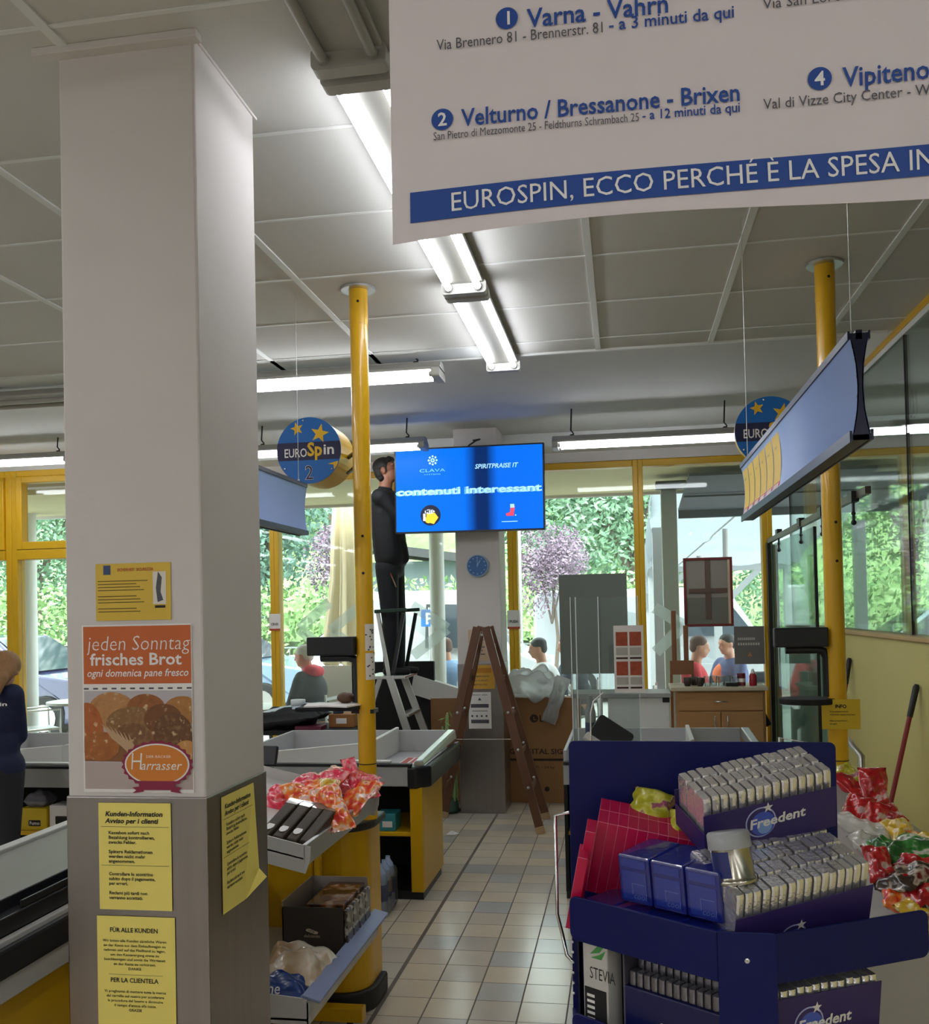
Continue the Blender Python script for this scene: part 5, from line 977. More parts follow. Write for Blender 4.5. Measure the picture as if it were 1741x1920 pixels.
solid([('e', P(0, -.025, .05), (.082, .095, .075), R), ('e', P(0, -.06, .0), (.074, .055, .075), R), ('c', P(-.05, -.05, -.06), P(.05, -.05, -.06), .03, .03), ('c', P(.066, .02, .04), P(.07, .015, -.02), .014, .009), ('c', P(-.066, .02, .04), P(-.07, .015, -.02), .014, .009), ('c', P(-.04, .055, .085), P(.04, .055, .085), .025, .025)], 'hair', hair, r, .008, 2)
for a in (an_n, an_f): solid([('c', a+V(-.03, 0, -.048), a+V(.15, 0, -.052), .036, .029), ('c', a+V(0, 0, -.02), a+V(0, 0, -.05), .05, .045)], 'shoe', M['blackm'], r, .008, 2)
m = MB(mat('tool_red', 'a8432e', .5)); m.bar((-1.93, Y0-.165, 2.05), (-1.91, Y0-.168, 1.99), .012, .008); m.use(mat('tool_wood', '8a6a52', .6)); m.bar((-1.91, Y0-.168, 1.99), (-1.875, Y0-.165, 1.90), .014, .008); m.build('pocket_rule', r)
# the woman at the left cash desk, seen from behind
X0, Yw = -3.575, 4.98
r = thing('person', 'woman with long fair hair and navy jumper standing with her back turned', 'person', (X0, Yw, 0))
hd, P, R = head((X0+.06, Yw+.06, 1.405), (-.3, 1, -.45), (0, .4, 1), .92)
body = hd+[('c', P(0, -.02, -.06), V(X0, Yw, 1.30), .05, .055), ('e', V(X0, Yw, 1.15), (.175, .11, .19)), ('e', V(X0, Yw, .98), (.15, .105, .17)), ('e', V(X0, Yw, .84), (.18, .13, .14))]
arms = []
for s in (-1, 1):
    a, b_, c_ = V(X0+s*.145, Yw, 1.27), V(X0+s*.135, Yw+.06, 1.03), V(X0-.10+s*.06, Yw+.22, .96); arms += [(a, b_, c_)]; body += [('c', a, b_, .045, .036), ('c', b_, c_, .036, .025)]+hand(c_, (-.5, .8, -.1), (0, 0, 1), .4, .85)
    body += [('c', V(X0+s*.09, Yw, .84), V(X0+s*.085, Yw+.01, .46), .085, .055), ('c', V(X0+s*.085, Yw+.01, .46), V(X0+s*.085, Yw-.01, .09), .055, .036), ('c', V(X0+s*.085, Yw-.02, .04), V(X0+s*.095, Yw+.12, .03), .033, .025)]
solid(body, 'body', skin, r, .009, 2)
nv = mat('jumper_navy', '141c40', .8, noise=.1); jn = mat('jeans_dark', '23242b', .85, noise=.15)
jm = [('e', V(X0, Yw, 1.15), (.175, .13, .2)), ('e', V(X0, Yw, .98), (.172, .125, .19)), ('c', V(X0-.08, Yw, .86), V(X0+.08, Yw, .86), .118, .118), ('c', V(X0-.125, Yw, 1.26), V(X0+.125, Yw, 1.26), .062, .062)]
for a, b_, c_ in arms: jm += [('c', a, b_, .062, .052), ('c', b_, b_.lerp(c_, .8), .052, .042)]
solid(jm, 'jumper', nv, r, .010, 10)
solid([('e', V(X0, Yw, .83), (.195, .15, .15))]+[q for s in (-1, 1) for q in (('c', V(X0+s*.092, Yw, .82), V(X0+s*.09, Yw+.01, .46), .105, .072), ('c', V(X0+s*.09, Yw+.01, .46), V(X0+s*.088, Yw-.01, .1), .072, .055))], 'trousers', jn, r, .010, 3)
hf = mat('hair_fair', '9a7148', .55, noise=.35, nscale=30, stretch=(6, 6, 1))
solid([('e', P(0, -.02, .03), (.084, .094, .082), R), ('e', P(0, -.06, -.02), (.08, .05, .09), R), ('c', V(X0+.02, Yw-.06, 1.38), V(X0-.01, Yw-.125, 1.25), .055, .028), ('c', V(X0+.06, Yw-.06, 1.38), V(X0+.05, Yw-.13, 1.24), .055, .03), ('c', V(X0+.10, Yw-.05, 1.37), V(X0+.105, Yw-.115, 1.26), .045, .024)], 'hair', hf, r, .008, 4)
for s in (-1, 1): solid([('c', V(X0+s*.085, Yw-.03, .04), V(X0+s*.095, Yw+.13, .03), .042, .032)], 'shoe', M['blackm'], r, .010, 2)
m = MB(M['paper']); ftext(m, 'eurospin', frame((X0-.03, Yw-.150, 1.215), (1, .28, 0), (0, .12, 1)), .020, .21, .02); m.build('back_lettering', r)
# guests on the terrace
GZ = .02
def guest(x, y, face, label, shirt, trous, hairc, sk=skin, extra=None, lean=.12):
    f_ = Vector((math.cos(face), math.sin(face), 0)); l = Vector((-f_.y, f_.x, 0)); o = Vector((x, y, GZ)); Q = lambda a, b_, c_: o+f_*a+l*b_+Vector((0, 0, c_))
    r = thing('person', label, 'person', o, 'guests seated on the terrace')
    hd, P, R = head(Q(lean+.03, 0, 1.24), f_+Vector((0, 0, -.15)), (0, 0, 1))
    body = hd+[('c', P(0, -.02, -.06), Q(lean-.02, 0, 1.05), .055, .06), ('e', Q(lean*.7, 0, .88), (.17, .17, .2)), ('e', Q(.02, 0, .65), (.15, .16, .18)), ('e', Q(0, 0, .52), (.16, .18, .12))]
    shp = [('e', Q(lean*.7, 0, .89), (.185, .195, .21)), ('e', Q(.02, 0, .66), (.17, .18, .2)), ('c', Q(lean*.9, -.14, 1.03), Q(lean*.9, .14, 1.03), .065, .065)]
    tp = []
    for s in (-1, 1):
        a, b_, c_ = Q(lean*.9, s*.18, 1.0), Q(lean+.06, s*.24, .74), Q(lean+.3, s*.12, .72); body += [('c', a, b_, .048, .038), ('c', b_, c_, .038, .026)]+hand(c_, f_-l*s*.3, (0, 0, 1), .4); shp += [('c', a, b_, .064, .052), ('c', b_, b_.lerp(c_, .7), .052, .042)]
        h, k, n = Q(.02, s*.10, .50), Q(.42, s*.12, .50), Q(.40, s*.12, .09); body += [('c', h, k, .085, .06), ('c', k, n, .06, .04), ('c', n+Vector((0, 0, -.05)), n+f_*.13+Vector((0, 0, -.06)), .035, .026)]; tp += [('c', h, k, .10, .075), ('c', k, n, .075, .055)]
    solid(body, 'body', sk, r, .016, 2); solid(shp, 'shirt', shirt, r, .018, 3); solid(tp, 'trousers', trous, r, .018, 3)
    solid([('e', P(0, -.02, .045), (.084, .095, .076), R), ('e', P(0, -.06, -.0), (.075, .05, .07), R)], 'hair', hairc, r, .014, 2)
    if extra: extra(r, Q, P)
    return r
grey_hair = mat('hair_grey', 'c9c6c2', .7); red = mat('shirt_red', 'c01c30', .8); dkb = mat('jacket_dark', '20232b', .8)
def scarf(r, Q, P): solid([('c', Q(.06, -.06, 1.09), Q(.06, .06, 1.09), .065, .065), ('c', Q(.0, -.05, 1.08), Q(.0, .05, 1.08), .06, .06)], 'red_collar', mat('collar_red', 'd8304a', .8), r, .018, 2)
guest(-3.12, 9.5, PI*.95, 'grey haired guest with red collar and dark jacket behind the left pole', dkb, dkb, grey_hair, mat('skin_pink', 'c87a62', .5), scarf)
guest(-1.99, 11.2, PI*.85, 'guest with curly brown hair and blue top left of the far column', mat('shirt_denim', '6a8ab0', .8), dkb, mat('hair_brown', '5a3a30', .7))
guest(-.80, 10.6, PI*1.05, 'guest in white shirt with dark hair right of the far column', mat('shirt_white', 'dfe2e6', .8), dkb, mat('hair_black', '1a1c24', .6))
guest(-.52, 11.2, PI*1.0, 'guest in dark clothes sitting behind the one in white', mat('shirt_slate', '2b3444', .8), dkb, mat('hair_black', '1a1c24', .6))
guest(.50, 10.3, -.1, 'guest in red shirt leaning towards the table under the awning', red, dkb, mat('hair_brown', '5a3a30', .7), lean=.24)
guest(1.22, 11.0, PI*1.2, 'guest with striped sleeves and orange vest facing the red shirt', mat('shirt_blue', '55608c', .8), dkb, mat('hair_black', '1a1c24', .6), extra=lambda r, Q, P: solid([('e', Q(.11, 0, .90), (.195, .15, .16))], 'orange_vest', mat('vest_orange', 'e8743c', .7), r, .018, 2))

# ================================================================ THINGS BY THE FAR COLUMN
r = thing('carton', 'wide brown screen carton standing behind the far column', 'carton', (-1.11, 8.53, 0)); m = MB(M['cardboard']); m.box(-1.72, -.40, 8.43, 8.63, 0, .915); m.build('box', r, bevel=.004)
m = MB(mat('carton_print', '3a2a20', .8)); F = FACE(0, 8.428, 0); m.flat(circ(-.80, .735, .036, 24), F); m.use(M['cardboard']); m.flat(rect(-.805, -.797, .72, .75), F, .0005); m.flat(rect(-.797, -.78, .72, .727), F, .0005); m.use(MATS['carton_print']); m.text('LG', F @ Matrix.Translation((-.755, .708, 0)), .078, .025)
ftext(m, 'LG DIGITAL SIGNAGE', F @ Matrix.Translation((-1.06, .425, 0)), .045, .70, .015); m.flat(rect(-1.06, -.40, .365, .385), F); ftext(m, '75 / 24 kg', F @ Matrix.Translation((-.80, .30, 0)), .02, .17); m.flat(circ(-.70, .12, .022, 12), F); m.build('print', r)
for i, (p, l) in enumerate(([(-1.90, 8.42, 1.13, -1.50, 8.45, 1.0, .17), 'white foam sheet leaning on the left end of the screen carton'], [(-1.08, 8.45, .925, -.55, 8.50, .92, .05), 'white foam sheet lying on the right end of the screen carton'])):
    x0, y0, z0, x1, y1, z1, h = p; m = MB(M['foam'])
    m.hexa([(x0, y0, z0-h), (x1, y1, z1-h), (x1, y1+.1, z1-h), (x0, y0+.1, z0-h), (x0+.03, y0+.02, z0), (x1+.03, y1+.02, z1), (x1+.03, y1+.12, z1), (x0+.03, y0+.12, z0)]); tag(m.build('foam_sheet', bevel=.004), l, 'foam sheet')
r = thing('plastic_bag', 'crumpled clear plastic film drooping over the screen carton', 'plastic film', (-.76, 8.45, .92)); pf = glass_mat('clear_film', 'f2f4f4', .12, haze=.55, hazecol='f0f2f2')
v, f_ = pouch_mesh(.52, .30, .22, 21, .45, 22, 18); m = MB(pf); m.T = Matrix.Translation((-.80, 8.50, 1.02)) @ Matrix.Rotation(.15, 4, 'Y'); m.add(v, f_, True); m.build('film', r)
v, f_ = pouch_mesh(.13, .42, .08, 22, .5); m = MB(pf); m.T = Matrix.Translation((-.60, 8.37, .90)) @ Matrix.Rotation(.35, 4, 'Y') @ Matrix.Rotation(PI/2, 4, 'X'); m.add(v, f_, True); m.build('hanging_end', r)
m = MB(M['blackm']); m.box(-2.45, -1.69, 8.46, 8.52, 0, 1.245); tag(m.build('black_panel', bevel=.006), 'large black panel standing behind the aluminium step ladder', 'panel')
# bamboo in a pot
r = thing('bamboo_plant', 'bamboo plant in a dark pot left of the far column', 'plant', (-1.49, 7.98, 0)); m = MB(mat('pot_green', '23402c', .5)); m.lathe([(.08, 0), (.10, .02), (.085, .03), (.07, .12), (.066, .12)], (-1.49, 8.0, 0), 18); m.build('pot', r); m = MB(ramp_mat('bamboo_green', [(0, '6f9a52'), (.5, '9cc07c'), (1, 'b4cf9a')], 20, .4))
rnd = random.Random(4)
for k in range(7): x, y = -1.52+.017*k, 7.97+rnd.uniform(-.03, .03); m.tube([(x, y, .1), (x+rnd.uniform(-.01, .01), y, .45), (x+rnd.uniform(-.02, .02), y, .80+rnd.uniform(-.1, .05))], .009, 8)
m.build('stalk', r); m = MB(mat('leaf_bamboo', '7fa860', .5))
for k in range(26): x, y, z = -1.49+rnd.uniform(-.06, .06), 7.96+rnd.uniform(-.05, .03), rnd.uniform(.2, .8); d = V(rnd.uniform(-1, 1), rnd.uniform(-1, .3), rnd.uniform(-.4, .8)).normalized(); n = d.orthogonal().normalized(); p = V(x, y, z); m.quad(p, p+d*.035+n*.007, p+d*.08, p+d*.035-n*.007)
m.build('leaf', r)
# wooden A ladder
r = thing('wooden_ladder', 'old brown wooden A ladder standing open before the far column', 'ladder', (-1.08, 7.5, 0)); wl = mat('ladder_wood', '6b4630', .6, noise=.25, nscale=6, stretch=(1, 1, .2)); lt = mat('foot_pale', 'c0a27a', .7)
tops = {}
for s, xt, xb in ((-1, -1.115, -1.50), (1, -1.075, -.655)):
    for k, (yb, yt) in enumerate(((7.26, 7.40), (7.78, 7.62))):
        a, b_ = V(xb, yb, 0), V(xt+s*.012, yt, 1.56); m = MB(wl); m.bar(a.lerp(b_, .03), b_, .028, .065, (s, 0, .3)); o = m.build('rail', r, bevel=.005); tops[(s, k)] = (a, b_)
        m = MB(lt); m.bar(a, a.lerp(b_, .035), .03, .067, (s, 0, .3)); m.build('foot', o)
        m = MB(M['alu']); q = a.lerp(b_, .94); m.bar(a.lerp(b_, .80), a.lerp(b_, .985), .012, .07, (s, 0, .3)); 
        m.build('fitting', o)
        for t in (.22, .40, .58): m = MB(M['alu']); m.ell(a.lerp(b_, t)+V(0, -.02, 0), .012, 8, 5); m.build('bolt', o)
    for t in (.2, .38, .56, .74, .9):
        m = MB(wl); m.bar(tops[(s, 0)][0].lerp(tops[(s, 0)][1], t), tops[(s, 1)][0].lerp(tops[(s, 1)][1], t), .022, .04); m.build('rung', r, bevel=.003)
m = MB(M['alu']); m.bar((-1.095, 7.40, 1.50), (-1.095, 7.62, 1.50), .015, .015); m.build('hinge_bar', r)
m = MB(M['paper']); m.tube([tops[(-1, 0)][0].lerp(tops[(-1, 0)][1], .45), tops[(1, 0)][0].lerp(tops[(1, 0)][1], .45)], .0022, 5); m.build('cord', r)
# aluminium step ladder
r = thing('step_ladder', 'aluminium step ladder with dark green hand bar left of the screen', 'ladder', (-1.9, 7.95, 0)); gr = mat('ladder_green', '1d3a2c', .5)
for k, y in enumerate((7.78, 8.26)):
    m = MB(M['alu']); m.bar((-1.56 if k == 0 else -1.50, y-.02, 0), (-1.93, y, 1.16), .03, .06, (1, 0, .3)); m.build('front_stile', r, bevel=.003)
    m = MB(M['alu']); m.bar((-2.52, y-.02, 0), (-2.12, y, 1.14), .025, .045, (1, 0, -.3)); m.build('rear_stile', r, bevel=.003)
    m = MB(M['alu'] if k == 0 else M['black']); m.bar((-1.93, y, 1.14), (-2.02, y, 1.70), .022, .03); m.build('guard_post', r)
    m = MB(M['black']); m.bar((-1.90, y, 1.18), (-1.80, y+.0, 1.68), .022, .03); m.build('guard_brace', r)
for t in (.25, .48, .72): m = MB(M['alu']); x = -1.53-.40*t; m.box(x-.045, x+.045, 7.79, 8.25, 1.16*t-.012, 1.16*t+.012); m.build('step', r, bevel=.003)
m = MB(M['alu']); m.box(-2.14, -1.80, 7.77, 8.27, 1.138, 1.163); m.use(mat('step_red', '8c3038', .6)); m.box(-1.803, -1.797, 7.79, 8.25, 1.142, 1.158); m.build('platform', r, bevel=.003)
m = MB(gr); m.bar((-2.03, 7.76, 1.70), (-1.77, 7.76, 1.71), .035, .03); m.bar((-2.03, 8.28, 1.70), (-1.77, 8.28, 1.71), .035, .03); m.bar((-2.03, 7.76, 1.70), (-2.03, 8.28, 1.70), .03, .03); m.build('hand_bar', r, bevel=.005)
# counters under the right windows
r = thing('white_counter', 'low white counter left of the wooden cabinet', 'counter', (.12, 8.2, 0)); m = MB(M['white_pl']); m.box(-.15, .345, 8.0, 8.4, 0, .95); m.build('body', r, bevel=.006); m = MB(M['grey_pl']); m.box(-.45, .36, 7.98, 8.42, .95, .985); m.build('worktop', r, bevel=.004); m = MB(M['black']); m.box(.29, .347, 7.995, 8.0, .91, .95); m.build('lock', r)
r = thing('cabinet', 'beech cabinet with drawer and two doors under the right windows', 'cabinet', (.74, 8.2, 0)); m = MB(M['wood']); m.box(.40, 1.10, 8.02, 8.45, 0, 1.0); m.build('body', r, bevel=.003); m = MB(mat('worktop_pale', 'cdbfa6', .4)); m.box(.36, 1.12, 7.98, 8.47, 1.0, 1.03); m.build('worktop', r, bevel=.004)
m = MB(M['wood']); m.box(.42, 1.08, 8.005, 8.02, .84, .985); d = m.build('drawer', r, bevel=.003); m = MB(M['chrome']); m.tube([(.70, 8.005, .915), (.70, 7.985, .915), (.80, 7.985, .915), (.80, 8.005, .915)], .005, 6); m.build('handle', d)
for a, b_, hx in ((.42, .747, .70), (.753, 1.08, .80)): m = MB(M['wood']); m.box(a, b_, 8.005, 8.02, .06, .83); d = m.build('door', r, bevel=.003); m = MB(M['chrome']); m.tube([(hx, 8.005, .70), (hx, 7.985, .70), (hx, 7.985, .80), (hx, 8.005, .80)], .005, 6); m.build('handle', d)
cupm = mat('cup_dark', '3a2c26', .35); gm = glass_mat('tumbler', 'eef4f2', .12, haze=.15)
for i, (x, y, l) in enumerate(((.50, 8.12, 'leftmost dark cup on the beech cabinet'), (.56, 8.2, 'dark cup behind the leftmost one on the beech cabinet'), (.60, 8.1, 'dark cup next to the tumblers on the beech cabinet'))): m = MB(cupm); m.lathe([(.022, 1.031), (.034, 1.06), (.036, 1.10), (.032, 1.10), (.02, 1.04)], (x, y, 0), 14); tag(m.build('cup'), l, 'cup', 'dark cups on the beech cabinet')
for i in range(5): m = MB(gm); m.lathe([(.024, 1.031), (.03, 1.11)], (.66+.055*i, 8.12+.05*(i % 2), 0), 12); tag(m.build('tumbler'), 'clear tumbler in the row on the beech cabinet', 'glass', 'tumblers on the beech cabinet')
r = thing('sauce_bottle', 'red sauce bottle at the right end of the beech cabinet', 'bottle', (1.02, 8.12, 1.03)); m = MB(mat('ketchup_red', 'a01c24', .3)); m.lathe([(.028, 1.031), (.03, 1.04), (.03, 1.11), (.02, 1.13)], (1.02, 8.12, 0), 12); m.build('body', r); m = MB(M['white_pl']); m.lathe([(.02, 1.13), (.008, 1.165)], (1.02, 8.12, 0), 10); m.build('cap', r)
r = thing('tin_can', 'wine red can on the beech cabinet', 'can', (.93, 8.14, 1.03)); m = MB(mat('can_red', '6e2430', .35)); m.lathe([(.034, 1.031), (.034, 1.13)], (.93, 8.14, 0), 14); m.build('body', r); m = MB(M['paper']); m.lathe([(.0345, 1.06), (.0345, 1.09)], (.93, 8.14, 0), 14); m.build('label', r)
m = MB(M['black']); m.box(.80, .90, 8.05, 8.2, 1.031, 1.06); m.use(M['lightgrey']); m.box(.79, .91, 8.2, 8.3, 1.031, 1.05); tag(m.build('card_reader', bevel=.005), 'black card reader on the beech cabinet', 'card reader')
r = thing('cash_tablet', 'small grey screen at the right end of the beech cabinet', 'screen', (1.09, 8.25, 1.03)); m = MB(M['white_pl']); m.T = frame((1.05, 8.2, 1.04), (1, 0, 0), (0, .2, 1)); m.box(0, .08, 0, .10, -.01, 0); m.build('casing', r, bevel=.003); m = MB(mat('tablet_grey', '8a97a0', .3)); m.T = frame((1.05, 8.2, 1.04), (1, 0, 0), (0, .2, 1)); m.box(.008, .072, .012, .09, 0, .001); m.build('glass', r)
r = thing('wooden_rack', 'small brown wooden rack hung in front of the framed board', 'rack', (.50, 8.5, 1.1)); wd = mat('rack_wood', '8a5a3a', .6, noise=.15)
for x in (.42, .52): m = MB(wd); m.box(x-.02, x+.02, 8.5, 8.54, 1.15, 1.65 if x < .5 else 1.52); m.build('post', r, bevel=.003)
m = MB(wd); m.box(.38, .58, 8.49, 8.55, 1.10, 1.22); m.build('crossbar', r, bevel=.003)
for x in (.39, .57): m = MB(wd); m.box(x-.012, x+.012, 8.51, 8.54, 0, 1.10); m.build('leg', r)
r = thing('framed_board', 'red framed board seen from behind, hung at the window', 'board', (.73, 8.72, 1.51)); m = MB(mat('frame_red', '7c2a2a', .5)); x0, x1, z0, z1, t = .525, .945, 1.505, 2.112, .022
m.box(x0, x1, 8.70, 8.73, z0, z0+t); m.box(x0, x1, 8.70, 8.73, z1-t, z1); m.box(x0, x0+t, 8.70, 8.73, z0+t, z1-t); m.box(x1-t, x1, 8.70, 8.73, z0+t, z1-t); m.build('frame', r, bevel=.003)
m = MB(mat('board_grey', '9a938a', .7, noise=.06)); m.box(x0+t, x1-t, 8.715, 8.725, 1.76, z1-t); m.use(mat('board_dark', '77776c', .7)); m.box(x0+t, x1-t, 8.715, 8.725, z0+t, 1.76); m.build('back_sheet', r); m = MB(mat('batten_brown', '6a5448', .6)); m.box(.71, .755, 8.705, 8.716, 1.57, z1-t); m.box(.57, .90, 8.702, 8.715, 1.80, 1.84); m.build('batten', r); m = MB(mat('edge_cream', 'd8bfa0', .6)); m.box(x1-t-.02, x1-t, 8.704, 8.71, z0+t, z1-t); m.build('edge_strip', r)
m = MB(mat('poster_back', '767b74', .8, noise=.05)); m.box(-.575, .03, 8.722, 8.726, 1.10, 1.995); tag(m.build('window_poster'), 'large grey back of a poster stuck on the window right of the screen', 'poster')
r = thing('window_sign', 'grey sign with pale lettering on the window beside the door frame', 'sign', (1.08, 8.72, 1.17)); m = MB(mat('sign_grey', '77726e', .6)); m.box(.945, 1.20, 8.715, 8.72, 1.17, 1.50); m.build('sheet', r); m = MB(mat('sign_pale', 'c8c2bc', .6)); F = FACE(.945, 8.713, 1.17)
for z, w in ((.21, .15), (.165, .19)):
    for k in range(9): m.flat(rect(.03+w/9*k, .03+w/9*(k+.7), z, z+.022), F)
m.use(mat('sign_orange', 'c88a5a', .6)); m.flat(circ(.13, .08, .025, 3, a0=PI/2), F); m.build('print', r)
# plexiglass, poster and terminal of the right checkout
px = glass_mat('plexiglass', 'f0f5f4', .16, haze=.05)
r = thing('plexiglass_screen', 'clear bent plexiglass screen on the right checkout', 'screen', (-.15, 5.4, .95)); m = MB(px); m.box(-.29, -.284, 5.3, 5.62, .86, 1.75); m.box(-.284, -.14, 5.3, 5.306, .86, 1.75); m.build('left_sheet', r); m = MB(px); m.box(-.14, -.134, 5.3, 5.6, .86, 1.75); m.box(-.134, .075, 5.31, 5.316, .86, 1.745); m.build('right_sheet', r); ed = mat('acrylic_glint', 'e8f2f2', .2)
for x, y in ((-.29, 5.3), (-.262, 5.3), (-.14, 5.3), (.072, 5.31)): m = MB(ed); m.box(x-.002, x+.003, y-.003, y+.003, .86, 1.75); m.build('edge_glint', r)  # pale strips paint in the highlights along the acrylic edges
m = MB(M['white_pl']); m.box(-.29, .08, 5.30, 5.62, .845, .86); m.build('foot', r)
r = thing('notice', 'white notice with four red pictures on the plexiglass', 'notice', (.02, 5.30, 1.23)); m = MB(M['paper']); m.box(-.06, .10, 5.296, 5.30, 1.225, 1.59); m.build('sheet', r); m = MB(mat('pict_red', 'a84c30', .6, noise=.5, nscale=60)); F = FACE(-.06, 5.2945, 1.225)
for z in (.255, .095):
    for x in (.012, .085): m.use(MATS['pict_red']); m.flat(rect(x, x+.062, z, z+.075), F); m.use(mat('line_grey', 'b8b4ae', .7)); m.flat(rect(x, x+.062, z-.05, z-.01), F, .0002); m.use(mat('bar_dark', '4a2c2c', .7)); m.flat(rect(x, x+.062, z-.072, z-.062), F, .0003)
m.build('pictures', r)
r = thing('scanner_scale', 'black and silver slanted display behind the blue stand', 'display', (-.1, 5.15, .9)); T = frame((-.20, 5.1, 1.03), (.78, 0, -.52), (.4, .3, .75)); m = MB(M['black']); m.T = T; m.prism(rrect(0, .21, 0, .13, .02), -.05); m.build('casing', r, bevel=.004); m = MB(M['lightgrey']); m.T = T; m.prism(rrect(-.01, .225, -.03, .01, .01), -.055); m.build('bezel', r, bevel=.004); m = MB(M['lightgrey']); m.tube([(-.12, 5.16, .86), (-.12, 5.14, 1.0)], .012, 8); m.build('stand', r); m = MB(M['white_pl']); m.tube([(-.19, 5.1, .9), (-.185, 5.08, 1.14), (-.17, 5.09, 1.2), (-.12, 5.15, 1.24)], .004, 6); m.build('cable', r)
m = MB(mat('spray_white', 'dfe0e4', .3)); m.lathe([(.03, .861), (.03, 1.10), (.015, 1.16), (.012, 1.2)], (-.2, 5.45, 0), 14); m.use(mat('spray_blue', '2b48a0', .4)); m.lathe([(.0305, .93), (.0305, 1.05)], (-.2, 5.45, 0), 14); tag(m.build('spray_bottle'), 'white and blue spray bottle inside the bent plexiglass', 'bottle')
m = MB(M['grey_pl']); m.box(-.30, .12, 5.05, 5.64, .05, .845); tag(m.build('cash_desk', bevel=.006), 'grey desk carrying the plexiglass behind the blue stand', 'cash desk')
# entrance: dark door frame with glass and its track
r = bpy.data.objects.new('door_1', None); COL.objects.link(r); r.location = (1.26, 7, 0); ORG['door_1'] = Vector(r.location); r['kind'] = 'structure'
dfm = mat('door_frame_dark', '24211e', .4); m = MB(dfm); m.box(1.235, 1.27, 8.66, 8.74, 0, 2.23); m.box(1.275, 1.32, 8.62, 8.66, 0, 2.2); o = m.build('door_post', r, bevel=.004); o['kind'] = 'structure'
m = MB(mat('track_bronze', '4a3a2a', .4)); m.bar((1.255, 8.7, 2.235), (1.285, 5.35, 2.28), .03, .04); o = m.build('door_track', r); o['kind'] = 'structure'
m = MB(M['black'])
for y in (8.2, 7.2, 6.45, 5.6): m.box(1.245, 1.285, y-.05, y+.05, 2.24, 2.30); m.tube([(1.265, y, 2.24), (1.265, y, 2.12)], .008, 8); m.ell((1.265, y, 2.13), .016, 10, 6); m.ell((1.265, y, 2.18), .013, 10, 6)
o = m.build('track_roller', r); o['kind'] = 'structure'
dg_ = glass_mat('door_glass', 'dcebe3', .045, haze=.10, hazecol='c9dcd2'); m = MB(dg_); m.box(1.262, 1.270, 6.72, 8.62, .05, 2.2); o = m.build('door_pane', r); o['kind'] = 'structure'; m = MB(M['black']); m.box(1.256, 1.276, 6.70, 6.72, .0, 2.2); o = m.build('door_edge', r); o['kind'] = 'structure'
m = MB(mat('mint_panel', 'a9c0b0', .6)); m.box(1.385, 1.392, 6.6, 8.6, .05, 1.40); m.use(M['grey_pl']); m.box(1.384, 1.3845, 7.5, 7.52, .05, 1.4); o = m.build('mint_panel', r); o['kind'] = 'structure'
# brooms and rails by the half wall
def broom(label, a, b_, yb):
    r = thing('broom', label, 'broom', b_, 'brooms leaning on the yellow half wall'); a, b_ = Vector(a), Vector(b_); m = MB(mat('broom_red', '8e1420', .35)); m.tube([b_.lerp(a, .05), b_.lerp(a, .9)], .0115, 10); m.build('handle', r); m = MB(M['black']); m.tube([b_.lerp(a, .88), b_.lerp(a, .99), a], [.014, .016, .010], 10); m.build('grip', r); m = MB(M['black']); d = Vector((0, 1, 0)); m.box(b_.x-.03, b_.x+.03, b_.y-.14, b_.y+.14, b_.z+.07, b_.z+.11); m.build('head', r, bevel=.006); m = MB(mat('bristle', '5a1a20', .8)); m.box(b_.x-.035, b_.x+.035, b_.y-.145, b_.y+.145, b_.z, b_.z+.075); m.build('bristles', r)
broom('red handled broom leaning on the yellow half wall near the sweets', (1.385, 4.95, 1.285), (1.02, 4.75, 0), 0)
broom('red handled broom mostly hidden behind the right yellow pole', (1.385, 6.35, 1.34), (1.15, 6.2, 0), 0)
for l, pts in (('steel tube rail left of the right yellow pole', [(.80, 5.3, 0), (.80, 5.3, .98), (1.08, 5.3, .93), (1.08, 5.3, 0)]), ('steel tube rail with bracket right of the right yellow pole', [(1.03, 4.55, 0), (1.03, 4.55, 1.0), (1.03, 4.9, 1.05), (1.03, 5.2, 1.0), (1.03, 5.2, 0)])):
    m = MB(mat('satin_steel', 'b4b2a8', .3, .9)); m.tube(pts, .016, 10); tag(m.build('tube_rail'), l, 'rail')
m = MB(M['black']); m.bar((1.00, 8.2, .98), (1.14, 8.15, .70), .04, .05); tag(m.build('umbrella', bevel=.01), 'short black folded umbrella leaning between beech cabinet and door frame', 'umbrella')
# ================================================================ OUTSIDE
g = MB(mat('paving_grey', '96948f', .8, noise=.08, nscale=3)); g.box(-26, 22, 8.9, 24, -.3, GZ); struct(g.build('ground'))
rf = MB(mat('soffit_yellow', 'd9d2a0', .7)); rf.box(-9.2, 4.2, 8.9, 10.8, 2.96, 3.3); rf.use(M['white_paint']); rf.box(-9.2, 4.2, 10.8, 10.86, 2.93, 3.3); struct(rf.build('roof_overhang'))
for x, l, q in ((-2.03, 'middle', .082), (-6.98, 'left', .10)):
    m = MB(mat('post_white', 'd4d8d6', .5)); m.tube([(x, 10.45, GZ), (x, 10.45, 2.96)], q, 20); struct(m.build('column_%s_outside' % l))
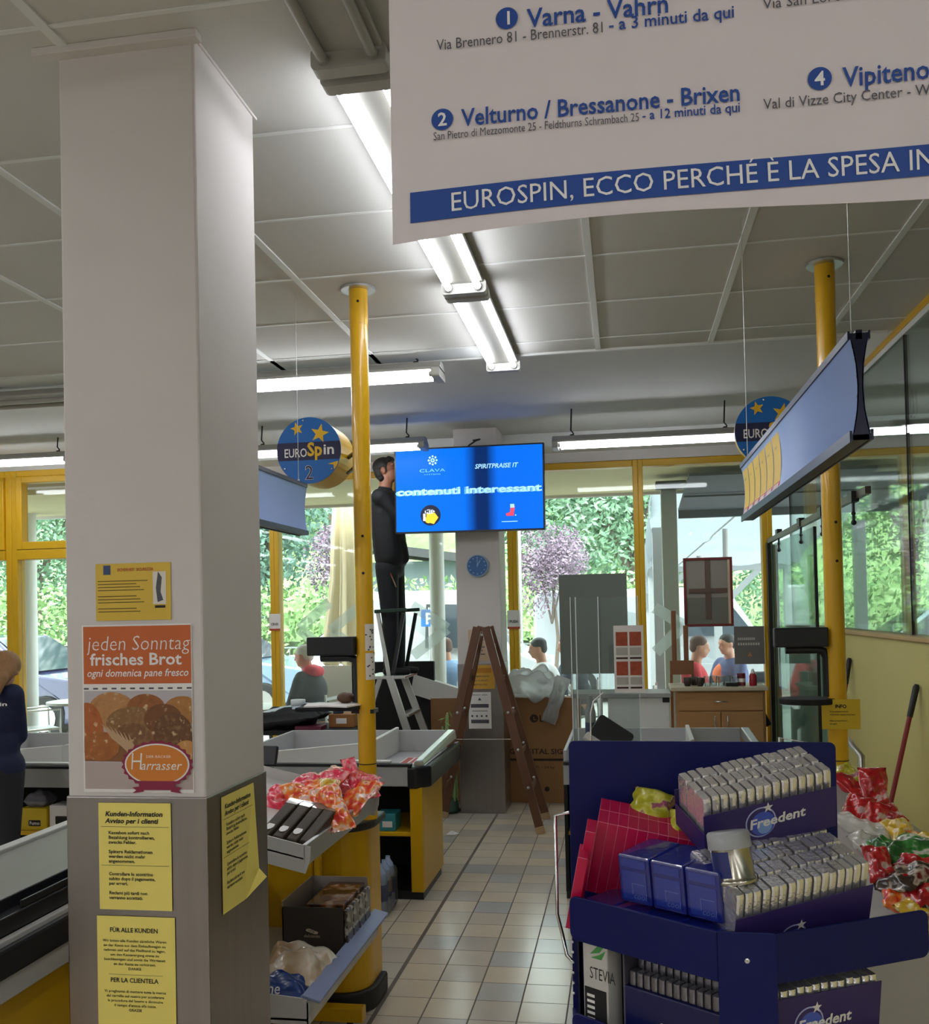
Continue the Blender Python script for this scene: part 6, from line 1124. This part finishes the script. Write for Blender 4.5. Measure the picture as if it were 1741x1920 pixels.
# hill, hedge, trees
hm = ramp_mat('meadow', [(0, '6c8c54'), (.5, '92b070'), (.7, 'aac48c'), (1, 'c4d4ac')], 1.6, .9, detail=8)
m = MB(hm); vs = []; nx, ny = 30, 12
for j in range(ny+1):
    for i in range(nx+1): x = -45+85*i/nx; y = 24+45*j/ny; vs.append((x, y, GZ+max(0, (y-25))*.42+.6*math.sin(x*.4+y*.2)*(j > 0)))
m.add(vs, [(j*(nx+1)+i, j*(nx+1)+i+1, (j+1)*(nx+1)+i+1, (j+1)*(nx+1)+i) for j in range(ny) for i in range(nx)], True); o = m.build('hill'); struct(o)
def leaves(mb, c, rad, n, size, rnd, lump=9):
    n = int(n*2.6); size *= .46
    cs = [(Vector(c)+Vector((rnd.uniform(-.6, .6)*rad[0], rnd.uniform(-.6, .6)*rad[1], rnd.uniform(-.6, .6)*rad[2])), rnd.uniform(.45, .75)) for _ in range(lump)]
    for k in range(n):
        q, s = rnd.choice(cs); d = Vector((rnd.gauss(0, 1), rnd.gauss(0, 1), rnd.gauss(0, 1))).normalized()*rnd.uniform(.55, 1.05)
        p = q+Vector((d.x*rad[0], d.y*rad[1], d.z*rad[2]))*s; a = Vector((rnd.gauss(0, 1), rnd.gauss(0, 1), rnd.gauss(0, 1))).normalized(); b_ = a.orthogonal().normalized(); w = size*rnd.uniform(.6, 1.3)
        mb.add([p-a*w, p+b_*w*.5, p+a*w, p-b_*w*.5], [(0, 1, 2, 3)], False)
def leafmat(n, a, b_, c_):
    return ramp_mat(n, [(.25, a), (.5, b_), (.75, c_)], 2.2, .75, detail=6)
def tree(label, x, y, zc, rad, n, size, cols, seed, trunk=.12, group='trees outside'):
    r = thing('tree', label, 'tree', (x, y, GZ), group); rnd = random.Random(seed); m = MB(leafmat('leaf_'+cols[0], *cols)); leaves(m, (x, y, zc), rad, n, size, rnd); m.build('foliage', r)
    m = MB(mat('bark', '6e6258', .9, noise=.3)); zt = zc; zb = GZ-.05 if y < 25 else GZ+(y-25)*.42-.7; m.tube([(x, y, zb), (x+.1, y, (zb+zt)/2), (x, y, zt)], [trunk, trunk*.8, trunk*.4], 9)
    for k in range(5): a = k*1.3; m.tube([(x, y, zb+(zt-zb)*.6), (x+rad[0]*.5*math.cos(a), y+rad[1]*.5*math.sin(a), zt+rad[2]*.3)], [trunk*.5, trunk*.15], 6)
    m.build('trunk', r); return r
G1 = ('4f7358', '6f9474', '9ab89c'); G2 = ('3e5c50', '587a6a', '86a898'); G3 = ('5c8050', '86a872', 'b2c8a0'); PU = ('5e4a5c', '7e6a7c', 'a894a4')
tree('dark bluish tree seen between near column and closed parasol', -9.4, 24.6, 4.6, (2.6, 2, 3.4), 5200, .20, G2, 1)
tree('large leafy tree filling the window right of the screen', .2, 25, 4.6, (3.9, 2.4, 3.8), 8000, .20, G1, 2, .22)
tree('light green tree behind the purple one', -1.4, 31.5, 4.8, (2.2, 2, 3.4), 4200, .19, G3, 3)
tree('small purple leaved tree right of the far column', -1.22, 16.5, 2.42, (.62, .5, .82), 2200, .07, PU, 4, .04)
tree('green tree seen through the window left of the near column', -14.9, 22.6, 4.0, (2.4, 1.8, 2.9), 4200, .17, G1, 5)
tree('tree behind the entrance glass at the right', 6.4, 23, 4.6, (2.3, 1.8, 2.8), 5200, .17, G3, 6)
tree('purple leaved tree behind the closed parasol', -6.7, 22.4, 3.1, (.8, .7, 1.1), 1500, .10, PU, 7, .06)
tree('green tree on the slope behind the grey house', -10.5, 34, 9.5, (5, 3, 5), 4200, .32, G1, 8, .25)
tree('tall tree high on the slope above the screen', 4.0, 36, 10, (6, 3, 5), 4600, .33, G2, 9, .25)
tree('tree at the far left behind the dark cars', -25, 27, 3.8, (2.8, 2, 3.4), 3600, .2, G2, 10)
for l, x0, x1, y in (('clipped hedge along the fence left of the closed parasol', -10.5, -5.2, 20.0), ('clipped hedge along the fence behind the far column', -5.1, .8, 20.2), ('clipped hedge along the fence beyond the entrance', 2.8, 8.5, 19.5), ('clipped hedge behind the cars at the far left', -17, -11, 19.8)):
    r = thing('hedge', l, 'hedge', ((x0+x1)/2, y, GZ), 'hedges along the fence'); rnd = random.Random(int(x0*10)); m = MB(leafmat('leaf_hedge', '5c8250', '88ac6c', 'bccc98'))
    for k in range(int((x1-x0)*620)):
        p = Vector((rnd.uniform(x0, x1), y+rnd.uniform(-.45, .45), GZ+1.5+rnd.uniform(-1.4, .75)+.18*math.sin(rnd.uniform(0, 9)))); a = Vector((rnd.gauss(0, 1), rnd.gauss(0, 1), rnd.gauss(0, 1))).normalized(); b_ = a.orthogonal().normalized(); w = .085*rnd.uniform(.6, 1.3); m.add([p-a*w, p+b_*w*.5, p+a*w, p-b_*w*.5], [(0, 1, 2, 3)], False)
    m.build('foliage', r); m = MB(mat('hedge_wood', '3c4a2c', .9)); m.box(x0+.1, x1-.1, y-.25, y+.25, GZ-.02, 1.1); m.build('stems', r)
r = thing('fence', 'thin grey metal railing before the hedge', 'fence', (-5, 19, GZ)); m = MB(mat('fence_grey', '8c9694', .5, .6)); m.box(-14, 9, 18.98, 19.02, 1.0, 1.03); m.box(-14, 9, 18.98, 19.02, .1, .13); m.build('rail', r); m = MB(MATS['fence_grey'])
for k in range(150): x = -14+.153*k; m.box(x-.008, x+.008, 18.99, 19.01, .1, 1.0)
o = m.build('bars', r); o['kind'] = 'stuff'
r = thing('house', 'grey house with dark roof on the slope left of the far column', 'house', (-6.2, 29, 1.5)); m = MB(mat('house_grey', '78848c', .8)); m.box(-8.4, -4.6, 28, 32, 1.0, 3.2); m.build('wall', r); m = MB(mat('house_roof', '4a4a4e', .8)); m.hexa([(-8.8, 27.4, 3.75), (-4.2, 27.4, 3.05), (-4.2, 32.4, 3.05), (-8.8, 32.4, 3.75), (-8.8, 27.4, 4.0), (-4.2, 27.4, 3.3), (-4.2, 32.4, 3.3), (-8.8, 32.4, 4.0)]); m.build('roof', r)
# closed parasol
r = thing('closed_parasol', 'closed cream parasol outside behind the left yellow pole', 'parasol', (-3.37, 11.5, GZ)); m = MB(mat('parasol_cream', 'd8c8a4', .8)); prof = [(1.05, .26), (1.2, .275), (1.5, .235), (2.1, .17), (2.6, .15), (3.1, .12), (3.45, .05), (3.55, .02)]; vs = []; K = 64
for z, q in prof:
    for k in range(K): t = 2*PI*k/K; q2 = q*(1+.22*math.cos(8*t)+.10*math.cos(13*t+z)); vs.append((-3.37+q2*math.cos(t), 11.5+q2*math.sin(t), z+.04*math.cos(8*t)*(z < 1.1)))
m.add(vs, [(j*K+k, j*K+(k+1) % K, (j+1)*K+(k+1) % K, (j+1)*K+k) for j in range(len(prof)-1) for k in range(K)], True); m.add(vs[-K:], [tuple(range(K))]); m.build('fabric', r); m = MB(M['wood']); m.tube([(-3.37, 11.5, 0), (-3.37, 11.5, 3.6)], .028, 10); m.build('pole', r); m = MB(M['grey_pl']); m.box(-3.72, -3.02, 11.15, 11.85, GZ, 0); m.build('base', r, bevel=.02)
# cars
cg = mat('car_glass', '26323c', .06, spec=.9); tyre = mat('tyre', '141416', .7)
def car(label, x, y, L, Wd, H, paint, rot=0, van=False, cat='car'):
    r = thing('van' if van else 'car', label, cat, (x, y, GZ), 'vehicles parked outside', local=True); r.rotation_euler[2] = rot
    h0, hb = .22, H*(.62 if not van else .55)
    if van: side = [(-L/2, h0), (L/2-.05, h0), (L/2, .55), (L/2-.05, hb*.85), (L/2-.5, hb+.02), (L/2-1.0, H-.06), (L/2-1.3, H), (-L/2+.1, H), (-L/2, H-.15)]
    else: side = [(-L/2+.05, h0), (L/2-.08, h0), (L/2, .5), (L/2-.12, hb-.12), (L/2-1.05, hb+.02), (L/2-1.75, H-.03), (L/2-2.1, H), (-L/2+.9, H-.02), (-L/2+.15, hb+.05), (-L/2, hb-.15)]
    m = MB(paint); n = len(side); vs = []
    for yy, ins in ((-Wd/2, 1), (-Wd/2+.06, 0), (Wd/2-.06, 0), (Wd/2, 1)):
        for px_, pz in side:
            t = max(0, (pz-hb)/(H-hb)) if pz > hb else 0; sg = -1 if yy < 0 else 1; vs.append((px_*(1-.012*ins), yy-sg*t*.20, pz*(1-.01*ins)+.004*ins))
    fs = [tuple(range(n)), tuple(range(4*n-1, 3*n-1, -1))]
    for k in range(3):
        for i in range(n): i2 = (i+1) % n; fs.append((k*n+i2, k*n+i, (k+1)*n+i, (k+1)*n+i2))
    m.add(vs, fs, False); m.build('body', r, bevel=.03, seg=3)
    m = MB(cg)
    for s in (-1, 1):
        y1, y2 = s*(Wd/2+.004), s*(Wd/2-.17)
        ws = [[(L/2-1.15, hb+.05), (L/2-1.75, H-.10), (L/2-2.3, H-.09), (L/2-2.3, hb+.05)], [(L/2-2.4, hb+.05), (L/2-2.4, H-.09), (-L/2+1.0, H-.10), (-L/2+.55, hb+.05)]] if not van else [[(L/2-.6, hb+.05), (L/2-1.05, H-.22), (L/2-1.75, H-.20), (L/2-1.75, hb+.05)]]
        for w_ in ws: m.add([(px_, y1-s*.2*max(0, (pz-hb)/(H-hb))+s*.006, pz) for px_, pz in w_], [tuple(range(4))])
    fr = [(L/2-1.05, hb+.05), (L/2-1.72, H-.05)] if not van else [(L/2-.53, hb+.05), (L/2-.98, H-.10)]
    (xa, za), (xb, zb) = fr; m.add([(xa+.012, -Wd/2+.14, za), (xa+.012, Wd/2-.14, za), (xb+.012, Wd/2-.24, zb), (xb+.012, -Wd/2+.24, zb)], [(0, 1, 2, 3)]); m.build('window_glass', r)
    for wx in (L/2-.85, -L/2+.8):
        for s in (-1, 1):
            m = MB(tyre); F = frame((wx, s*(Wd/2-.20), .31), (1, 0, 0), (0, 0, 1)); m.prism(circ(0, 0, .31, 24), -.22*s if s > 0 else .22, F); o = m.build('wheel', r, bevel=.02); m = MB(M['alu']); m.prism(circ(0, 0, .19, 16), -.232*s if s > 0 else .232, F); m.build('hub', o)
    m = MB(mat('headlamp', 'e8ecf0', .1)); 
    for s in (-1, 1): m.box(L/2-.14, L/2-.02, s*(Wd/2-.16)-.12, s*(Wd/2-.16)+.12, hb*.72, hb*.86)
    m.build('headlamp', r, bevel=.01); m = MB(mat('tail_lamp', '9c1a1c', .2))
    for s in (-1, 1): m.box(-L/2-.01, -L/2+.1, s*(Wd/2-.14)-.08, s*(Wd/2-.14)+.08, hb*.62, hb*.85)
    m.build('tail_lamp', r, bevel=.01); return r
pb = mat('paint_blue', '7f98b4', .2, coat=.8); pw = mat('paint_white', 'a6acb0', .25, coat=.6); pd = mat('paint_indigo', '2c3066', .2, coat=.8); ps = mat('paint_silver', '8ea0aa', .25, .3, coat=.6); pr_ = mat('paint_red', 'c42038', .25, coat=.8)
car('light blue car parked outside left of the parasol', -6.9, 15.2, 4.3, 1.75, 1.52, pb)
car('white van parked outside behind the far column', -2.55, 14.6, 2.9, 1.9, 1.98, pw, 0, True, 'van')
car('white car parked outside beside the white van', -5.0, 17.6, 3.9, 1.7, 1.5, pw, PI)
car('dark indigo car parked outside left of the near column', -9.2, 13.1, 4.2, 1.75, 1.46, pd)
car('silver car parked outside at the far left', -13.6, 15.2, 4.2, 1.75, 1.45, ps, PI)
car('white van parked beyond the white tent', .6, 18.0, 4.4, 1.9, 2.0, pw, 0, True, 'van')
car('pale blue car parked beyond the entrance glass', 5.3, 17.6, 4.2, 1.75, 1.55, ps, PI)
car('red car with its bonnet before the entrance glass', 6.2, 15.0, 3.9, 1.7, 1.45, pr_, PI)
# white tent with posts, braces and a dark awning before it
r = thing('white_tent', 'white tent with translucent roof and timber posts on the right terrace', 'tent', (2.2, 13.5, GZ)); cv = glass_mat('tent_canvas', 'ffffff', .02, haze=.9, hazecol='8f989e'); wt = mat('tent_white', 'a2a8aa', .5)
m = MB(cv); vs = []; nx, ny = 14, 14
for j in range(ny+1):
    for i in range(nx+1): x = .35+2.3*i/nx; y = 11.2+5*j/ny; t = j/ny; vs.append((x, y, 3.05-.75*t+.05*math.sin(PI*((i/nx)*3 % 1))-.10*math.sin(PI*t*3)**2))
m.add(vs, [(j*(nx+1)+i, j*(nx+1)+i+1, (j+1)*(nx+1)+i+1, (j+1)*(nx+1)+i) for j in range(ny) for i in range(nx)], True); m.build('roof_canvas', r)
m = MB(cv); vs = []
for j in range(13):
    for i in range(7): y = 11.2+5*j/12; t = i/6; vs.append((.35-.05*math.sin(t*3)+.04*math.sin(j*1.9)*t, y, (3.05-.75*j/12)-t*(.62-.1*math.cos(j*1.3))))
m.add(vs, [(j*7+i, j*7+i+1, (j+1)*7+i+1, (j+1)*7+i) for j in range(12) for i in range(6)], True); m.build('side_valance', r)
for x, y in ((.40, 11.3), (.40, 13.6), (.40, 16.1), (1.5, 16.1), (2.6, 16.1), (2.6, 11.3)): m = MB(wt); m.box(x-.06, x+.06, y-.06, y+.06, GZ, 2.6); m.build('post', r, bevel=.006)
for a, b_ in (((.4, 16.1, 1.7), (1.2, 16.1, 2.4)), ((1.1, 16.1, 2.4), (1.5, 16.1, 1.6)), ((1.5, 16.1, 1.6), (2.3, 16.1, 2.4)), ((.4, 11.3, 1.5), (.4, 12.2, 2.5))): m = MB(wt); m.bar(a, b_, .09, .09); m.build('brace', r)
m = MB(wt); m.box(.35, 2.66, 16.05, 16.15, 2.25, 2.55); m.box(.35, 2.66, 16.05, 16.12, GZ, .75); m.build('rear_beam', r)
for k, (x, y) in enumerate(((1.25, 12.2), (1.05, 13.8))): m = MB(M['grey_pl']); m.tube([(x, y, 2.78-.15*(y-11.2)), (x, y+.02, 2.35-.12*(y-11.2))], .035, 10); m.build('heater', r)
m = MB(M['grey_pl']); m.tube([(1.6, 11.3, 2.98), (.8, 15.9, 2.28)], .012, 6); m.build('ridge_pole', r)
r = thing('awning', 'dark grey awning hung before the white tent', 'awning', (1.7, 9.9, 2.7)); m = MB(mat('awning_grey', '5e646c', .8)); m.hexa([(.62, 9.05, 2.88), (3.4, 9.05, 2.88), (3.4, 10.9, 2.74), (.62, 10.9, 2.74), (.62, 9.05, 2.91), (3.4, 9.05, 2.91), (3.4, 10.9, 2.77), (.62, 10.9, 2.77)]); m.build('cloth', r); m = MB(mat('awning_bar', '3c4046', .5)); m.box(.62, 3.4, 10.86, 10.93, 2.66, 2.78); m.box(.62, 3.4, 9.9, 9.93, 2.78, 2.80); m.build('front_bar', r)
r = thing('terrace_post', 'white terrace post with dark floodlight right of the third window', 'post', (.46, 9.7, GZ)); m = MB(mat('post_pale', 'b4b8b4', .5)); m.box(.385, .535, 9.62, 9.78, GZ, 2.92); m.build('shaft', r, bevel=.008); m = MB(mat('flood_dark', '34383c', .5)); m.box(.33, .62, 9.45, 9.62, 2.83, 2.90); m.build('floodlight', r, bevel=.006)
# terrace furniture
def table(x, y, label, top):
    r = thing('terrace_table', label, 'table', (x, y, GZ), 'terrace tables'); m = MB(top); m.prism(circ(0, 0, .40, 28), .03, Matrix.Translation((x, y, GZ+.70))); m.build('tabletop', r, bevel=.005); m = MB(M['alu']); m.tube([(x, y, GZ+.02), (x, y, GZ+.70)], .03, 10); m.build('stem', r); m = MB(M['grey_pl']); m.lathe([(.25, GZ), (.25, GZ+.02), (.05, GZ+.05)], (x, y, 0), 20); m.build('foot', r)
tw = mat('tabletop_white', 'b8bab8', .4); td = mat('tabletop_dark', '4a4a46', .5)
for x, y, l, t in ((-3.75, 9.5, 'round white terrace table before the grey haired guest', tw), (-2.75, 11.3, 'round white terrace table at the far column', tw), (-1.45, 10.7, 'dark terrace table behind the screen carton', td), (1.45, 10.5, 'round terrace table beside the guest in red', tw), (-6.2, 10.3, 'round white terrace table left of the near column', tw), (-5.1, 11.2, 'dark terrace table seen beside the near column', td)): table(x, y, l, t)
def chair(x, y, a, label):
    r = thing('terrace_chair', label, 'chair', (x, y, GZ), 'metal terrace chairs', local=True); r.rotation_euler[2] = a
    m = MB(M['alu']); m.box(-.21, .21, -.2, .2, .43, .455); m.build('seat', r, bevel=.01); m = MB(M['alu'])
    for k in range(5): m.box(-.20, .20, -.205, -.19, .56+.06*k, .59+.06*k)
    m.build('backrest', r)
    for sx in (-1, 1):
        for sy in (-1, 1): m = MB(M['alu']); m.tube([(sx*.22, sy*.22, 0), (sx*.2, sy*.2, .44 if sy > 0 else .86)], .012, 8); m.build('leg', r)
        m = MB(M['alu']); m.tube([(sx*.2, -.2, .66), (sx*.22, .2, .66), (sx*.2, .2, .44)], .011, 8); m.build('armrest', r)
for x, y, a, l in ((-6.6, 10.0, -.7, 'metal terrace chair left of the table by the near column'), (-5.75, 9.9, .7, 'metal terrace chair right of the table by the near column'), (-5.9, 11.0, 2.6, 'metal terrace chair behind the table by the near column'), (-3.12, 9.5, 1.4, 'metal chair under the grey haired guest'), (-4.7, 9.8, -.9, 'empty metal chair left of the grey haired guest'), (-1.99, 11.2, 1.1, 'metal chair under the guest with curly hair'), (-.80, 10.6, 1.7, 'metal chair under the guest in white'), (-.52, 11.2, 1.57, 'metal chair under the guest in dark clothes'), (.50, 10.3, -1.67, 'metal chair under the guest in red'), (1.22, 11.0, 2.2, 'metal chair under the guest with the orange vest')): chair(x, y, a, l)
r = thing('menu_stand', 'white folding menu board standing outside by the left pole', 'menu board', (-2.95, 10.0, GZ)); m = MB(M['paper']); m.hexa([(-3.12, 9.85, GZ), (-2.78, 9.85, GZ), (-2.78, 9.87, GZ), (-3.12, 9.87, GZ), (-3.22, 10.0, 1.13), (-2.88, 10.0, 1.13), (-2.88, 10.02, 1.13), (-3.22, 10.02, 1.13)]); m.build('front_board', r); m = MB(M['grey_pl']); m.bar((-2.70, 10.1, GZ), (-2.9, 10.02, 1.12), .03, .03); m.build('strut', r)
r = thing('parking_sign', 'small blue parking sign outside left of the far column', 'sign', (-2.9, 14.0, GZ)); m = MB(M['alu']); m.tube([(-2.72, 13.4, GZ), (-2.72, 13.4, 1.75)], .02, 8); m.build('pole', r); m = MB(mat('park_blue', '2a6cc0', .4)); m.box(-2.84, -2.60, 13.37, 13.38, 1.48, 1.72); m.build('plate', r); m = MB(M['paper']); m.text('P', FACE(-2.72, 13.368, 1.52), .22, .03, 1, 0, 'C'); m.build('letter', r)
m = MB(M['alu']); m.tube([(-1.65, 15.5, GZ), (-1.65, 15.5, 3.6)], .035, 10); tag(m.build('lamp_post'), 'slim grey post outside between far column and purple tree', 'post')
# frosted arrows on the glass
fr = glass_mat('frosted_decal', 'eef2f0', .03, haze=.55, hazecol='d6e2dc')
def chev(label, pts, w=.10):
    m = MB(fr)
    for (xa, za), (xb, zb) in zip(pts[:-1], pts[1:]): d = Vector((xb-xa, 0, zb-za)).normalized(); n = Vector((-d.z, 0, d.x))*w/2; a, b_ = Vector((xa, 8.792, za)), Vector((xb, 8.792, zb)); m.quad(a-n, b_-n, b_+n, a+n)
    tag(m.build('window_decal'), label, 'window decal', 'frosted arrows on the windows')
chev('frosted arrow on the glass pointing left beside the parasol', [(-2.75, 1.80), (-3.05, 1.55), (-2.72, 1.28)])
chev('frosted arrow on the glass just left of the left pole', [(-2.42, 1.78), (-2.74, 1.53), (-2.4, 1.28)])
chev('frosted arrow on the glass pointing right, left of the far column', [(-1.95, 1.75), (-1.62, 1.53), (-1.95, 1.28)])
chev('frosted arrow on the glass left of the red framed board', [(.27, 1.68), (.52, 1.52), (.27, 1.28)])
chev('frosted rounded decal on the window left of the near column', [(-5.30, 1.78), (-5.05, 1.55), (-5.3, 1.32)], .22)
